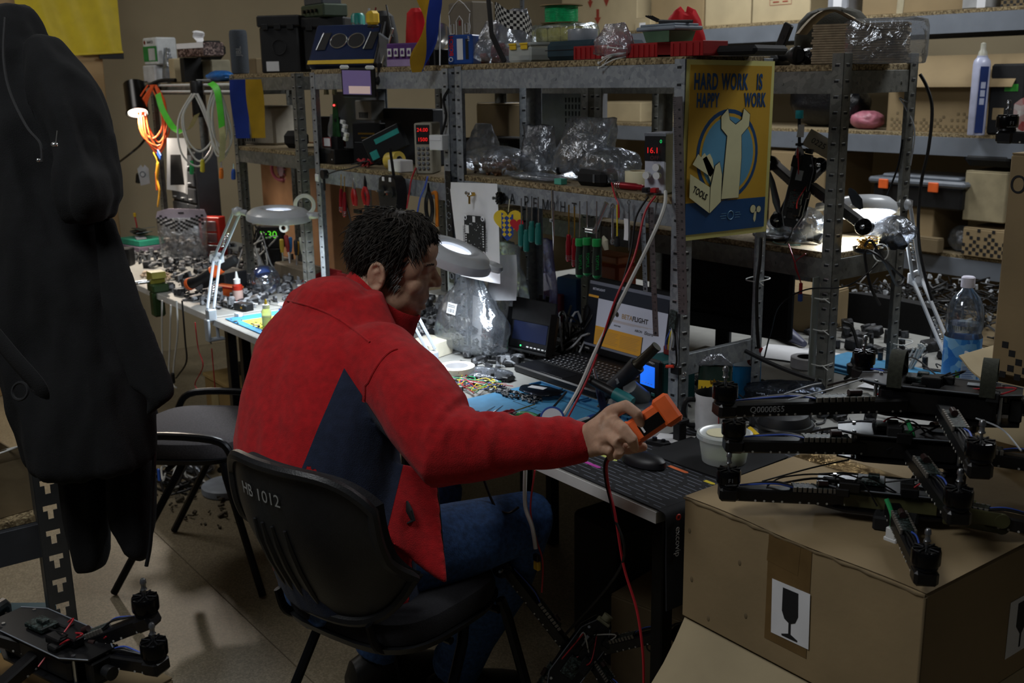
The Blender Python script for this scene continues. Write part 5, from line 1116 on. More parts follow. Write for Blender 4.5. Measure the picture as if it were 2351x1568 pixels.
# --- top of the poster unit
g=G();o=thing('sponge_pack','clear bag of pale yellow sponges under the green wire spool','bag',on(1296,2.02,ST+.052))
spm=mat('sponge_yellow','#d6d070',.9,var=.1,scale=60,bump=.3)
for x in(-.055,.0,.055):ob('sponge',G().box((x,0,.022),(.052,.085,.042),(0,0,.1*x*10),b=.006),spm,o)
rs=[[V((.118*k*cps(abs(cos(t))**.5,cos(t)),.056*k2*cps(abs(sin(t))**.5,sin(t)),z+.004*sin(t*7)))for t in[2*pi*j/36 for j in range(36)]]for z,k,k2 in((-.002,.85,.9),(.01,.96,1),(.03,1.0,1),(.045,.95,.96),(.050,.8,.8))]
ob('film',G().rings(rs),bagm,o)
sp=thing('wire_spool','spool of bright green wire on the yellow sponge pack','spool',on(1290,2.02,ST+.106))
ob('flange',G().lathe([(.006,0),(.058,0),(.060,.0025),(.006,.0025)],(0,0,0),36),card,sp);ob('flange',G().lathe([(.006,.048),(.062,.048),(.062,.051),(.006,.051)],(0,0,0),36),card,sp)
ob('wire',G().lathe([(.047+.0015*(k%2),.0025+.0455*k/22)for k in range(23)],(0,0,0),36),mat('green_wire','#15a062',.3,var=.2,scale=90,coat=.2),sp)
dcs=bx('tool_case','flat dark petrol blue tool case under the grey duct tape','case',on(1368,2.0,ST),(.20,.20,.052),0,mat('petrol_case','#15303c',.5),(('seam',0,.028,.196,.002,blk),),b=.012)
tape_roll('grey duct tape roll lying on the dark petrol case',on(1338,1.955,ST+.0525),.041,.030,.030,mat('duct_tape','#7f858c',.4,coat=.2),card)
cbx=thing('storage_box','clear plastic box with yellow latches below the sponge pack','box',on(1243,1.98,ST))
g=G();ob('body',G().box((0,0,.022),(.105,.16,.044),b=.006),frost,cbx);ob('lid',G().box((0,0,.049),(.112,.166,.010),b=.003),frost,cbx)
for x in(-.022,.03):ob('latch',G().box((x,-.084,.044),(.030,.004,.018),b=.001).box((x,-.086,.050),(.034,.004,.005),b=.001),yel,cbx)
tag(ob('contents',G().box((.01,0,.012),(.07,.1,.016),b=.004),blk_m,cbx),'dark contents seen through the wall')
def red_tray(label,c,w,n,rz=0):
 o=thing('parts_tray',label,'tray',c,rz,'low red parts trays on top of the shelving');m=mat('tray_red','#8c1719',.45)
 ob('base',G().box((0,0,.003),(w,.09,.006),b=.001),m,o)
 for s in(-1,1):ob('wall',G().box((0,s*.044,.017),(w,.003,.034),b=.001),m,o);ob('end_wall',G().box((s*(w/2-.0015),0,.017),(.003,.09,.034),b=.001),m,o)
 for k in range(n):ob('rib',G().box((-w/2+w*(k+.5)/n,-.0465,.016),(.0025,.003,.028),b=.0005),m,o)
 return o
red_tray('low red parts tray in front of the petrol case',on(1385,1.905,ST),.135,7);red_tray('low red parts tray under the grey food container',on(1500,1.915,ST),.11,6);red_tray('low red parts tray at the poster end of the shelf top',on(1600,1.925,ST),.10,5,.06)
fc=thing('food_container','grey lidded food container with a black fork on it','container',on(1532,1.95,ST+.036));fcm=mat('container_grey','#7d8792',.4)
ob('tub',G().lathe([(.056,0),(.064,.024),(.066,.026)],(0,0,0),4,Euler((0,0,pi/4)).to_matrix()),mat('container_green','#55725a',.4),fc);ob('lid',G().box((0,0,.032),(.135,.10,.010),b=.003).box((0,0,.040),(.12,.085,.006),b=.002),fcm,fc)
fk=thing('fork','black plastic fork lying across the grey container lid','cutlery',on(1515,1.93,ST+.0825));g=G().tube([V((.075,.03,.0)),V((.02,.01,.002)),V((-.008,0,.002))],[.004,.004,.006],6)
for k in range(4):g.tube(catmull([V((-.006,-.009+.006*k,.003)),V((-.025,-.010+.0065*k,.010)),V((-.046,-.010+.007*k,.018))]),.0022,5)
ob('handle_and_tines',g,blk,fk)
zb=bag('small clear bag of white cable ties hanging over the shelf edge',on(1408,1.875,ST),.13,.05,.085,41,lie=False,top=.5)
zt=thing('cable_ties','white cable ties poking over the front edge of the top shelf','tie',on(1400,1.86,ST),group=None)
for k,(x,z,dx,dz)in enumerate(((-.02,-.022,.08,.028),(-.025,-.010,.07,.025),(-.015,.002,.06,.012),(.0,.028,.07,-.006),(-.022,-.016,.06,.03))):ob('tie',G().tube(catmull([V((x,-.02+.004*k,z)),V((x+dx*.5,-.004,z+dz*.7)),V((x+dx,.03,z+dz))]),.0016,5).box((x,-.02+.004*k,z),(.007,.006,.006),(0,.4*k,0),b=.001),cab_w,zt)
bs=bx('power_tool_box','small blue tool box marked BOSCH in red letters','box',on(1066,1.925,ST,120),(.085,.06,.088),_rd(30),mat('bosch_blue','#17438c',.4,coat=.2),(('label',.0,.045,.02,.062,paper),('tool_print',.024,.045,.010,.06,ink)))
ft(bs,(.085,.06),'BOSCH',-.028,.055,.018,mat('bosch_red','#c0202a',.4),90,bold=.03);ft(bs,(.085,.06),'3.6V',.030,.076,.009,ink_w,90);ob('round_emblem',G().ring((-.028,-.0382,.015),.006,.0012,20,6,Euler((pi/2,0,0)).to_matrix()),ink_w,bs)
bag('large crumpled clear bag beside the blue tool box',on(1140,1.96,ST,120),.15,.12,.125,44,cont=dred,cn=8,cont_size=(.012,.03),top=.6)
bag('clear bag leaning behind the checkered strip',on(1185,2.06,ST,80),.14,.10,.16,46,m=bagd,top=.7)
gb=bx('gift_box','grey box painted as a gingerbread house with white icing','box',on(1082,2.07,ST+.078,60),(.135,.09,.12),0,mat('gingerbread','#6f675a',.8,var=.06))
icg=G();fz=-.0462
for pts in([(-.062,.085),(-.03,.11),(0,.125),(.03,.11),(.062,.085)],[(-.018,.0),(-.018,.06),(0,.075),(.018,.06),(.018,.0)],[(-.050,.02),(-.050,.05),(-.032,.05),(-.032,.02),(-.050,.02)],[(.050,.02),(.050,.05),(.032,.05),(.032,.02),(.050,.02)],[(-.060,.0),(-.056,.02),(-.060,.04),(-.056,.06),(-.060,.08)],[(.060,.0),(.056,.02),(.060,.04),(.056,.06),(.060,.08)]):icg.tube([V((x,fz,z+.002))for x,z in pts],.0016,5)
ob('icing_print',icg,ink_w,gb);ob('door_print',G().box((0,-.0455,.055),(.012,.0012,.016),b=.0002),dred,gb)
bx('circuit_box','open black electronics box under the gingerbread box','electronics',on(1085,2.07,ST,80),(.15,.10,.076),0,blk,(('board',.02,.05,.06,.03,pcb),('port',-.04,.03,.03,.02,gry)))
cf=thing('checkered_ribbon','black and white checkered strip hanging from a black strap','flag',on(1160,1.93,ST+.10,60));chk_w,chk_k=mat('check_white','#b9b9b4',.8),mat('check_black','#141416',.8)
gw,gk=G(),G()
for i in range(16):
 for j in range(6):
  (gw if(i+j)%2 else gk).add([V((-.05+.011*(i+a),-.01*sin((i+a)*.4),.075-.0085*(j+b)-.0035*(i+a)+.004*sin((i+a)*.7)))for a,b in((0,0),(1,0),(1,1),(0,1))],[(0,3,2,1)])
ob('white_check',gw,chk_w,cf);ob('black_check',gk,chk_k,cf);ob('strap',G().tube([V((-.055,-.02,.09)),V((-.02,-.035,-.02)),V((.035,-.03,-.098))],.011,6,True,.25),chk_k,cf)
rcl=thing('red_cloth','bright red cloth heaped behind the red trays','cloth',on(1672,2.30,ST-.03,100));rs=[]
for z,k in((0,1),(.05,.93),(.09,.75),(.115,.5),(.125,.2)):rs.append([V((.075*k*cos(t)*(1+.12*sin(5*t+z*30)),.05*k*sin(t)*(1+.1*sin(4*t)),z+.008*sin(3*t)))for t in[2*pi*j/40 for j in range(40)]])
ob('cloth',G().rings(rs),mat('red_cotton','#b5121c',.9,var=.2),rcl);rcl.location.z=ST;rcl.location.y=2.12
bx('black_folder','flat black folded pouch behind the poster corner','case',on(1722,2.02,ST,110),(.12,.16,.022),.2,blk_m,b=.008)
# --- the small flag and the middle unit's top
fl_=thing('desk_flag','small blue and yellow flag on a white stick at the shelf front','flag',Y(1006,150,1.835));fy,fb_=mat('flag_yellow','#a9830e',.8,var=.08),mat('flag_blue','#0c2a80',.8,var=.08)
def flagpart(nm,m,u0,u1):
 P=[(1000,-12,.00),(1004,45,-.02),(1012,62,-.02),(1000,120,-.03),(986,168,-.02)]
 g=G()
 def f_(u,v):
  w=.028*(1-.25*sin(v*3));p=Y(1004+8*sin(v*4)-16*v,-20+185*v,1.82)-fl_.location;uu=u0+(u1-u0)*u
  q=w*2.3*(uu-.5)*(1.0-.4*v+.5*sin(v*5+1)**2);return p+V((_R.x*q,_R.y*q-.03+.012*sin(uu*5+v*6),.020*(uu-.5)*sin(v*3)))
 g.grid(f_,8,16);return ob(nm,g,m,fl_)
flagpart('blue_band',fb_,.5,1.0);flagpart('yellow_band',fy,0.0,.5);ob('stick',G().cyl(Y(1010,-30,1.836)-fl_.location,Y(1010,150,1.836)-fl_.location,.0022,n=8),wht,fl_)
pb_=bx('gift_carton','purple box printed with four white icons behind the small flag','box',on(938,1.93,ST,130),(.13,.07,.075),_rd(24),mat('purple_card','#5a3276',.6,var=.1),(('pale_foot',0,.012,.128,.022,mat('lilac_card','#a58fb8',.6)),))
for k in range(4):
 x=-.045+.026*k;ob('icon',G().box((x,-.0458,.045),(.017,.0012,.026),b=.003),ink_w,pb_);ob('icon_sign',G().prism([(-.005,-.006),(.005,-.006),(.005,.003),(0,.008),(-.005,.003)],.0004,frame((x,-.0466,.045),(1,0,0),(0,0,1))),MATS['purple_card'],pb_)
bp_=thing('speaker_unit','tilted blue panel with two round and two slanted openings','electronics',on(788,1.95,ST,160),_rd(38));bp_.scale=(1.25,1.25,1.2);T_=Mx.Rotation(_rd(-34),4,'X')
ob('panel',G(T_).box((0,0,.075),(.215,.05,.15),b=.006),mat('panel_blue','#14264d',.3,coat=.4,var=.1),bp_);ob('lower_strip',G(T_).box((0,-.0262,.008),(.213,.002,.014),b=.0004),yel,bp_);ob('side_frame',G(T_).box((.112,.0,.075),(.012,.06,.155),b=.003),blk,bp_)
for x in(-.022,.035):
 ob('round_opening',G(T_).cyl((x,-.0255,.085),(x,-.0275,.085),.026,n=28),ink,bp_);ob('chrome_rim',G(T_).ring((x,-.027,.085),.026,.0018,30,6,Euler((pi/2,0,0)).to_matrix()),steel,bp_)
for x in(-.07,.082):ob('slanted_opening',G(T_).prism([(x-.018,.052),(x+.010,.052),(x+.020,.115),(x-.006,.115)],.002,Mx.Translation((0,-.0255,0))@Mx.Rotation(pi/2,4,'X')),ink,bp_);ob('chrome_edge',G(T_).cyl((x-.018,-.028,.052),(x-.006,-.028,.115),.0016,n=6),steel,bp_)
def crate(label,c,d,rz,m,latch=True):
 o=thing('ammo_crate',label,'crate',c,rz);x,y,z=d
 ob('body',G().box((0,0,z*.40),(x*.92,y*.92,z*.80),b=.006),m,o);ob('lid',G().box((0,0,z*.90),(x,y,z*.20),b=.006),m,o)
 for k in(-.3,.0,.3):ob('latch',G().box((x*k,-y*.5,z*.80),(x*.15,.012,z*.10),b=.002),blk,o)
 ob('emblem',G().ring((0,-y*.46-.002,z*.45),z*.13,.0025,24,6,Euler((pi/2,0,0)).to_matrix()),m,o);ob('label',G().box((-x*.18,-y*.461-.0008,z*.12),(x*.30,.001,z*.17),b=.0002),paper,o);return o
am=mat('crate_black','#17181a',.5,var=.15)
UT=1.6385
crate('black plastic ammo crate with a white label, nearest the small speaker',on(660,1.97,UT,165),(.18,.15,.225),_rd(42),am)
crate('second black crate behind the first, under the green radio gear',on(760,2.10,ST,150),(.19,.14,.205),_rd(40),am)
rg=thing('radio_gear','dark green and grey radio unit on the black crates','electronics',on(745,2.09,ST+.206,40));ob('chassis',G().box((0,0,.025),(.20,.11,.05),b=.006),mat('army_green','#2c3a2a',.5),rg);ob('upper_unit',G().box((-.01,0,.065),(.16,.09,.035),b=.006),mat('radio_grey','#3b3f45',.5),rg)
for k in range(4):ob('knob',G().cyl((-.06+.035*k,-.055,.025),(-.06+.035*k,-.066,.025),.007,n=12),blk,rg)
gl=thing('glue_bottle','white nozzle glue bottle in front of the teal sealant tube','bottle',on(801,2.07,ST,70));ob('bottle',G().lathe([(.020,0),(.022,.005),(.022,.075),(.018,.090),(.009,.105)],(0,0,0),18),mat('glue_white','#c5c9cc',.4),gl);ob('nozzle',G().lathe([(.009,.105),(.008,.115),(.003,.165),(.001,.168)],(0,0,0),12),mat('glue_nozzle','#d8dcde',.35),gl);ob('label',G().lathe([(.0225,.015),(.0225,.05)],(0,0,0),18,None,False),yel,gl)
tu=thing('sealant_tube','teal and orange sealant tube standing behind the glue bottle','tube',on(823,2.10,ST,70));ob('tube',G().lathe([(.026,0),(.027,.004),(.027,.20),(.02,.21)],(0,0,0),20),mat('tube_teal','#157c72',.35),tu);ob('label',G().lathe([(.0275,.02),(.0275,.085)],(0,0,0),20,None,False),mat('tube_orange','#b8572c',.4),tu);ob('label_band',G().lathe([(.0278,.095),(.0278,.125)],(0,0,0),20,None,False),blk,tu)
text('brand_print','Delta',.022,frame(V((-_f.x,-_f.y,0)).normalized()*.0285+V((0,0,.165)),_R,(0,0,1)),mat('delta_red','#7c1f20',.5),tu);text('brand_print','705',.016,frame(V((-_f.x,-_f.y,0)).normalized()*.0287+V((0,0,.11)),_R,(0,0,1)),ink_w,tu)
hb=thing('backpack','black bag with cables behind the sealant tube','bag',on(880,2.12,ST,70));rs=[[V((.075*k*cos(t),.05*k*sin(t),z))for t in[2*pi*j/20 for j in range(20)]]for z,k in((0,.9),(.03,1),(.12,.95),(.19,.7),(.21,.3))];ob('body',G().rings(rs),blk_m,hb);ob('strap',G().tube(catmull([V((-.03,-.05,.0)),V((-.035,-.06,.1)),V((-.02,-.045,.22))]),.004,6),lgry,hb);ob('strap',G().tube(catmull([V((.02,-.05,.02)),V((.02,-.06,.12)),V((.03,-.045,.22))]),.003,6),dred,hb)
yc=thing('hand_tool','yellow plastic tool head hanging above the black bag','tool',on(855,2.0,ST+.155,30));ob('shell',G().box((0,0,.02),(.045,.04,.05),b=.010),yel,yc);ob('rim',G().box((0,0,-.008),(.036,.032,.010),b=.003),blk,yc)
rj=thing('red_jacket','folded red jacket behind the steel bowl','clothing',on(955,2.11,ST,70));rs=[[V((.05*k*cos(t)*(1+.15*sin(4*t)),.03*k*sin(t),z))for t in[2*pi*j/30 for j in range(30)]]for z,k in((0,1),(.06,1.05),(.13,.95),(.19,.8),(.205,.4))];ob('cloth',G().rings(rs),MATS['red_cotton'],rj)
bw=thing('steel_bowl','shiny steel bowl propped on the shelf behind the small flag','bowl',on(1003,2.03,ST+.09,60));m3=Euler((_rd(65),0,_rd(20))).to_matrix();ob('bowl',G().lathe([(.0,-.028),(.03,-.022),(.05,-.002),(.055,.004),(.050,.0),(.03,-.018),(0,-.023)],(0,0,0),28,m3,False),steel,bw)
bx('charger_box','small black charger carrying the steel bowl','electronics',on(1000,2.02,ST,80),(.10,.08,.055),0,blk,(('green_panel',.0,.03,.04,.03,mat('dim_green','#41584a',.5)),))
ls=thing('laptop_stand','folded grey stand with a chrome bar leaning by the purple box','stand',on(895,1.97,ST,130));ob('plate',G(Mx.Rotation(_rd(20),4,'X')).box((0,0,.06),(.05,.008,.12),(0,.5,0),b=.002),gry,ls);ob('bar',G().cyl((-.03,-.02,.0),(.045,-.01,.13),.004,n=8),steel,ls);ob('rod',G().cyl((.04,-.01,.10),(-.01,0,.21),.003,n=8),blk,ls)
# --- far units' tops
wgb=bx('carton','white and green printed carton at the far end of the top shelf','box',on(368,1.95,1.6085+.09,120),(.155,.11,.135),_rd(6),mat('carton_white','#c2c6c8',.7),(('green_band',0,.055,.154,.075,mat('carton_green','#1f7a3c',.6)),('white_window',.02,.052,.075,.06,paper),('green_band',0,.055,.108,.075,MATS['carton_green']if 'carton_green' in MATS else grn,'l')))
text('brand_print','BAHCO',.020,frame((.01,-.0567,.112),(1,0,0),(0,0,1)),ink,wgb);ob('red_dot',G().cyl((-.052,-.0562,.112),(-.052,-.0572,.112),.010,n=18),dred,wgb)
bx('carton','plain white carton under the white and green one','box',on(368,1.95,1.6085,170),(.15,.12,.089),_rd(4),mat('plain_white','#b9bcc0',.7))
bag('clear plastic bag standing against the white cartons',on(388,1.94,1.6085,170),.085,.05,.17,51,m=bagd,top=.8)
tb_=bx('tissue_box','patterned brown tissue box with a tissue pulled up','box',on(460,1.96,1.6085+.118,115),(.235,.11,.062),_rd(10),chips('tissue_pattern','#3f2626','#2a1818','#a89088',130,.6),(('white_top_band',0,.050,.236,.024,paper),));ob('tissue',G().grid(lambda u,v:V((-.03+.06*u+.01*sin(v*9),-.01+.02*sin(u*6+v*3),.060+.060*v*(1-.35*abs(u-.5)))),8,8),paper,tb_)
bx('carton','tan cardboard carton holding up the tissue box','box',on(415,1.95,1.6085,170),(.07,.09,.116),0,card_l);bx('speaker_box','black box holding up the tissue box','box',on(440,1.96,1.6085,170),(.055,.09,.117),0,blk_m);bx('carton','pale box behind the blue bag on the far shelf top','box',on(495,2.06,1.6085,160),(.14,.10,.105),0,mat('tan_grey','#8b8672',.8))
bx('black_case','black soft case lying behind the tissue box','case',on(480,2.08,1.6085+.108,110),(.17,.12,.09),.1,blk_m,b=.03)
jb=thing('bluetooth_speaker','dark grey cylinder speaker marked JBL on the shelf top','speaker',on(553,1.90,UT,172));ob('body',G().lathe([(.028,0),(.036,.004),(.038,.02),(.038,.165),(.035,.180),(.028,.184)],(0,0,0),24),mat('speaker_cloth','#3a4048',.85,var=.2,scale=300,bump=.3),jb);text('brand_print','JBL',.030,frame(V((-_f.x,-_f.y,0)).normalized()*.0388+_R*.008+V((0,0,.095)),(0,0,1),-_R),ink_g,jb,bold=.03)
bag('blue carrier bag crumpled on the far shelf top',on(505,1.92,1.6085,165),.22,.09,.05,53,m=mat('blue_polythene','#1a5a9c',.3,var=.3,scale=30,bump=.4),lie=True)
solo('white_plate',G().lathe([(.001,.0),(.05,.002),(.06,.010),(.058,.012),(.048,.004),(.001,.003)],(0,0,0),28),mat('plate_white','#aeb2b4',.4),'small white dish in front of the blue bag','dish',on(480,1.90,1.6085,172))
bs_=thing('black_strips','bundle of thin black strips overhanging the far shelf end','strip',on(335,1.90,1.6085,175))
for k in range(7):ob('strip',G().box((0,.008*k-.02,.004+.004*(k%3)),(.13-.008*k,.006,.003),(0,.02*k-.05,.05*k-.15),b=.0005),blk,bs_)
bx('carton','small brown carton beside the grey cylinder speaker','box',on(596,2.02,UT,150),(.075,.07,.068),0,card_d)
cs=thing('cloth_strip','blue and yellow cloth strip hung on the narrow unit','flag',Y(594,182,1.842))
for nm,m,x in(('blue_half',fb_,-.034),('yellow_half',fy,.022)):ob(nm,G().grid(lambda u,v:V((_R.x*(x-.028+.056*u)*1.15+.012*v,_R.y*(x-.028+.056*u)*1.15-.05-.004*sin(u*3+v*5),-.232*v)),6,12),m,cs)
# --- mid shelf of the poster unit
bag('long clear bag of brown parts at the front of the shelf',on(1140,1.95,SM1,400),.26,.16,.085,61,cont=mat('copper_bits','#6b4c34',.5,var=.3),cn=40,lie=True)
bag('upright clear bag standing in the middle of the shelf',on(1238,1.99,SM1,400),.12,.09,.15,62,m=bagd,top=1.15,cont=mat('grey_bits','#8b9298',.5),cn=6,cont_size=(.015,.03))
bag('tall clear bag with dark motor parts leaning right',on(1340,2.0,SM1,410),.20,.13,.175,63,cont=blk_met,cn=14,cont_size=(.02,.045),top=.9,lean=.25)
bag('open clear bag lying over the black pouch',on(1400,1.96,SM1,420),.20,.12,.10,64,lie=True)
bag('flat clear bag spread along the chipboard edge',on(1230,1.90,SM1,425),.24,.08,.022,65,lie=True)
pk=bx('camera_pouch','black zipped camera pouch in front of the clear bags','case',on(1372,1.925,SM1,435),(.105,.07,.045),.1,blk_m,b=.012);ob('zip_pull',G().box((.02,-.037,.022),(.007,.003,.022),b=.001),steel,pk)
bx('foam_block','tiny teal foam piece on the chipboard edge','parts',on(1287,1.875,SM1,430),(.030,.022,.016),0,mat('foam_teal','#4d9c88',.8))
tape_roll('upright roll of white label stickers on the shelf',on(1466,1.95,SM1,425),.036,.024,.045,paper_y,card_l)
driver('red knurled driver handle lying on the shelf by the label roll',on(1412,1.90,SM1+.010,435),on(1490,1.90,SM1+.010,440),redh,.85,.0095,.002,steel,rings=True)
tb2=thing('brush','small clear bristle brush on the shelf beside the red driver','brush',on(1405,1.92,SM1+.008,425));ob('handle',G().cyl((.05,.02,0),(.0,0,.004),.005,n=8),blk,tb2);ob('bristles',G().box((-.012,0,.012),(.026,.014,.022),(0,-.3,.2),b=.003),bagd,tb2)
for k in range(5):driver('copper tipped iron tool standing behind the supply, %s'%('closest to the label roll','second from the label roll','third from the label roll','fourth from the label roll','touching the supply')[k],on(1482+4*k,1.93,SM1+.001,430),on(1497+2.5*k,1.95,SM1+.12,380),mat('copper_handle','#6a4230',.5),.3,.0028,.0022,blk,name='soldering_tip',group=None)
psu=bx('power_supply','white bench supply with red digits half behind the steel ruler','electronics',on(1519,1.915,SM1,440),(.056,.09,.150),_rd(22),mat('supply_white','#b9bcc8',.4),(('display',0,.112,.055,.060,blk),('grey_header',0,.146,.058,.007,gry)))
dg=emit('red_digits','#e02020',.8);ft(psu,(.062,.11),'16.1',-.002,.108,.020,dg,name='digits');ft(psu,(.062,.11),'OFF',.004,.090,.014,mat('dim_digits','#5a2222',.5),name='digits');ft(psu,(.062,.11),'0',.02,.130,.012,emit('green_digit','#20c060',1.0),name='digits')
for x,z in((.012,.068),(-.014,.048),(.014,.048)):ob('knob',G().cyl((x,-.055,z),(x,-.068,z),.009,n=16),wht,psu)
for x,m in((-.015,blk),(.008,red)):ob('terminal',G().box((x,-.062,.012),(.016,.022,.012),b=.002),m,psu)
# --- pieces on the front beam of the poster unit
FB=1.846
def handw(txt,px,py,size):
 p=Y(px,py,1.8548);return text('handwriting',txt,size,frame(p-V(u1.location),(1,0,0),(0,0,1)),ink,u1,sx=.9)
for ch,px,py in(('А',1176,458),('Р',1208,464),('Е',1228,468),('М',1252,472),('О',1268,474),('Н',1292,477),('Т',1318,480)):handw(ch,px,py,.040)
def hang_drv(label,px,py0,py1,hm,r=.0085,hl=.55,y=FB-.014,tip=None,dx=0,**k):
 return driver(label,Y(px,py0,y),Y(px+dx,py1,y),hm,hl,r,.0019,**k)
tg=mat('teal_handle','#12635c',.45)
for px,a,b,l in((1197,566,455,'teal screwdriver hanging first after the heart ornament'),(1209,578,466,'teal screwdriver hanging lowest beside the heart ornament'),(1221,556,450,'teal screwdriver hanging third from the heart ornament'),(1236,562,452,'teal screwdriver hanging nearest the long steel tweezers')):hang_drv(l,px,a,b,tg,.0095,.46)
tz=thing('tweezers','long steel tweezers hanging from the beam','tool',Y(1268,436,FB-.012))
ob('arm',G().tube([V((0,0,0)),V((.001,0,-.07)),V((.004,0,-.12)),V((.008,-.004,-.165))],[.0055,.006,.0045,.001],6,True,.4),steel,tz);ob('slide',G().box((-.001,-.004,-.083),(.012,.006,.010),b=.002),steel,tz)
hang_drv('red ringed driver with a brass shaft, longer of the hanging pair',1306,600,470,redh,.0085,.48,shaft=gold,rings=True);hang_drv('red ringed driver with a brass shaft, lower of the hanging pair',1319,612,474,redh,.0080,.48,shaft=gold,rings=True)
gk_=mat('dark_grip','#16241c',.5);gcap=mat('grip_green','#1f8c46',.4)
for k,(px,a,b)in enumerate(((1331,636,462),(1348,632,462),(1370,638,462))):
 d_=hang_drv('thick black and green screwdriver, %s of the three'%('next to the red drivers','middle one','next to the ratchet')[k],px,a,b,gk_,.0115,.52,y=FB-.02,band=gcap,prof=((.8,0),(1,.08),(1.05,.5),(.85,.75),(1,.9),(.7,1)))
 text('brand_print','TOPTUL',.011,frame(V((-_f.x,-_f.y,0)).normalized()*.0125+V((0,0,.042)),(0,0,-1),_R),gcap,d_)
rw=thing('ratchet','steel ratchet wrench with a socket hanging on the beam','tool',Y(1393,466,FB-.012));e=Y(1366,530,FB-.016)-rw.location;ob('handle',G().tube([V((0,0,0)),e*.5,e],[.008,.006,.008],8,True,.6),steel,rw);ob('socket',G().cyl(e+V((.004,-.006,0)),e+V((-.026,-.006,0)),.0075,n=12),steel,rw)
lw_=thing('spanner','steel combination spanner hanging beside the ratchet','tool',Y(1407,474,FB-.010));e=Y(1406,555,FB-.010)-lw_.location;ob('shank',G().tube([V((0,0,0)),e],.0035,8,True,.6),steel,lw_);ob('ring_end',G().ring((0,0,0),.006,.0026,16,6,Euler((pi/2,0,0)).to_matrix()),steel,lw_);ob('ring_end',G().ring(e,.006,.0026,16,6,Euler((pi/2,0,0)).to_matrix()),steel,lw_)
gv=thing('glove_tip','pale cotton rag tip hanging behind the spanner','cloth',Y(1392,545,FB-.006));ob('rag',G().tube([V((-.012,0,.0)),V((.0,-.004,-.012)),V((.004,-.002,-.032))],[.006,.016,.010],10,True,.5),mat('rag','#a39f8c',.95),gv)
hang_drv('black handled pick with a yellow and red lead above it',1417,566,470,blk_m,.0075,.25,shaft=cab_y)
cable('lead_wire',[on(1404,1.86,SM1+.02,425),Y(1412,450,1.838),Y(1420,470,1.834),Y(1421,500,1.834)],.0022,cab_r,'short red and black lead hanging over the shelf edge')
solo('paper_tag',G().grid(lambda u,v:V((-.008+.016*u,.002*sin(v*3),-.055*v)),3,5),paper,'blank white paper tag hanging on the beam','label',Y(1437,502,FB-.004))
pkk=thing('pick','thin steel pick hanging right of the white paper tag','tool',Y(1444,468,FB-.008));ob('shaft',G().tube([V((0,0,0)),V((.002,0,-.07)),V((.004,-.002,-.118))],[.002,.0025,.001],6),steel,pkk);ob('loop',G().ring((0,0,.004),.005,.0014,14,6,Euler((pi/2,0,0)).to_matrix()),steel,pkk)
def ruler(label,a,b,w,m):
 o=thing('steel_ruler',label,'ruler',a);d=V(b)-V(a);x=d.normalized();y=V((0,-1,0));y=(y-x*y.dot(x)).normalized();m3=Mx((x,x.cross(y)*-1,y)).transposed();L=d.length
 ob('blade',G().box(d/2,(L,w,.0012),rot=m3,b=.0003),m,o);g=G();s=(m3@V((0,1,0)))
 for k in range(int(L/.005)):g.box(x*(.006+.005*k)+s*(w*.5-(.003 if k%2 else .0045))+y*.0009,(.0007,.005 if k%2 else .009,.0003),rot=m3,b=.0001)
 tag(ob('graduation',g,ink,o),kind='stuff');ob('hanging_hole',G().cyl(x*.008+y*.0005,x*.008+y*.0011,.0035,n=12),ink,o)
 for k in range(1,int(L/.02)):text('ruler_number',str(k*2),.0075,frame(x*(.006+.02*k)+y*.0011-s*w*.15,s if s.x>0 else-s,(0,0,1)),ink,o)
 return o
rulm=mat('dull_ruler_steel','#6b6668',.4,.6,.15,40)
ruler('long steel ruler fixed upright on the corner post',Y(1568,722,1.838),Y(1556,222,1.838),.030,rulm);ruler('shorter steel ruler hanging from the beam in front of the laptop',Y(1506,772,1.832),Y(1494,476,1.836),.019,rulm)
ruler('clear scale hanging behind the leads at the laptop edge',Y(1482,670,1.842),Y(1476,490,1.843),.016,mat('clear_scale','#8f98a0',.2,trans=.4))
he=thing('heart_ornament','wooden heart painted yellow and blue with a small red heart','ornament',Y(1168,548,FB-.010))
he.rotation_euler=(0,0,_rd(38));he.scale=(1.35,1.35,1.35)
def heart(s):return[(s*16*sin(t)**3/17,s*(13*cos(t)-5*cos(2*t)-2*cos(3*t)-cos(4*t)+4)/17)for t in[2*pi*k/40 for k in range(40)]]
hf_=frame((0,-.003,.030),(1,0,0),(0,0,1));ob('board',G().prism(heart(.034),.004,hf_@Mx.Translation((0,0,-.002))),mat('heart_yellow','#d8b92a',.6),he)
ob('pattern_band',G().prism([(-.014,-.022),(-.002,-.034),(.008,-.026),(.012,-.02),(.012,.024),(.0,.018),(-.014,.027)],.0006,hf_@Mx.Translation((0,0,.0021))),mat('heart_blue','#24438c',.6),he);g=G()
for k in range(5):
 for q in(-.008,.004):g.prism([(q-.005,-.020+.010*k),(q,-.025+.010*k),(q+.005,-.020+.010*k),(q,-.015+.010*k)],.0004,hf_@Mx.Translation((0,0,.0028)))
ob('diamond_print',g,MATS['heart_yellow'],he);ob('small_heart',G().prism([(x+.020,z-.002)for x,z in heart(.016)],.0012,hf_@Mx.Translation((0,0,.0028))),mat('heart_red','#b3202a',.5),he);ob('string',G().tube([V((0,0,.058)),V((.003,.002,.085))],.001,5),paper_y,he)
hm_=thing('motor_part','chrome spoked motor bell stuck to the beam above the heart','motor',Y(1158,455,FB));motor(hm_,V((0,0,0)),V((-.35,-1,.05)),.019,.022,.012);
pr_=thing('circuit_print','white sheet with a printed circuit board hung on the middle posts','paper',Y(1092,655,1.832));q=[Y(1034,418,1.842),Y(1139,422,1.838),Y(1149,652,1.820),Y(1058,633,1.826)]
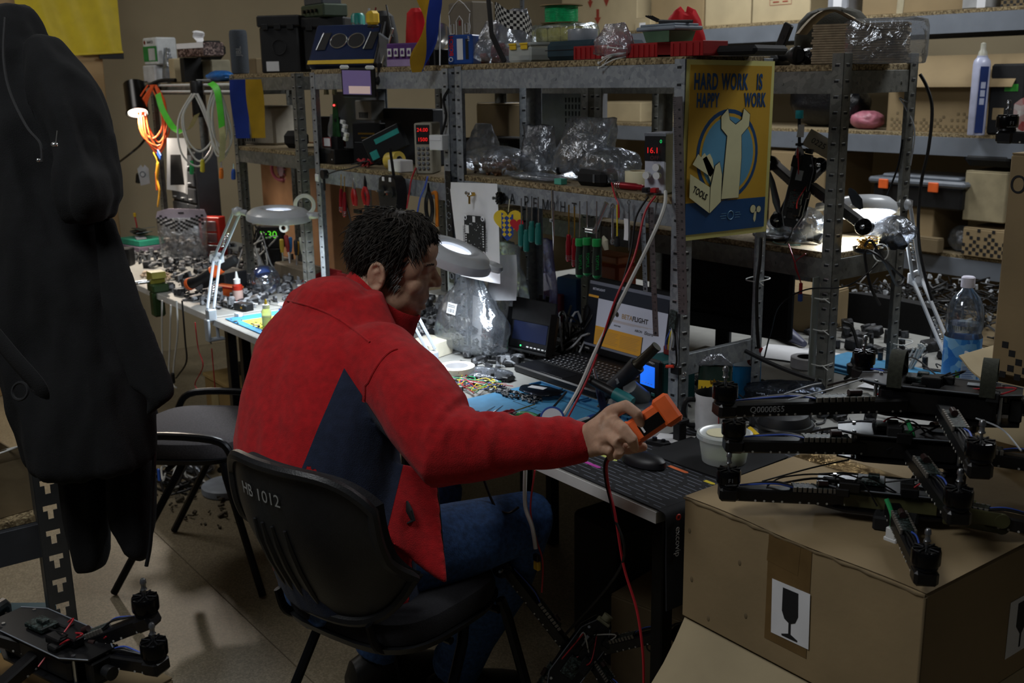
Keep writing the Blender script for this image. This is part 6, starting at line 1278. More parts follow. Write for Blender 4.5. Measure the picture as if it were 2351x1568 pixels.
off_=V(pr_.location);ob('sheet',G().grid(lambda u,v:(q[3]*(1-u)+q[2]*u)*(1-v)+(q[0]*(1-u)+q[1]*u)*v-off_+V((0,-.004*sin(u*3+v*2),0)),8,12),paper,pr_)
pf=frame((q[0]+q[1]+q[2]+q[3])/4-off_+V((0,-.0065,-.012)),(q[1]-q[0]),V((.006,.01,1)));A=.054
ob('board_print',G().prism([(-A,-A),(-A*.6,-A*1.12),(A*.6,-A*1.12),(A,-A*.9),(A,A*.9),(A*.65,A*1.12),(-A*.6,A*1.12),(-A,A)],.0005,pf),mat('print_black','#1d1e22',.7),pr_);g,gk2=G(),G()
for sx in(-1,1):
 for sy in(-1,1):g.ring(pf@V((sx*A*.86,sy*A*.98,.0008)),.0065,.0018,18,4,pf.to_3x3())
for k in range(9):g.prism(rc(-A*.93,-A*.6+.0075*k,-A*.80,-A*.6+.0075*k+.0035),.0004,pf@Mx.Translation((0,0,.0007)));g.prism(rc(A*.80,-A*.6+.0075*k,A*.92,-A*.6+.0075*k+.0035),.0004,pf@Mx.Translation((0,0,.0007)))
g.prism(rc(-A*.9,A*.1,-A*.55,A*.55),.0004,pf@Mx.Translation((0,0,.0007)));g.prism(rc(-.007,A*.75,.007,A*1.08),.0004,pf@Mx.Translation((0,0,.0007)))
r=random.Random(5)
for k in range(26):x,y=r.uniform(-A*.7,A*.7),r.uniform(-A*.9,A*.7);g.prism(rc(x,y,x+r.uniform(.001,.004),y+r.uniform(.001,.003)),.0004,pf@Mx.Translation((0,0,.0007)))
tag(ob('pad_print',g,paper,pr_),kind='stuff')
for k in range(14):
 for sx in(-1,1):gk2.prism(rc(sx*A*1.12-.003,-A*.8+.0052*k,sx*A*1.12+.003*r.uniform(.2,1.6),-A*.8+.0052*k+.0018),.0004,pf)
tag(ob('pin_names',gk2,ink,pr_),kind='stuff')
wb=thing('wing_bolt','steel wing bolt pinning the circuit print','bolt',Y(1085,446,1.826));ob('bolt',G().cyl((0,.006,0),(0,-.018,0),.006,n=12).cyl((0,-.012,-.004),(.002,-.014,-.028),.0032,n=8),gold,wb);ob('wing',G().box((-.008,-.016,.003),(.016,.006,.010),(0,.4,0),b=.002).box((.008,-.016,.003),(.016,.006,.010),(0,-.4,0),b=.002),steel,wb)
solo('paper_sheet',G().grid(lambda u,v:Y(1120+65*u,690-105*v,1.90)-Y(1150,690,1.90)+V((0,.004*sin(v*3),0)),4,6),mat('grey_paper','#a4a6aa',.7),'plain grey sheet hanging behind the circuit print','paper',Y(1150,690,1.90))
solo('paper_strip',G().grid(lambda u,v:Y(1082+22*u,800-160*v,1.885)-Y(1090,800,1.885)+V((.0,.006*sin(v*2),0)),3,8),paper,'long white paper strip hanging under the circuit print','paper',Y(1090,800,1.885))
ps=thing('perforated_strip','black plastic strip with round holes on the post beside the circuit print','strip',Y(1040,650,1.838));d=Y(1028,392,1.842)-ps.location;ob('strip',G().box(d/2,(.030,.006,d.length),(0,-.02,0),b=.001),blk,ps);g=G()
for k in range(9):c=d*((k+.6)/9.2);g.ring(c+V((0,-.0035,0)),.0095,.0016,18,4,Euler((pi/2,0,0)).to_matrix())
tag(ob('hole_rim',g,mat('rim_grey','#3a3d42',.3),ps),kind='stuff')
# --- middle unit: mid shelf
ps2=bx('power_supply','beige bench supply with two rows of red digits and a keypad','electronics',on(984,1.93,SM0,388),(.060,.11,.165),_rd(42),mat('supply_beige','#9b988a',.5),(('display',0,.128,.046,.062,blk),))
ft(ps2,(.052,.12),'24.00',0,.143,.017,dg,name='digits');ft(ps2,(.052,.12),'1500',0,.112,.017,dg,name='digits')
for r_ in range(5):
 for c_ in range(3):ob('key',G().box((-.015+.015*c_,-.0615,.020+.016*r_),(.009,.003,.009),b=.001),gry,ps2)
wa=bx('power_adapter','white plug adapter hooked on the post beside the beige supply','electronics',Y(1008,344,1.83),(.050,.035,.046),_rd(20),wht);ob('socket_edge',G().box((0,-.0185,.036),(.042,.002,.012),b=.0005),paper,wa);cable('adapter_cable',[Y(1010,320,1.838),Y(1024,270,1.845),Y(1018,230,1.85),Y(1030,205,1.852)],.0042,rubber,'black adapter cable running up the post')
kb=bx('phone_box','black box with gold lettering standing on the shelf','box',on(850,1.99,SM0,365),(.12,.04,.150),_rd(30),mat('box_black','#0e0e10',.45),(('gold_line',0,.112,.07,.006,gold),('gold_line',0,.097,.045,.004,gold),('seam',0,.080,.104,.0012,gry)))
tbx=bx('product_box','black box with a turquoise stripe leaning against the gold-lettered box','box',on(897,1.93,SM0+.03,340),(.15,.035,.085),_rd(40),mat('box_dark','#15181c',.45),(('stripe',.02,.060,.10,.018,mat('turquoise_print','#2f9c96',.5)),('stripe',-.05,.02,.03,.03,MATS['turquoise_print'])),rot=(0,_rd(-24),_rd(36)));tbx.location.z+=.02
bd_=bx('black_device','low black device with two status dots on the shelf front','electronics',on(775,1.92,SM0,378),(.125,.09,.055),0,blk,(('front_step',-.01,.046,.10,.012,blk_m),('status_dot',.045,.018,.004,.004,ink_w)))
bx('part_carton','small red and white carton on the black device','box',on(768,1.96,SM0+.056,338),(.10,.05,.034),0,dred,(('white_patch',-.01,.018,.05,.03,paper),))
cb_=thing('cube_chain','string of white plastic cubes hanging in a clear bag','parts',on(790,1.90,SM0+.10,300))
for k in range(5):ob('cube',G().box((-.006+.012*(k%2)+.004*k,0,.056-.015*k),(.017,.016,.014),(0,.3,.2),b=.002),wht,cb_)
bag('small clear bag hanging by the white cubes',on(766,1.93,SM0+.09,310),.06,.03,.09,71,top=.6)
gt=thing('green_board','green circuit tower with a red light in the middle unit','electronics',on(772,1.92,SM0+.10,280));ob('board',G().prism([(-.03,0),(.03,0),(.012,.13),(-.012,.13)],.004,frame((0,0,0),(1,0,0),(0,0,1))),mat('pcb_green','#1f4a26',.5,var=.3,scale=60),gt);ob('red_light',G().ball((.0,-.006,.115),.0035,10,6),emit('red_led','#ff3030',6),gt);ob('chip',G().box((.004,-.006,.06),(.016,.004,.012),b=.001),blk,gt);ob('stand',G().box((0,.0,-.05),(.05,.03,.10),b=.003),blk_m,gt)
sd_=bx('radio_unit','silver box with a vent grille behind the tilted screen','electronics',on(850,2.07,SM0+.155,260),(.13,.06,.075),0,mat('silver_case','#8c8c88',.4,.3));g=G()
for k in range(6):g.box((-.03+.012*k,-.031,.02),(.005,.002,.022),b=.0004)
ob('vent',g,ink,sd_)
tl2=thing('tilted_screen','small tilted screen with a violet picture clipped to the beam','monitor',Y(824,190,1.80));T2=Mx.Rotation(_rd(38),4,'Y')@Mx.Rotation(_rd(-14),4,'X')
T2=frame((0,0,0),(_R.x,_R.y,-.03),(_R.x*-.38+.1,_R.y*-.38-.35,1));ob('frame',G(T2).box((0,0,0),(.115,.100,.014),b=.004),blk,tl2);ob('picture',G(T2).box((-.006,.003,.0075),(.095,.082,.001),b=.0003),emit('violet_picture','#6a5c86',.32),tl2);ob('pale_patch',G(T2).box((.002,-.022,.0084),(.072,.026,.0006),b=.0002),emit('pale_picture','#c9b0aa',.4),tl2)
for x in(-.045,.04):ob('clip',G(T2).box((x,.054,.006),(.030,.012,.012),b=.004),wht,tl2)
ob('bracket',G(T2).cyl((.055,.0,-.005),(.085,.02,-.03),.012,n=14).box((.07,.035,-.02),(.016,.06,.010),b=.003),blk,tl2)
for k,px in enumerate((752,771)):b_=thing('binder_clip','black binder clip hanging on the beam, %s'%('left of its twin' if k==0 else 'beside the tilted screen'),'clip',Y(px,212,1.842));ob('body',G().prism([(-.011,-.008),(.011,-.008),(.008,.010),(-.008,.010)],.010,frame((0,0,0),(1,0,0),(0,0,1))),mat('clip_olive','#3e3b26',.5),b_);ob('wire_handle',G().tube([V((-.006,-.004,.010)),V((-.004,-.006,.040)),V((.004,-.006,.040)),V((.006,-.004,.010))],.0012,5),steel,b_)
yt=tape_roll('roll of yellow tape in a grey holder on the shelf',on(893,1.91,SM0+.028,365),.030,.014,.055,mat('tape_yellow','#c9b04a',.4),gry,up=(1,.2,.12));
bx('white_carton','small white carton in front of the yellow tape','box',on(920,1.885,SM0,392),(.085,.05,.040),0,paper)
wr=thing('red_wires','bunch of red and black test wires heaped on the shelf','wire',on(840,1.89,SM0,385))
for k in range(12):
 r=random.Random(k+300);ob('wire',G().tube(catmull([V((r.uniform(-.06,.06),r.uniform(-.03,.03),.004+.03*r.random()))for _ in range(4)],4),.0024,5),cab_r if k%3 else rubber,wr)
# --- hanging from the middle unit's beam
SB=1.842
def plier(label,px,py,L,m,jaw=steel,spread=.018,cutters=False):
 o=thing('pliers',label,'tool',Y(px,py,SB-.008))
 for s in(-1,1):
  ob('handle',G().tube(catmull([V((0,0,-.02)),V((s*spread*.9,-.002,-.04)),V((s*spread*1.1,0,-L*.6)),V((s*spread*.5,.002,-L*.85))]),[.005]+[.0065]*16+[.007,.004],8),m,o)
 ob('jaw',G().tube([V((0,0,-.026)),V((.001,0,-.005)),V((0,0,.018))],[.009,.008,.002],8,True,.6),jaw,o);return o
plier('red handled pliers hanging first on the middle beam',812,420,.095,red,spread=.010);plier('red handled cutters with a wide handle loop',838,415,.10,red,blk_met,.016)
for k,(px,a,b)in enumerate(((783,487,400),(791,498,405))):driver('red ringed driver hanging on the middle beam, %s'%('higher one' if k==0 else 'lower one'),Y(px,a,SB-.012),Y(px,b,SB-.012),redh,.62,.0075,.0016,gold,rings=True)
rcx=thing('radio_controller','black drone radio controller hanging from the middle beam','electronics',Y(903,480,SB-.03));ob('shell',G().prism([(-.05,0),(.05,0),(.062,.05),(.052,.10),(.03,.112),(-.03,.112),(-.052,.10),(-.062,.05)],.04,frame((0,.02,0),(1,0,0),(0,0,1))),blk,rcx)
for s in(-1,1):ob('gimbal',G().cyl((s*.028,-.020,.060),(s*.028,-.026,.060),.018,n=20),blk_m,rcx);ob('stick',G().cyl((s*.028,-.022,.060),(s*.028,-.046,.062),.0035,n=8),steel,rcx);ob('switch_plate',G().box((s*.022,-.021,.100),(.014,.003,.014),b=.001),paper,rcx)
ob('button',G().box((0,-.022,.055),(.012,.003,.014),b=.002),dred,rcx);ob('antenna',G().tube([V((.012,.0,.11)),V((.004,-.005,.20))],.005,8),rubber,rcx)
sc2=thing('side_cutters','black handled side cutters by the middle posts','tool',Y(984,440,SB-.01))
for s in(-1,1):ob('handle',G().tube(catmull([V((0,0,0)),V((s*.016,0,-.03)),V((s*.018,0,-.065)),V((s*.006,0,-.095))]),.0065,8),blk,sc2)
ob('jaw',G().tube([V((0,0,-.01)),V((0,0,.028))],[.010,.003],8,True,.6),blk_met,sc2)
oh=thing('hacksaw','orange handled frame hanging behind the black cutters','tool',Y(1003,520,SB+.01));ob('frame',G().tube(catmull([V((-.02,0,.105)),V((0,0,.108)),V((.004,0,.08)),V((.002,0,0))]),.006,8,True),mat('handle_amber','#c9741c',.4),oh);ob('blade',G().box((-.02,0,.05),(.003,.001,.09),b=.0003),steel,oh)
kn=thing('clamp_knob','black knob clamp on the beam by the white tag','clamp',Y(748,400,SB-.004));ob('knob',G().cyl((0,.004,0),(0,-.016,0),.017,n=16),blk,kn);ob('handle',G().box((.002,-.010,-.035),(.010,.008,.05),b=.002),blk_m,kn)
solo('tag_holder',G().box((0,0,0),(.026,.006,.028),b=.002).box((.0,-.004,0),(.012,.002,.012),b=.0005),wht,'small square white tag holder on the beam end','label',Y(728,408,SB-.006))
cable('charging_cable',[Y(752,400,SB-.02),Y(775,392,SB-.02),Y(800,388,SB-.01),on(830,1.87,SM0+.01,385)],.0025,rubber,'thin dark cable looping along the middle beam')
cable('red_lead',[on(955,1.87,SM0+.02,385),Y(945,410,SB-.01),Y(940,440,SB-.012),Y(934,478,SB-.012)],.0028,cab_r,'red lead hanging beside the radio controller');cable('blue_lead',[Y(982,405,SB-.01),Y(975,430,SB-.012),Y(965,455,SB-.014),Y(958,490,SB-.016)],.0030,cab_b,'blue and white lead hanging by the side cutters')
cable('power_lead',[Y(792,430,SB),Y(796,470,SB),Y(806,510,SB),Y(815,545,SB)],.0028,rubber,'thin black cord hanging against the wall by the pliers')
for k,py in enumerate((490,515)):bx('usb_stick','short black bar hanging beside the man\'s hair, %s'%('upper' if k==0 else 'lower'),'tool',Y(822,py,SB+.02),(.045,.012,.014),0,blk)
for(px0,px1,h,y,l,m)in((775,880,.26,2.13,'dark grey steel sheet standing at the back of the middle shelf',gry),(890,1010,.20,2.12,'dark box behind the turquoise striped box',mat('box_slate','#2b2e33',.6)),(735,775,.16,2.10,'small dark box at the rear corner of the middle shelf',blk_m)):
 a,b=on(px0,y,SM0),on(px1,y,SM0);bx('back_box',l,'box',(a+b)/2,((b-a).length,.03 if m is gry else .06,h),0,m)
for k,(x,w,d,h,l,m)in enumerate(((-3.45,.30,.2,.24,'black equipment case on the far warm unit shelf',blk_m),(-3.12,.26,.2,.20,'brown cardboard carton on the far warm unit shelf',card_d),(-3.3,.5,.2,.16,'long dark carton on top of the far warm unit',mat('box_slate','#2b2e33',.6)))):bx('back_box',l,'box',(x,2.54,1.1355 if k<2 else 1.6255),(w,d,h),.1*k,m)
# -- back rack
R1,R2,R3=1.867,1.332,.792
def rb(label,px0,px1,py0,py1,y,z,m,rz=0,depth=.3,deco=(),name='cardboard_box',lid=True):
 a,b=Y(px0,py1,y),Y(px1,py1,y);h=Y((px0+px1)/2,py0,y).z-z;w=(b-a).length
 return carton(label,V(((a.x+b.x)/2,y+depth/2,z)),(w,depth,max(.05,h)),rz,m,lid=lid,tape_top=False)
def arrow_print(o,x,z,w,h,m,d):ob('arrow_print',G().prism([(-w*.22,h/2),(w*.22,h/2),(w*.22,-h*.05),(w/2,-h*.05),(0,-h/2),(-w/2,-h*.05),(-w*.22,-h*.05)],.0005,frame((x,-d/2-.0012,z),(1,0,0),(0,0,1))),m,o)
rpnt=mat('red_print','#8a3322',.8)
o=rb('cardboard box with red arrows on the top rack shelf',1290,1462,-40,84,4.55,R1,card_l);arrow_print(o,.0,.10,.06,.09,rpnt,.3);arrow_print(o,-.07,.20,.05,.09,rpnt,.3);arrow_print(o,.08,.20,.05,.09,rpnt,.3)
o=rb('tiny cardboard box with a white sticker beside the red arrow box',1457,1493,42,84,4.52,R1,card_l,depth=.1);ob('sticker',G().box((0,-.051,.03),(.05,.001,.025),b=.0002),paper,o)
rb('tall plain cardboard box on the top rack shelf right of the tiny box',1494,1614,-50,66,4.56,R1,card);
o=rb('cardboard box with a black triangle mark on the top rack shelf',1618,1722,-50,60,4.56,R1,card_l);ob('triangle_print',G().prism([(-.06,.05),(0,-.04),(.06,.05),(.045,.05),(0,-.015),(-.045,.05)],.0005,frame((.03,-.1515,.17),(1,0,0),(0,0,1))),ink,o)
o=rb('cardboard box with a small red stamp on the top rack shelf',1726,1858,-50,52,4.56,R1,card_l);ob('stamp_frame',G().ring((0,-.151,.09),.001,.0006,8,4).box((0,-.1512,.115),(.14,.0006,.002),b=.0002).box((0,-.1512,.085),(.14,.0006,.002),b=.0002).box((-.07,-.1512,.10),(.002,.0006,.03),b=.0002).box((.07,-.1512,.10),(.002,.0006,.03),b=.0002).box((-.03,-.1512,.10),(.04,.0006,.006),b=.0002).box((.03,-.1512,.10),(.035,.0006,.006),b=.0002),rpnt,o)
bx('grey_carton','pale grey carton between the stamped and the taped box','box',V((Y(1945,30,4.6).x,4.62,R1)),(.12,.2,.10),0,mat('carton_grey','#8d9096',.7),(('white_panel',.0,.05,.05,.09,paper),))
o=rb('wide cardboard box with peeling pale tape on the top rack shelf',1978,2220,-60,35,4.55,R1,card);ob('peeled_tape',G().box((-.06,-.1512,.10),(.035,.001,.2),(0,.06,0),b=.0003),mat('pale_tape','#a39a80',.6),o)
bx('carton','white and grey carton at the end of the top rack shelf','box',V((Y(2258,10,4.6).x,4.62,R1)),(.11,.2,.09),0,mat('carton_pale','#9c9d9d',.7),(('white_panel',.035,.045,.04,.085,paper),))
o=rb('brown box with a lattice print at the edge of the top rack shelf',2296,2400,-50,20,4.55,R1,card_d);pixel_print(o,frame((0,-.151,.0),(1,0,0),(0,0,1)),.20,.12,14,9)
gc=thing('canister','grey cylinder standing between boxes on the top rack shelf','container',V((Y(1475,40,4.7).x,4.72,R1)));ob('body',G().lathe([(.04,0),(.045,.01),(.045,.2),(.03,.24)],(0,0,0),20),gry,gc);ob('cap',G().cyl((0,0,.24),(0,0,.27),.03,n=16),blk,gc)
ob_=carton('large open cardboard box with a woven print on the middle rack shelf',V((Y(2180,305,4.55).x,4.75,R2)),(.66,.40,.34),0,card,open_flaps={'-y':(-75,.15),'-x':(-60,.15)})
pixel_print(ob_,frame((0,-.2012,0),(1,0,0),(0,0,1)),.62,.085,44,7,card_d,4)
bx('carton','green and black printed box inside the shadows of the middle rack shelf','box',V((Y(2340,200,4.6).x,4.6,R2)),(.16,.2,.3),0,blk_m,(('green_print',.02,.20,.06,.03,mat('lime','#2f8a2c',.6)),('brown_patch',-.03,.09,.05,.05,card)))
sc_can=thing('spray_can','white and navy air duster can standing on the middle rack shelf','can',V((Y(2240,312,4.46).x,4.46,R2)));ob('can',G().lathe([(.034,0),(.036,.004),(.036,.30),(.033,.315),(.022,.328),(.022,.335)],(0,0,0),24),mat('can_white','#a9adc4',.35,coat=.2),sc_can)
vd=V((-_f.x,-_f.y,0)).normalized();fcan=frame(vd*.0365-_R*.006,_R,(0,0,1));ob('navy_label',G().prism(rc(-.018,.01,.018,.29),.0008,fcan),mat('can_navy','#1b2c5c',.4),sc_can);ob('cap',G().lathe([(.020,.335),(.018,.35),(.012,.36),(.011,.385),(.004,.39)],(0,0,0),16),mat('can_cap','#a8a698',.4),sc_can)
for k in range(3):ob('pictogram',G().prism(rc(-.010,.13+.034*k,.010,.157+.034*k),.0006,fcan@Mx.Translation((0,0,.0009))),mat('picto','#9aa0b4',.5),sc_can)
pbg=bag('crumpled pink plastic bag on the middle rack shelf',V((Y(1985,300,4.6).x,4.62,R2)),.17,.12,.09,81,m=mat('pink_polythene','#a0606e',.35,var=.25,scale=30,bump=.4),lie=True)
bag('big black rubbish bag on the middle rack shelf',V((Y(1850,300,4.6).x,4.75,R2)),.38,.25,.26,82,m=mat('black_polythene','#0c0d10',.3,var=.3,bump=.5),lie=True);bag('black bag with a red patch next to the pink bag',V((Y(1925,300,4.6).x,4.7,R2)),.16,.2,.20,83,m=MATS['black_polythene'],lie=True,cont=red,cn=3)
rag=thing('printed_cloth','white and red printed cloth behind the drone motor on the right','cloth',V((Y(2345,300,4.4).x,4.47,R2)));ob('cloth',G().grid(lambda u,v:V((-.08+.16*u,.03*sin(u*7),.17*v*(1-.6*(u-.6)**2)+.01*sin(u*11))),10,8),chips('cloth_print','#b8b0ac','#a01f1f','#cfcac4',40,.9),rag)
for(px0,px1,py0,py1,y,l)in((1385,1470,235,300,4.6,'cardboard box with a curved flap seen through the poster unit'),(1500,1530,240,300,4.6,'narrow cardboard box seen through the poster unit'),(1700,1790,340,420,4.3,'x')):
 if l!='x':rb(l,px0,px1,py0,py1,y,R2,card_l)
clr=thing('storage_crate','black crate with a clear lid and orange latches on the low rack','crate',V((Y(2105,520,4.5).x,4.62,R3+.20)));w_=.50
ob('body',G().box((0,0,.05),(w_*.92,.30,.10),b=.008),blk,clr);ob('lid',G().box((0,0,.115),(w_,.34,.03),b=.010).box((0,0,.135),(w_*.8,.26,.02),b=.008),mat('lid_clear','#7f8690',.2,trans=.4),clr)
for x in(-.16,.10):ob('latch',G().box((x,-.172,.10),(.05,.010,.045),b=.003),org,clr)
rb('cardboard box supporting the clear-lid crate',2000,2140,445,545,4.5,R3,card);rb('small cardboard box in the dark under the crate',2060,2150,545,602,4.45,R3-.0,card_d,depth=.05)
b_=rb('grey cardboard box on top of the pixel box on the low rack',2205,2300,395,540,4.5,R3+.16,mat('card_grey','#8f8468',.85));b2_=rb('cardboard box with a pixel pattern on the low rack',2203,2320,528,625,4.49,R3,card);pixel_print(b2_,frame((0,-.151,0),(1,0,0),(0,0,1)),.24,.12,14,7,ink,9)
bag('clear bag stuffed beside the pixel box on the low rack',V((Y(2180,600,4.5).x,4.6,R3)),.14,.1,.12,85,lie=True)
rb('cardboard box behind the small drone on the low rack',1765,1890,350,470,4.0+.5,R3+.0,card,depth=.4)
bx('folded_clothes','dark folded coat on top of the grey box','clothing',V((Y(2262,400,4.5).x,4.62,R3+.16+.24)),(.24,.25,.07),0,blk_m,b=.03)
pal=carton('wide shallow cardboard tray holding a heap of connector cables',V((-2.35,4.16,0)),(1.3,.56,.56),0,card_d,tape_top=False)
hp_=thing('cable_heap','heap of black connector cables with white plugs beyond the bench','cable',V((-2.35,4.14,.565)));g,gw=G(),G()
r=random.Random(4)
for k in range(420):
 x,y=r.uniform(-.6,.6),r.uniform(-.26,.26);z=.16*(1-(x/.65)**2)*(1-(y/.35)**2)*r.random()+.01;p=[V((x,y,z))]
 for q in range(3):p.append(p[-1]+V((r.uniform(-.06,.06),r.uniform(-.05,.05),r.uniform(-.02,.03))))
 g.tube(p,r.uniform(.002,.005),5)
 if k%4==0:gw.box((x,y,z+.03),(.022,.012,.010),(r.random()*3,r.random()*3,r.random()*3),b=.001)
tag(ob('cable_mass',g,blk,hp_),kind='stuff');tag(ob('plug_mass',gw,lgry,hp_),kind='stuff')
# -- warm unit: mid shelf and top
SW,TW=1.1355,1.6255
def on2(px,y,z):p=Y(px,560,y);return V((p.x,y,z))
dS=drone('small drone standing nose-up on the warm grey unit with a cyan antenna tip',Y(1838,440,2.45),[Y(1790,505,2.42),Y(1985,520,2.42),Y(1885,380,2.60),Y(1772,375,2.55)],(.25,-.1,1),blk,(.20,.06,.04),esc=(0,0,0,0),up=V((.45,-.85,.1)))
an=thing('antenna','black antenna stalk with a cyan cap above the small drone','antenna',Y(1836,400,2.43));e=Y(1835,272,2.42)-an.location
ob('stalk',G().tube([V((0,0,0)),e*.5,e],.0045,8),blk,an);ob('cap',G().cyl(e,e+V((0,0,.022)),.011,n=14),mat('cyan_cap','#2fa3ad',.4),an);ob('zip_collar',G().cyl(e*.52,e*.56,.011,n=10),blk,an)
for s in(-1,1):ob('white_strut',G().tube([e*.5,e*.25+_R*.014*s,_R*.022*s],.006,8),lgry,an)
ob('paper_flag',G().prism([(-.010,0),(.010,0),(.010,.034),(-.006,.034)],.001,frame(e*.66-_f*.006,_R,(0,0,1))),paper,an)
for k,(a,b)in enumerate((((1790,500),(1768,395)),((1978,480),(1950,432)))):
 pp=thing('propeller','dark folded propeller on the small drone, %s'%('beside the poster' if k==0 else 'leaning over the gold sponge'),'propeller',Y(*a,2.40));d=Y(*b,2.38)-pp.location;ob('blade',G().tube([V((0,0,0)),d*.35,d*.8,d],[.005,.014,.010,.003],8,True,.25),mat('prop_grey','#2b3036',.3),pp)
sl2=thing('paper_slip','crumpled paper slip with a handwritten date behind the corner post','paper',Y(1880,330,2.50));ob('slip',G().grid(lambda u,v:V((-.04+.08*u,.004*sin(u*5),.025-.05*v)),5,4),mat('slip_paper','#8f8b7c',.8),sl2);text('handwriting','0225',.022,frame((0,-.005,0),(1,0,0),(0,.0,1)),ink,sl2);sl2.rotation_euler=(0,.5,.5)
bag('round clear zip bag with dark parts on the warm unit shelf',on2(1830,2.47,SW),.17,.12,.10,91,cont=blk,cn=16,cont_size=(.012,.03),lie=True);bag('flat silver bag on the warm unit shelf by the poster',on2(1775,2.45,SW),.12,.10,.03,92,m=mat('silver_foil','#8d9298',.25,.6,.2,30,bump=.5),lie=True)
gs=thing('tip_cleaner','gold brass wool tip cleaner on the warm unit shelf','tool',on2(1993,2.45,SW));g=G();r=random.Random(9)
for k in range(60):a=r.random()*6.3;q=r.random();g.tube(catmull([V((cos(a+i*1.3)*.032*q,sin(a+i*1.3)*.032*q,.006+.034*r.random()))for i in range(4)],3),.0012,4)
tag(ob('brass_wool',g,gold,gs),kind='stuff');ob('dish',G().lathe([(.03,0),(.038,.004),(.040,.014)],(0,0,0),20,None,False),blk,gs)
bag('grey foil bag with a rolled strap on the warm unit shelf',on2(2040,2.58,SW),.15,.10,.085,94,m=film('foil_film','#8b8f96',.3,.35,.2,.5),lie=True,cont=blk_m,cn=4,cont_size=(.02,.05))
cable('green_wire_loop',[on2(1775,2.40,SW+.003),on2(1785,2.38,SW+.003),on2(1815,2.385,SW+.003),on2(1838,2.40,SW+.004)],.002,mat('pale_green','#6f9088',.5),'pale green wire loop on the chipboard edge')
pc_=bx('computer_case','grey computer case with rows of vent slots seen between the shelves','electronics',V((Y(1270,290,2.52).x,2.60,SW)),(.24,.16,.42),_rd(20),mat('case_grey','#7a7c80',.5));g=G()
for r_ in range(8):
 for c_ in range(5):g.box((.03+.014*c_,-.0805,.22+.024*r_),(.006,.001,.017),b=.0003)
tag(ob('vent_slot',g,ink,pc_),kind='stuff')
rb('brown cardboard box seen between the shelves left of the grey case',1095,1168,240,330,2.62,SW,card_d,depth=.2);tr_=bx('cable_tray','black plastic tray above the brown box between the shelves','tray',V((Y(1140,235,2.7).x,2.72,1.47)),(.16,.12,.03),.2,blk);tr_.location.z=SW+.34
bag('large clear bag behind the long bag of brown parts',V((Y(1110,320,2.1).x,2.10,SM1)),.16,.08,.14,96,m=bagd,top=.5)
tw_=thing('paper_towels','pack of folded paper towels in clear wrap with a curled top sheet','pack',on2(2000,2.50,TW));x_=_rd(28);tw_.location=V((Y(2010,150,2.50).x,2.50,TW));tw_.rotation_euler=(0,0,x_);tw_.matrix_basis=Mx.LocRotScale(tw_.location,tw_.rotation_euler,None)
for k in range(16):ob('towel',G().box((-.04+.002*sin(k*2.1),0,.004+.0063*k),(.235+.004*sin(k*1.7),.105,.0056),b=.001),mat('towel_brown','#9a8a72',.95,var=.15,scale=60),tw_)
ob('curled_sheet',G().grid(lambda u,v:V((-.19+.21*u-.02*sin(v*3),-.065+.13*v,.110+.042*sin(u*4.6)*(1-u*.4)-.03*(1-u)**3)),14,6),mat('towel_pale','#9a8d76',.95,bump=.2),tw_)
rs=[[V((.02+.105*k*cps(abs(cos(t))**.4,cos(t)),.060*k*cps(abs(sin(t))**.4,sin(t)),z+.002*sin(5*t)))for t in[2*pi*j/32 for j in range(32)]]for z,k in((.0,.97),(.02,1.01),(.09,1.01),(.108,.96),(.112,.8))];ob('film',G().rings(rs),bagm,tw_)
lb3=ob('label',G().box((.0,.0,.1135),(.06,.04,.0008),(0,0,-.2),b=.0002),paper,tw_);g=G()
for k in range(6):g.box((-.02+.007*k,-.006,.1144),(.003,.012,.0004),b=.0001)
ob('barcode',g,ink,lb3)
tbk=thing('black_tube','black plastic tube with a flared end lying on the warm unit','tube',V((Y(1830,145,2.42).x,2.42,TW+.025)));ob('tube',G().tube([V((-.17,.05,0)),V((-.03,.01,0)),V((-.012,.003,0)),V((0,0,0)),V((.002,0,0))],[.015,.016,.024,.026,.024],20),blk,tbk);ob('bore',G().cyl((.0022,-.0006,0),(.003,-.001,0),.018,n=20),ink,tbk)
bag('crinkled black foil packet by the black tube',V((Y(1848,150,2.44).x,2.46,TW)),.07,.05,.045,97,m=mat('black_foil','#101114',.15,.5,.3,30,bump=.8),lie=True)
ob2=thing('olive_bag','olive green canvas bag behind the paper towels','bag',V((Y(1905,110,2.62).x,2.63,TW)));rs=[]
for z,k in((0,.95),(.02,1.0),(.08,1.0),(.12,.92),(.145,.7),(.155,.4)):rs.append([V((.105*k*cps(abs(cos(t))**.6,cos(t)),.06*k*cps(abs(sin(t))**.6,sin(t)),z+.004*sin(t*3)))for t in[2*pi*j/36 for j in range(36)]])
ob2.rotation_euler=(0,0,.6);ob('body',G().rings(rs),mat('olive_canvas','#33322a',.9,var=.2,scale=50,bump=.3),ob2)
for x in(-.05,.03):ob('seam',G().tube([V((x,-.058,.01)),V((x,-.058,.10)),V((x*.8,-.04,.148))],.003,6),MATS['olive_canvas'],ob2)
bkt=thing('black_bracket','black perforated bracket leaning by the olive bag','bracket',V((Y(1775,130,2.45).x,2.45,TW)));d=Y(1812,55,2.45)-bkt.location;ob('arm',G().box(d/2,(d.length,.014,.030),rot=Mx((d.normalized(),V((0,1,0)),d.normalized().cross(V((0,1,0))))).transposed(),b=.003),blk,bkt)
for k in range(3):ob('hole',G().cyl(d*(.25+.22*k)+V((0,-.0072,0)),d*(.25+.22*k)+V((0,-.0078,0)),.006,n=12),ink,bkt)
bx('black_case','long black folded case lying behind the poster top','case',V((Y(1735,120,2.44).x,2.44,TW)),(.20,.10,.03),.1,blk_m,b=.012)
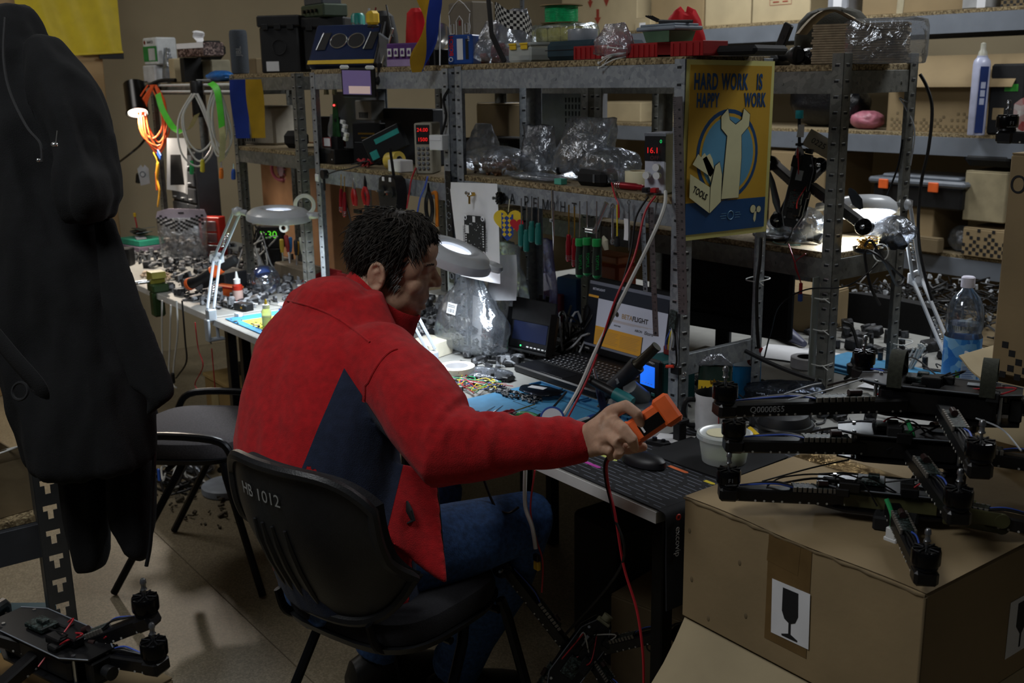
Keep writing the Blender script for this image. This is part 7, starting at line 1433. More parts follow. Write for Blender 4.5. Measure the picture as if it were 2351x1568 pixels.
cable('post_cable',[Y(2112,170,2.70),Y(2128,200,2.71),Y(2140,250,2.71),Y(2132,340,2.71),Y(2115,420,2.71),Y(2108,520,2.71),Y(2116,600,2.71),Y(2140,690,2.72)],.0045,rubber,'black cable hanging down outside the rear post')
cable('post_wire',[Y(2100,240,2.69),Y(2080,232,2.66),Y(2065,225,2.65),Y(2078,245,2.66),Y(2100,300,2.68),Y(2090,380,2.68)],.0022,lgry,'thin grey wires looped round the rear post');cable('thin_cable',[Y(2072,320,2.68),Y(2062,380,2.68),Y(2040,440,2.67),Y(2025,480,2.67)],.003,rubber,'thin black cord slanting behind the rear post')
cable('shelf_cord',[Y(1985,565,2.40),Y(2000,552,2.40),Y(2025,590,2.44),Y(2060,625,2.62),Y(2075,640,2.66),Y(2060,655,2.60),Y(2030,600,2.40),Y(1990,575,2.36),Y(1988,605,2.36),Y(2000,660,2.36),Y(2020,700,2.4)],.004,rubber,'black cord tangled over the warm unit beam');cable('shelf_cord',[Y(2015,605,2.38),Y(1975,640,2.34),Y(1930,660,2.34),Y(1850,665,2.33),Y(1790,700,2.33),Y(1770,760,2.33),Y(1755,820,2.33)],.0022,rubber,'thin black wire drooping from the beam past the corner post')
zt2=thing('cable_tie','white cable tie round the beam cord','tie',Y(2022,580,2.42));ob('loop',G().ring((0,0,0),.022,.0018,20,5,Euler((1.4,.3,0)).to_matrix()),cab_w,zt2);ob('tail',G().tube([V((0,-.01,-.02)),V((-.02,-.01,-.05)),V((-.05,-.01,-.085))],.0018,5),cab_w,zt2)
for(px,py,y,l)in((1740,640,2.15,'white cable tie round the rear poster post'),(1890,680,2.36,'white cable tie round the corner post, higher one'),(1888,752,2.36,'white cable tie round the corner post, middle one'),(1886,832,2.36,'white cable tie round the corner post, lowest one'),(2070,785,2.68,'white cable tie round the far rear post')):
 p=Y(px,py,y+.012);o=thing('cable_tie',l,'tie',p);ob('loop',G().tube([V((.026*cps(abs(cos(t))**.5,cos(t)),.026*cps(abs(sin(t))**.5,sin(t)),.003*sin(t)))for t in[2*pi*j/20 for j in range(21)]],.0018,5),cab_w,o);ob('tail',G().tube([V((.02,-.024,0)),V((.045,-.03,-.008))],.0016,5),cab_w,o)
solo('post_sleeve',G().box((0,0,0),(.004,.030,.30),b=.001),mat('sleeve','#8f9694',.5),'pale metal splice strip tied to the side of the corner post','strip',Y(1868,760,2.352));
wtag=thing('wire_pigtail','thin red wires with a red and blue plug hanging under the warm unit','wire',Y(1810,560,2.35));e=Y(1839,650,2.34)-wtag.location;ob('wire',G().tube(catmull([V((0,0,0)),e*.4+V((.01,-.01,0)),e*.9,e]),.0018,5),cab_r,wtag);ob('wire',G().tube(catmull([V((.06,0,-.02)),e*.5,e*.9]),.0014,5),cab_r,wtag);ob('plug',G().cyl(e,e+V((0,0,-.03)),.005,n=8),red,wtag);ob('plug_end',G().box(e+V((0,0,-.04)),(.012,.010,.022),b=.002),blu,wtag)
# -- opposite bench
mb=thing('monitor','black monitor seen from behind between the poster posts','monitor',V((Y(1660,790,2.42).x,2.42,B)),_rd(10))
ob('panel',G().box((0,0,.235),(.46,.028,.29),b=.008),blk_m,mb);ob('rear_bulge',G().box((0,-.022,.23),(.26,.03,.17),b=.012),blk_m,mb);ob('neck',G().box((0,0,.08),(.05,.02,.14),b=.004),blk,mb);ob('foot',G().box((0,.0,.006),(.22,.14,.012),b=.004),blk,mb)
def task_chair(label,p,rz,w=.46,h=.5,hz=.62):
 o=thing('office_chair',label,'chair',(p[0],p[1],0),rz);g=G();rs=[]
 for k in range(9):
  v=k/8;ww=w/2*(1-.18*v**3)*(.9+.1*sin(pi*v));rs.append([V((ww*cps(abs(cos(t))**.4,cos(t)),-.25-.05*v+.028*sin(t)+.05*cos(t)**2,hz+h*v))for t in[2*pi*j/28 for j in range(28)]])
 ob('backrest',g.rings(rs),blk_m,o);ob('seat',G().box((0,0,.47),(.48,.46,.08),b=.03),blk_m,o);ob('column',G().cyl((0,0,.08),(0,0,.44),.03),blk,o);ob('back_bar',G().tube([V((0,-.1,.44)),V((0,-.28,.5)),V((0,-.30,.75))],.02,8),blk,o)
 for k in range(5):a=2*pi*k/5;ob('base_leg',G().tube([V((0,0,.09)),V((.28*cos(a),.28*sin(a),.06))],[.022,.014],8),blk,o);ob('caster',G().ball((.28*cos(a),.28*sin(a),.028),.027,10,6),blk,o)
 return o
task_chair('black office chair back beyond the opposite bench',(-2.20,3.06),_rd(177),.50,.38,.43);task_chair('second black chair close behind the rear poster post',(-2.78,3.12),_rd(168),.40,.46,.50)
o=carton('plain cardboard box on the opposite bench behind the corner post',V((Y(1830,800,2.95).x,2.98,B)),(.22,.2,.13),.1,card,tape_top=False)
m2=thing('silicone_mat','second blue silicone mat on the opposite bench','mat',(-1.78,2.66,B),0);ob('mat',G().box((0,0,.002),(.36,.22,.004),b=.001),mat_b,m2);ob('tray_rim',G().box((0,-.1,.007),(.36,.006,.008),b=.001).box((0,-.06,.007),(.36,.004,.008),b=.001),mat_b2,m2)
solo('paper_sheet',G().grid(lambda u,v:V((-.12+.24*u,-.09+.18*v,.001+.004*sin(u*3))),6,5),paper,'white paper sheet under the tape roll on the opposite bench','paper',(-2.05,2.62,B),.3);solo('paper_sheet',G().grid(lambda u,v:V((-.10+.20*u,-.07+.14*v,.001+.003*sin(u*4))),6,5),paper,'white paper sheet by the zip ties on the opposite bench','paper',(-1.62,2.55,B+.0045),.2)
tape_roll('white rimmed roll of black tape on the opposite bench',Z(1852,842,B)+V((0,0,.001)),.048,.030,.030,mat('roll_white','#c9cad0',.5),blk)
pen=pen=thing('heat_gun_body','grey rounded tool lying on the paper behind the post','tool',V((Y(1800,790,2.75).x,2.75,B+.03)));ob('body',G().tube([V((-.06,.03,0)),V((0,0,0)),V((.12,-.05,-.012))],[.028,.026,.010],12),mat('tool_grey','#4d5068',.5),pen)
zt3=thing('cable_ties','bunch of white cable ties standing on the opposite bench','tie',Z(2085,848,B));r=random.Random(2)
for k in range(16):a=V((r.uniform(-.012,.012),r.uniform(-.01,.01),.002));b=a+_R*r.uniform(.01,.045)+V((0,0,r.uniform(.055,.075)));ob('tie',G().tube([a,b],.0018,5).box(b,(.007,.006,.006),(0,.4,0),b=.001),cab_w,zt3)
bt=thing('water_bottle','clear plastic water bottle with a blue label and white cap','bottle',Z(2200,905,B));Rb=.048
ob('bottle',G().lathe([(Rb*.6,.001),(Rb*.9,.004),(Rb,.014),(Rb,.165),(Rb*.93,.172),(Rb*.93,.178),(Rb,.186),(Rb,.215),(Rb*.92,.245),(Rb*.7,.270),(Rb*.38,.287),(Rb*.29,.293),(Rb*.29,.302)],(0,0,0),32,None,False),film('bottle_clear','#dfe8f4',.10,.95,.06,.05,12,.02),bt);ob('water',G().lathe([(.001,.005),(Rb*.96,.010),(Rb*.97,.165),(Rb*.90,.175),(Rb*.97,.188),(Rb*.97,.198),(.001,.198)],(0,0,0),28),mat('water','#cfe0f0',.03,var=0,trans=.96,ior=1.2),bt)
ob('label',G().lathe([(Rb*1.01,.045),(Rb*1.01,.163)],(0,0,0),32,None,False),chips('label_blue','#3a97ea','#2474d2','#8fc8f4',45,.35),bt);ob('cap',G().lathe([(Rb*.36,.296),(Rb*.37,.300),(Rb*.36,.322),(Rb*.30,.325)],(0,0,0),24),mat('cap_white','#d5d3e2',.4),bt);fb2=frame(vd*Rb*1.02,_R,(0,0,1))
ob('nutrition_panel',G().prism(rc(-.022,.05,.020,.105),.0006,fb2),mat('panel_pale','#9db6d0',.5),bt);ob('green_hill_print',G().prism([(-.034,.046),(-.010,.046),(-.018,.066),(-.034,.080)],.0006,fb2@Mx.Translation((0,0,-.006))),mat('hill_green','#4c8f4a',.5),bt)
g=G()
for k in range(8):g.prism(rc(-.019,.054+.005*k,.016-.004*(k%3),.0555+.005*k),.0004,fb2@Mx.Translation((0,0,.0008)))
tag(ob('small_print',g,blu,bt),kind='stuff');ob('cloud_print',G().ball(fb2@V((-.012,.128,0)),(.010,.002,.006),10,6).ball(fb2@V((.012,.120,0)),(.012,.002,.006),10,6),paper,bt)
tb3=thing('standing_motor_tool','dark jar with a chrome post among the papers of the opposite bench','tool',Z(1960,860,B));ob('jar',G().lathe([(.02,0),(.022,.03),(.012,.036),(.010,.05)],(0,0,0),16),blk,tb3)
cable('sleeved_cable',[Y(1935,740,2.40),Y(1955,750,2.42),Y(1968,790,2.45),Y(1975,840,2.48),Z(1940,870,B+.005)],.005,rubber,'black cord with a white sleeve standing behind the corner post');cable('thick_cable',[Y(1748,545,2.12),Y(1745,600,2.13),Y(1738,660,2.13),Y(1738,740,2.13),Y(1742,800,2.13)],.005,rubber,'thick black cable running down the rear poster post')
op=thing('orange_tool_box','orange instrument case behind the green screwdrivers','case',V((Y(1405,640,2.5).x,2.5,B)));ob('body',G().box((0,0,.11),(.16,.1,.22),b=.01),mat('orange_case','#a64a22',.5),op);ob('lid',G().box((0,0,.235),(.15,.09,.03),b=.006),mat('orange_case_lid','#b8693c',.5),op)
bag('violet tinted plastic bag hanging behind the tools',V((Y(1262,660,2.25).x,2.24,B)),.09,.05,.32,99,m=bagv,top=.6,cont=blk,cn=4)  # the violet comes from the film tint
bx('blue_case','small blue case behind the small field monitor','case',V((Y(1305,650,2.4).x,2.42,B)),(.09,.08,.16),.3,mat('case_blue','#2c5c9c',.5));bx('pink_case','pinkish red case next to the small blue case','case',V((Y(1285,690,2.4).x,2.38,B)),(.10,.06,.10),.2,mat('case_pink','#8c2e48',.5))
gl_=thing('work_glove','black work glove standing among cables behind the field monitor','glove',V((Y(1262,720,2.15).x,2.12,B+.08)));ob('palm',G().box((0,0,-.03),(.05,.025,.09),b=.01),blk_m,gl_)
for k in range(4):ob('finger',G().tube([V((-.018+.012*k,0,.01)),V((-.022+.015*k,0,.05+.01*(k%2))),V((-.026+.018*k,0,.07+.012*(k%2)))],[.008,.0075,.006],8),blk_m,gl_)
cv=thing('cable_tangle','tangle of black cables between the field monitor and the laptop','cable',V((Y(1315,720,2.1).x,2.1,B)));r=random.Random(21)
for k in range(14):ob('cable',G().tube(catmull([V((r.uniform(-.08,.08),r.uniform(-.05,.04),.004+.16*r.random()*(i not in(0,3))))for i in range(4)],5),.0035,6),[rubber,rubber,lgry][k%3],cv)
# -- far bench
def fz(px,py):return Z(px,py,B)
def small(name,label,cat,px,py,d,m,rz=0,**k):return bx(name,label,cat,fz(px,py),d,rz,m,**k)
mb_=thing('parts_bag','clear bag of pale plastic parts with a checkered band and white header','bag',V((Y(425,590,1.85).x,1.85,B)));fr_=frame((0,0,0),(_R.x,_R.y,0),(0,0,1));mbm=chips('pale_parts','#a29a92','#7f776f','#cfc6ba',70,.6)
rs=[[fr_@V((.125*k*cps(abs(cos(t))**.5,cos(t)),z,.05*k2*sin(t)))for t in[2*pi*j/32 for j in range(32)]]for z,k,k2 in((0,.85,.9),(.02,.92,1),(.08,.97,.9),(.15,1.0,.6),(.20,1.02,.25),(.205,1.02,.2))]
ob('film',G().rings(rs),bagd,mb_);ob('header',G().prism([(-.128,.205),(.128,.205),(.115,.245),(-.06,.252),(-.118,.238)],.004,fr_@Mx.Translation((0,0,-.002))),mat('header_white','#b5aab8',.6),mb_);ob('hang_hole',G().prism(rc(-.014,.226,.014,.233),.002,fr_@Mx.Translation((0,0,.003))),ink,mb_)
g=G()
for i in range(18):
 for j in range(5):
  if(i+j)%2:z=.155+.010*j+.03*cos(i/17*pi)**2-.0;g.prism(rc(-.115+.0128*i,z-.012,-.115+.0128*(i+1),z-.002),.001,fr_@Mx.Translation((0,0,.022+.02*(1-abs(i-8.5)/9)*(1-j/6))))
tag(ob('checkered_band',g,ink,mb_),kind='stuff');g=G();r=random.Random(8)
for k in range(70):a,q=r.random()*6.3,math.sqrt(r.random());g.box(fr_@V((.10*q*cos(a),.02+.08*r.random(),.035*q*sin(a))),(.03,.022,.012),(r.random()*3,r.random()*3,r.random()*3),b=.002)
tag(ob('contents',g,mbm,mb_),kind='stuff')
org_=bx('organiser','red framed small parts organiser behind the checkered bag','case',V((Y(492,570,2.0).x,2.0,B)),(.12,.06,.20),_rd(35),mat('organiser_red','#a8261c',.45))
for k in range(3):ob('drawer',G().box((0,-.031,.035+.06*k),(.085,.004,.048),b=.003),bagd,org_)
for k,(px,py,d,m,l)in enumerate(((300,560,(.22,.16,.03),mat('case_green','#2c8a72',.4),'teal lidded case in the stack on the far bench'),(300,575,(.24,.18,.025),mat('case_lilac','#6c5f70',.5),'grey lilac case under the teal case'))):
 o=bx('flat_case',l,'case',V((Y(330,580,1.8).x,1.8,B+.001+(.027 if k==0 else 0))),d,.2,m)
tl3=thing('board_tray','tray of loose circuit boards on top of the teal case','parts',V((Y(325,560,1.8).x,1.8,B+.060)));
for k in range(8):
 r=random.Random(k+70);ob('board',G().box((r.uniform(-.09,.09),r.uniform(-.06,.06),.006+.006*k),(.07,.05,.003),(r.uniform(-.2,.2),r.uniform(-.2,.2),r.random()*3),b=.0005),pcb if k%2 else gry,tl3)
xt=thing('battery_plug','yellow battery plug on a red lead standing at the far bench','connector',V((Y(312,520,1.8).x,1.80,B+.10)));ob('lead',G().tube(catmull([V((.02,0,-.02)),V((.015,0,.02)),V((0,0,.06))]),.004,6),cab_r,xt);ob('plug',G().box((0,0,.072),(.020,.012,.022),b=.003),yel,xt)
for k,(px,l)in enumerate(((222,'grey camera body farthest along the bench'),(248,'pale camera unit on the far bench with a round lens'),(278,'dark camera unit on the far bench beside the pale one'))):
 o=bx('camera_unit',l,'camera',V((Y(px,540,1.55).x,1.55,B)),(.09,.07,.085),_rd(50),(gry,lgry,blk)[k]);ob('lens',G().cyl((0,-.035,.045),(0,-.055,.045),.026,.024,20),blk,o);ob('lens_glass',G().cyl((0,-.055,.045),(0,-.056,.045),.017,n=18),solder,o)
vs_=thing('bench_vise','green and yellow bench vise clamped to the far bench edge','tool',fz(362,668)+V((0,0,.0)));vm_,vg=mat('vise_yellow','#8f8a35',.5),mat('vise_green','#28401f',.5)
ob('jaw',G().prism([(-.035,.05),(-.03,.085),(.03,.085),(.042,.06),(.02,.055),(.012,.03),(-.012,.03)],.06,frame((0,.03,0),(1,0,0),(0,0,1))),vm_,vs_);ob('body',G().box((.01,0,.018),(.08,.07,.036),b=.006).box((.015,-.01,-.05),(.05,.05,.11),b=.008),vg,vs_);ob('screw',G().cyl((.0,-.03,.045),(.0,-.09,.045),.008,n=12).cyl((-.03,-.085,.045),(.03,-.085,.045),.004,n=8),steel,vs_)
dr=thing('electric_screwdriver','orange and black cordless drill lying on the bench','tool',V((Y(455,620,1.50).x,1.50,B+.09)));d=Y(540,595,1.62)-dr.location
ob('grip',G().tube([V((-.05,-.02,-.02)),V((.0,0,0)),d*.35],[.024,.019,.022],14),blk,dr);ob('orange_band',G().tube([V((-.055,-.022,-.022)),V((-.042,-.017,-.017))],[.026,.025],16).tube([d*.36,d*.62],[.024,.023],14),org,dr);ob('chuck',G().tube([d*.62,d*.7,d*1.0,d*1.05],[.018,.021,.020,.012],14),blk_m,dr)
drb=small('black_box','black box under the cordless drill','box',515,665,(.17,.12,.085),mat('black_case2','#17191d',.6),.3)
oc2=bx('orange_case','orange soft case with red wires at the lamp arm','case',fz(505,690)+V((-.06,.06,0)),(.13,.06,.045),.35,mat('case_orange','#c4571f',.6),(('red_edge',0,.044,.13,.006,red),));
rbt=thing('flux_bottle','small red bottle with a white nozzle beside the magnifier arm','bottle',fz(543,692)+V((.02,.0,0)));ob('bottle',G().lathe([(.018,0),(.020,.004),(.020,.068),(.012,.076)],(0,0,0),18),mat('bottle_red','#a02818',.35),rbt);ob('label',G().lathe([(.0204,.012),(.0204,.05)],(0,0,0),18,None,False),mat('label_pale','#b49a92',.6),rbt);ob('nozzle',G().lathe([(.013,.076),(.014,.094),(.007,.098),(.003,.125)],(0,0,0),12),wht,rbt)
fl2=thing('clear_globe','round clear plastic globe with a blue collar on the bench','container',fz(585,680)+V((0,.05,.05)));ob('globe',G().ball((0,0,.012),.062,24,14),film('globe_clear','#dfe8f4',.14,.92,.05,.1,12,.03),fl2);ob('collar',G().lathe([(.03,.035),(.034,.045),(.03,.06)],(0,0,0),20,Euler((0,-.5,0)).to_matrix(),False),blu,fl2);ob('foot',G().cyl((0,0,-.05),(0,0,-.042),.02,n=16),blk,fl2)
driver('white glue syringe lying in front of the red bottle',fz(520,704)+V((0,0,.012)),fz(592,706)+V((0,0,.014)),mat('syringe','#c6ccd2',.3,trans=.2),.7,.009,.003,wht,name='syringe')
m3_=thing('silicone_mat','blue edged repair mat with a yellow middle on the lamp bench','mat',(-3.42,1.60,B));ob('mat',G().box((0,0,.002),(.62,.30,.004),b=.001),mat('mat_blue2','#2f7fae',.7),m3_);ob('yellow_middle',G().box((.0,-.02,.0045),(.46,.20,.001),b=.0003),mat('mat_yellow','#c6cc3a',.7),m3_)
db=thing('dropper_bottle','clear dropper bottle with a yellow tip on the yellow mat','bottle',fz(614,752)+V((0,0,.006)));ob('bottle',G().lathe([(.016,0),(.018,.003),(.018,.055),(.012,.064)],(0,0,0),18),frost,db);ob('liquid',G().lathe([(.001,.002),(.0165,.004),(.0165,.034),(.001,.034)],(0,0,0),16),mat('liquid_pale','#cfd8a0',.2,trans=.6),db);ob('cap',G().lathe([(.012,.064),(.013,.066),(.012,.078),(.006,.080)],(0,0,0),16),wht,db);ob('tip',G().lathe([(.006,.080),(.002,.098)],(0,0,0),10),yel,db)
small('black_device','black gadget with brass plugs behind the dropper bottle','electronics',560,712,(.07,.04,.028),blk,.3,deco=(('brass_plug',.01,.014,.01,.008,gold),));small('white_block','small white plastic block on the blue mat edge','parts',548,728,(.028,.02,.016),wht,.2)
wd=thing('solder_reel','small solder reel lying by the dropper bottle','spool',fz(640,715)+V((.0,.03,.004)));ob('flange',G().lathe([(.008,0),(.028,0),(.028,.002),(.008,.002)],(0,0,0),24),blu,wd);ob('flange',G().lathe([(.008,.020),(.028,.020),(.028,.022),(.008,.022)],(0,0,0),24),paper,wd);ob('solder',G().lathe([(.020,.002),(.021,.011),(.020,.020)],(0,0,0),24),MATS['solder'],wd)
pl5=bag('clear bag of small pieces on the bench by the red bins',fz(650,690)+V((0,.12,0)),.13,.10,.06,111,cont=lgry,cn=20,lie=True);
for k in range(4):
 o=thing('parts_bin','open dark red parts bin, %s'%('first beside the screwdrivers','second in the row','third in the row','closest to the man\'s shoulder')[k],'bin',(-3.98+.115*k,1.98-.02*k,B),.1);g=G();w_,d_,h_=.10,.13,.085
 for s in(-1,1):g.add([(s*w_/2,-d_/2,.0),(s*w_/2,d_/2,0),(s*w_/2,d_/2,h_),(s*w_/2,-d_/2,h_*.55)],[(0,1,2,3)]).box((s*w_/2,0,h_*.25),(.003,d_,h_*.5),b=.0008)
 g.box((0,0,.002),(w_,d_,.004),b=.001).box((0,-d_/2,h_*.27),(w_,.003,h_*.54),b=.001).box((0,d_/2,h_/2),(w_,.003,h_),b=.001);ob('bin',g,dred,o);ob('label_slot',G().box((0,-d_/2-.002,h_*.3),(.05,.001,.02),b=.0002),mat('bin_label','#8b4a48',.6),o)
hold=[(628,'#c9b040','yellow handled screwdriver'),(643,'#2a6fb0','blue capped marker pen'),(652,'#8a2a2a','dark red handled file'),(664,'#d0a030','amber pencil-like tool'),(676,'#1f1f24','black tweezers handle'),(688,'#b8bcae','pale plastic syringe'),(700,'#1f8a4a','green ball-ended driver'),(716,'#15181a','black handled cutter')]
pj=thing('tool_pot','white pot crammed with tools behind the red bins','container',(-4.28,2.02,B));ob('pot',G().box((0,0,.035),(.30,.10,.07),b=.006),mat('pot_wood','#5d5344',.7),pj)
for k,(px,c_,l)in enumerate(hold):b=V((-4.40+.035*k,2.0+.02*(k%2),B+.072));driver(l+' standing in the tool pot',b+V((.02*sin(k*2.3),0,.10+.012*(k%3))),b,mat('pot_'+c_[1:],c_,.45),.6,.009,.003,name='hand_tool')
clk=bx('digital_clock','black digital clock with green digits under the magnifier head','clock',V((Y(620,530,2.06).x,2.06,B+.10)),(.13,.05,.10),_rd(48),blk_m);text('digits','2:30',.048,frame((0,-.0265,.062),(1,0,0),(0,0,1)),emit('clock_green','#58d030',.9),clk);ob('stand',G().box((0,0,-.05),(.10,.05,.10),b=.004),blk,clk)
wt=tape_roll('white tape roll hung on the pole beside the magnifier head',Y(700,470,1.80),.042,.030,.022,mat('tape_white','#c8c8c4',.6),paper,up=(.86,-.5,.05))
tape_roll('small white roll under the magnifier head',Y(655,522,1.78),.018,.009,.020,MATS['tape_white'],blk,up=(.7,-.7,0))
for k,(px,py,l)in enumerate(((585,615,'glue syringe leaning among cables by the narrow post'),(600,610,'white squeeze nozzle beside the leaning syringe'))):driver(l,Y(px,py+10,1.95),Y(px-14,py-45,1.95),lgry,.6,.010,.003,wht,name='syringe')
ct=thing('cable_tangle','white and grey cables curling around the narrow unit post','cable',V((Y(580,610,1.95).x,1.98,B)));r=random.Random(77)
for k in range(9):ob('cable',G().tube(catmull([V((r.uniform(-.14,.14),r.uniform(-.06,.06),.005+.22*r.random()*(i not in(0,3))))for i in range(4)],5),.0035,6),[cab_w,lgry,rubber][k%3],ct)
for i,(px,py,w_,d_,n_,m_,l)in enumerate(((330,640,.26,.12,130,mat('scrap_pale','#b8a690',.6,var=.4,scale=200),'litter of pale plastic scraps under the spot lamp'),(420,660,.22,.12,90,jumble,'litter of screws and clippings by the vise'),(560,650,.4,.14,120,jumble,'clutter of small parts behind the black box'),(660,700,.26,.1,90,jumble,'clutter of small parts by the clear bag'))):pile('small_parts',l,'parts',fz(px,py)+V((0,.06,.001)),w_,d_,.02,n_,m_,200+i,(.006,.018))
rail=thing('spool_rail','pair of white rails with black spool holders on the far unit','rail',Y(450,195,1.86));x0_,x1_=Y(360,195,1.86).x-rail.location.x,Y(540,195,1.86).x-rail.location.x
for z in(0,-.03):ob('bar',G().cyl((x0_,0,z),(x1_,0,z),.006,n=10),wht,rail)
ob('end_block',G().box((x1_,0,-.015),(.05,.03,.05),b=.004),wht,rail);ob('end_block',G().box((x0_,0,-.015),(.05,.03,.05),b=.004),blk,rail)
hs_=thing('holder_sleeve','black sleeve hanging from the white rails','holder',Y(453,225,1.83));ob('sleeve',G().lathe([(.026,-.085),(.028,-.08),(.028,.07),(.026,.075)],(0,0,0),20),blk,hs_)
def loops(name,label,px,py0,py1,w,n,m,seed,r=.004,y=1.80):
 o=thing(name,label,'cable',Y(px,py0,y));rr=random.Random(seed);h=Y(px,py1,y).z-o.location.z;ux=V((_R.x,_R.y,0))
 for k in range(n):
  ww=w*rr.uniform(.7,1.15);hh=h*rr.uniform(.8,1.08);q=rr.uniform(-.02,.02);ob('loop',G().tube(catmull([ux*q,ux*(q-ww*.45)+V((0,0,hh*.35)),ux*(q-ww*.35)+V((0,rr.uniform(-.02,.02),hh*.8)),ux*q+V((0,0,hh)),ux*(q+ww*.4)+V((0,rr.uniform(-.02,.02),hh*.75)),ux*(q+ww*.3)+V((0,0,hh*.3)),ux*q+V((0,.01,0))],5),r,6),m,o)
 return o
loops('orange_cable','orange cable hung in loops beside the spot lamp',345,195,345,.15,6,cab_o,1);loops('white_cable','white cable hung in large loops below the rails',450,215,370,.14,3,cab_w,2,.0042);loops('white_cable','white cable hung in narrow loops by the narrow unit post',492,205,365,.09,5,cab_w,3,.004)
gt2=thing('green_tape','bright green and cream tape ribbon draped over the rails','tape',Y(480,195,1.80));
for pts,m_ in(([(482,190),(497,205),(505,250),(509,292)],mat('lime_tape','#4fc52f',.5)),([(509,292),(511,330),(508,370)],mat('cream_tape','#b9b585',.6)),([(362,215),(372,250),(395,290),(416,305)],mat('lime_tape','#4fc52f',.5)),([(416,305),(435,295),(446,275),(452,262)],mat('cream_tape','#b9b585',.6))):
 pp=catmull([Y(x,y,1.79)-gt2.location for x,y in pts],5);u=V((_R.x,_R.y,0))
 ob('ribbon',G().rings([[p+u*s*.013+V((0,t,s*.006))for s,t in((-1,0),(1,0),(1,.0015),(-1,.0015))]for p in pp]),m_,gt2)
ylw=thing('yellow_ribbon','yellow ribbon hanging with a blue tag on the far unit','ribbon',Y(357,345,1.80));ob('ribbon',G().tube(catmull([Y(x,y,1.80)-ylw.location for x,y in((352,350),(362,375),(360,410),(366,440),(362,475))]),[.006]*6+[.018]*6+[.014]*6+[.010]*6+[.006],8,True,.3),mat('ribbon_yellow','#c08c1c',.6),ylw);ob('blue_tag',G().box((.05,0,-.02),(.05,.006,.03),(0,.6,0),b=.002),blu,ylw);ob('orange_end',G().cyl((-.02,0,-.11),(-.03,0,-.20),.006,n=8),org,ylw)
cp2=thing('circuit_print','curled white sheet with a printed circuit hung on the far unit','paper',Y(405,430,1.78));ob('sheet',G().grid(lambda u,v:Y(383+46*u,435-118*v+12*u*(1-v),1.78)-cp2.location+V((0,.02*sin(u*3)*(1-v),0)),8,8),paper,cp2);ob('board_print',G().grid(lambda u,v:Y(393+24*u,425-70*v,1.772)-cp2.location+V((0,.02*sin(u*2)*(1-v)-.004,0)),4,6),mat('print_black','#1d1e22',.7),cp2)
dc=bx('drawer_cabinet','dark small-parts drawer cabinet standing at the back of the far bench','cabinet',V((Y(445,480,2.0).x,2.02,B)),(.36,.12,.52),0,mat('cabinet_dark','#26282c',.5),b=.006)
for r_ in range(6):
 for c_ in range(3):d_=ob('drawer',G().box((-.115+.115*c_,-.064,.05+.083*r_),(.105,.012,.072),b=.004),mat('drawer_smoke','#4a4d52',.3,trans=.3),dc);ob('handle',G().box((-.115+.115*c_,-.074,.03+.083*r_),(.03,.012,.006),b=.002),lgry,d_)
ap=thing('lamp_bracket','silver slotted bracket holding cables under the spot lamp','bracket',Y(330,400,1.865));ob('plate',G().prism([(-.03,.03),(-.01,.05),(0,.035),(.01,.05),(.03,.03),(.03,-.05),(-.02,-.06)],.004,frame((0,0,0),(_R.x,_R.y,0),(0,0,1))),lgry,ap);ob('ring',G().ring(V((0,-.005,0)),.014,.004,18,6,Euler((pi/2,0,_rd(50))).to_matrix()),steel,ap);ob('clamp_arm',G().tube([V((-.02,0,.0)),V((-.09,.0,-.01)),V((-.11,0,-.05))],.014,8),blk,ap)
for k,(px,a,b,c_,l)in enumerate(((440,400,352,'#2f9c5c','green handled snips hanging on the far post'),(465,395,350,'#c9c03a','yellow strap tool hanging beside the green snips'),(508,410,372,'#e07a2a','orange handled knife hanging by the narrow post'),(536,412,375,'#2a4f9e','blue handled pick hanging on the narrow post'))):driver(l,Y(px,a,1.80 if px<500 else 1.843),Y(px,b,1.80 if px<500 else 1.843),mat('h_'+c_[1:],c_,.45),.65,.010,.003,name='hand_tool')
oldd=bx('old_printer','beige vented machine standing behind the cloth strip','electronics',V((Y(608,330,2.0).x,2.03,1.3375)),(.27,.20,.165),_rd(18),mat('old_beige','#9a9488',.6));g=G()
for k in range(5):g.box((-.05+.014*k,-.101,.03),(.006,.002,.03),b=.0005)
ob('vent',g,ink,oldd)
panl=thing('hardboard_panel','brown hardboard panel leaning behind the narrow unit','board',(-4.5,2.26,.752));ob('board',G().box((.0,0,.29),(1.3,.012,.58),b=.001),mat('hardboard','#8a6442',.8,var=.1,scale=12),panl)
pf_=thing('pink_fan','pink round grille propped on the hardboard panel','fan',Y(645,388,2.247));ob('ring',G().ring((0,0,0),.055,.008,28,8,Euler((pi/2,.3,.5)).to_matrix()),mat('pink_plastic','#a04a5c',.5),pf_);ob('hub',G().cyl((0,-.004,0),(0,.004,0),.036,n=20),mat('pale_pink','#8a7480',.5),pf_)
for k in range(10):a=2*pi*k/10;ob('spoke',G().cyl((.036*cos(a),0,.036*sin(a)),(.055*cos(a),0,.055*sin(a)),.003,n=6),MATS['pink_plastic'],pf_)
bx('speaker_box','dark headphones case beside the beige machine','case',V((Y(672,345,1.95).x,1.97,1.3375)),(.10,.08,.07),.2,blk_m,b=.02)
wf=thing('wall_flag','big yellow flag pinned on the wall above the coats','flag',X(120,60,-5.985));q0,q1,q2,q3=X(20,-60,-5.98),X(262,-60,-5.98),X(281,120,-5.98),X(60,132,-5.98)
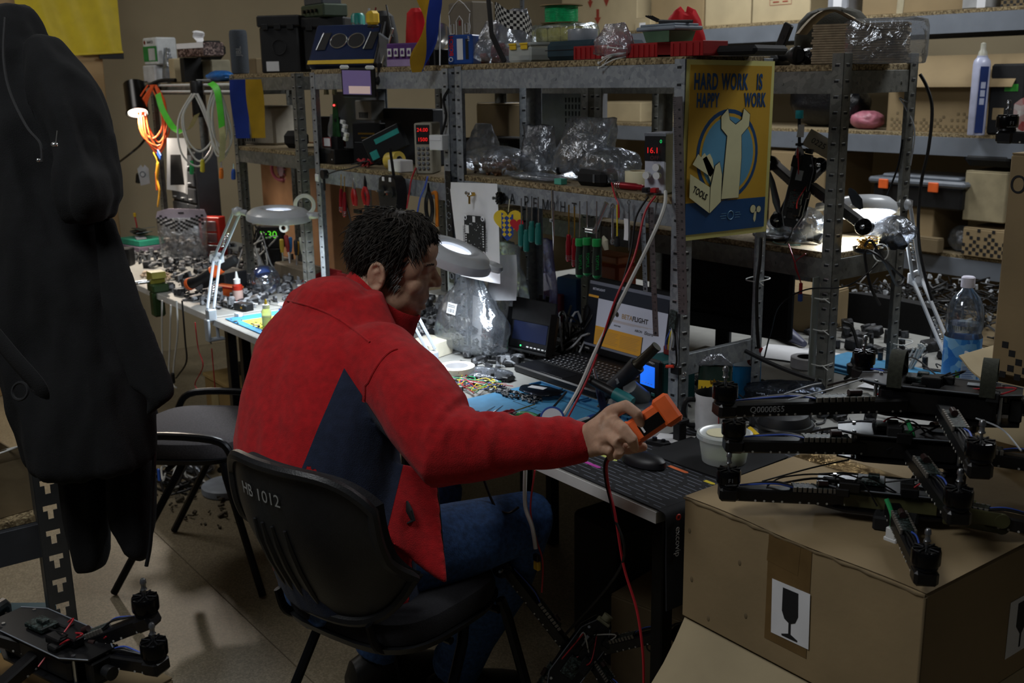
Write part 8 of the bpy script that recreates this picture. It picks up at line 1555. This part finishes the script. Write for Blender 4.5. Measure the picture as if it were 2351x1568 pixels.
ob('cloth',G().grid(lambda u,v:(q3*(1-u)+q2*u)*(1-v)+(q0*(1-u)+q1*u)*v-wf.location+V((.012*sin(u*9)+.006*sin(u*23+v*4),0,0)),40,10),mat('yellow_nylon','#b9a416',.55,var=.06,sheen=.3),wf);ob('hem',G().tube([q3-wf.location+V((.012,0,0)),q2-wf.location+V((.012,0,0))],.006,6),MATS['yellow_nylon'],wf);ob('black_edge',G().box((q2-wf.location)+V((-.0,-.06,-.02)),(.01,.13,.03),b=.002),blk,wf)
cable('wall_cable',[X(270,375,-5.95),X(300,352,-5.6),Y(325,330,1.85),Y(345,300,1.85)],.006,rubber,'black cable sagging from the wall to the far unit')
cr2=thing('wooden_crate','plywood box standing on the floor under the far bench','crate',V((Z(470,1100,0).x,1.72,0)));ob('body',G().box((0,0,.19),(.42,.30,.38),b=.004),mat('plywood','#8d7446',.75,var=.12,scale=8,stretch=(1,1,.15)),cr2);ob('lid',G().box((0,0,.39),(.43,.31,.016),b=.002),mat('plywood_lid','#a08654',.75),cr2);ob('label',G().box((-.10,-.152,.30),(.08,.002,.10),b=.0004),mat('label_tan','#9a8a60',.8),cr2)
bx('spray_can','dark device with an orange end on the plywood box','tool',cr2.location+V((-.05,-.02,.399)),(.14,.06,.045),.2,blk,(('orange_end',-.06,.022,.02,.04,org),))
for k,(pts,m_,l)in enumerate((([(372,690),(372,780),(375,850),(384,880)],cab_w,'white usb cable hanging from the far bench by the coats'),([(392,700),(390,790),(388,860),(398,885),(405,890)],cab_w,'white cable hanging in front of the plywood box'),([(405,690),(408,760),(400,830),(398,860)],cab_w,'white cable hanging nearest the lamp clamp'),([(418,690),(425,780),(428,830),(410,860),(404,868)],rubber,'black cable hanging in front of the plywood box'),([(448,740),(455,800),(466,840),(448,880),(455,895)],cab_r,'thin red wire hanging under the lamp clamp'),([(486,800),(492,870),(494,900),(490,903)],cab_r,'short red wire end below the lamp bench'))):cable('hanging_cable',[Y(x,y,1.40)for x,y in pts],.0035 if k<4 else .0022,m_,l)
solo('inline_switch',G().box((0,0,0),(.018,.014,.045),b=.004),blk,'black inline switch on the white cable','switch',Y(397,868,1.395));
tag(solo('hex_key',G().tube([V((0,0,0)),V((.045,0,-.012)),V((.048,0,-.016))],.003,6),steel,'small steel screw handle of the lamp clamp','tool',Y(473,775,1.40)),None)
rs_=thing('round_base','round pale grey disc base on the floor beside the chairs','stand',Z(522,1128,0));ob('disc',G().lathe([(.095,0),(.10,.006),(.10,.030),(.092,.036)],(0,0,0),36),mat('base_grey','#8d95a0',.5),rs_)
bag('clear crinkled bag of dark parts on the floor under the chair',Z(455,1080,0),.22,.14,.07,121,lie=True,cont=blk,cn=14,cont_size=(.02,.04))
fb=thing('cable_tangle','tangle of black cords on the floor under the empty chair','cable',Z(410,1110,0));r=random.Random(33)
for k in range(14):ob('cord',G().tube(catmull([V((r.uniform(-.18,.18),r.uniform(-.12,.12),.006+.07*r.random()*(i in(1,2))))for i in range(4)],5),.005,6),rubber if k%5 else cab_w,fb)
pile('floor_litter','scraps of paper and plastic littering the floor under the bench','litter',Z(470,1150,.001),.7,.35,.01,60,mat('litter','#4a4336',.8,var=.5,scale=200),301,(.006,.02))
tk=thing('tool_case','teal power tool case with a black handle on the floor by the rack','case',Z(55,1560,.0)+V((0,0,.0)),_rd(-38));tk.location=(rk.x-.10,rk.y-.16,0);tkm=mat('case_teal','#1d4f5e',.5)
ob('body',G().box((0,0,.12),(.40,.20,.22),b=.02),tkm,tk);ob('lid_band',G().box((0,0,.235),(.38,.18,.03),b=.008),tkm,tk);ob('handle',G().tube(catmull([V((-.08,-.0,.24)),V((-.08,0,.30)),V((.08,0,.30)),V((.08,0,.24))],4),.016,10),blk,tk)
for x in(-.12,.12):ob('latch',G().box((x,-.103,.17),(.05,.012,.08),b=.004),blk,tk)
ob('rib',G().box((.06,-.102,.10),(.012,.006,.18),b=.002).box((.0,-.102,.10),(.012,.006,.18),b=.002),tkm,tk)
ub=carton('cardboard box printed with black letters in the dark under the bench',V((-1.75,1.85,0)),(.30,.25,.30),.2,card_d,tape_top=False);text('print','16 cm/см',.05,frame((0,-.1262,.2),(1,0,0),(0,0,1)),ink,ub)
bx('computer_case','black computer tower in the dark under the man\'s bench','electronics',V((-2.05,2.0,0)),(.20,.40,.42),0,blk_m);
cable('white_lead',[Y(1206,1075,1.36),Y(1206,1160,1.37),Y(1222,1210,1.37),Y(1230,1260,1.37)],.0048,cab_w,'thick white lead hanging below the man\'s elbow');cable('red_wire',[Y(1228,1080,1.38),Y(1218,1170,1.38),Y(1232,1240,1.38),Y(1246,1290,1.38),Y(1244,1360,1.38)],.002,cab_r,'thin red wire hanging beside the white lead')
xt2=thing('battery_plug','yellow battery connector at the end of the hanging white lead','connector',Y(1233,1298,1.37));ob('plug',G().box((0,0,0),(.017,.010,.022),b=.002),yel,xt2);ob('black_sleeve',G().box((-.001,0,.019),(.018,.011,.016),b=.002),blk,xt2)
cable('dark_lead',[Y(1105,1085,1.33),Y(1135,1160,1.33),Y(1165,1178,1.34),Y(1190,1165,1.35)],.003,rubber,'black lead looping below the man\'s forearm')
# -- the rest of the bench clutter
clut=[chips('clutter_'+n,a,b,c,55,.5)for n,a,b,c in(('mixed','#3a3b3f','#101113','#a9adb2'),('warm','#6a5846','#1b1a19','#c9b69a'),('dark','#1c1d21','#0a0a0c','#55585e'))]
for i,(x0,x1,y0,y1,n,k,sz,l)in enumerate(((-2.76,-2.50,1.80,2.24,130,0,(.012,.035),'jumble of boxes, wires and parts behind the clear bags'),(-2.48,-1.85,2.12,2.26,120,2,(.012,.03),'dark jumble of plugs and parts behind the laptop'),(-2.62,-2.38,1.58,1.78,110,0,(.006,.018),'scatter of small electronic parts around the tape roll'),(-3.72,-2.85,1.80,2.24,220,0,(.012,.04),'crowded jumble of parts at the back of the lamp bench'),(-3.74,-2.84,1.44,1.52,60,1,(.004,.012),'scatter of bits along the front of the lamp bench'),(-5.55,-4.55,1.60,2.20,340,0,(.010,.034),'crowded pale and dark jumble at the far end of the bench'),(-4.5,-3.85,1.48,2.2,260,0,(.012,.04),'crowded jumble around the black box and the tool pot'),(-2.0,-1.46,1.95,2.24,70,2,(.012,.035),'dark jumble behind the coffee pouch'),(-2.7,-1.3,2.75,3.1,120,2,(.015,.04),'dark jumble at the front of the opposite bench'),(-2.30,-1.76,1.46,1.52,30,0,(.004,.010),'specks of solder and clippings along the mat edge'))):
 r=random.Random(900+i);g=G()
 for q in range(n):
  s=r.uniform(*sz);x,y=r.uniform(x0,x1)-(x0+x1)/2,r.uniform(y0,y1)-(y0+y1)/2;rt=(r.uniform(-.3,.3),r.uniform(-.3,.3),r.random()*3);t=q%4
  if t<2:g.box((x,y,s*.45),(s*r.uniform(.8,2.2),s,s*r.uniform(.4,1)),rt,b=s*.1)
  elif t==2:g.cyl((x,y,0),(x+r.uniform(-.2,.2)*s,y,s*r.uniform(.6,1.6)),s*r.uniform(.25,.5),n=8)
  else:g.tube(catmull([V((x,y,.004)),V((x+r.uniform(-2,2)*s,y+r.uniform(-1,1)*s,s*r.random())),V((x+r.uniform(-4,4)*s,y+r.uniform(-2,2)*s,.004))],4),s*.09,5)
 solo('bench_clutter',g,clut[k],l,'parts',((x0+x1)/2,(y0+y1)/2,B+.0005),kind='stuff')
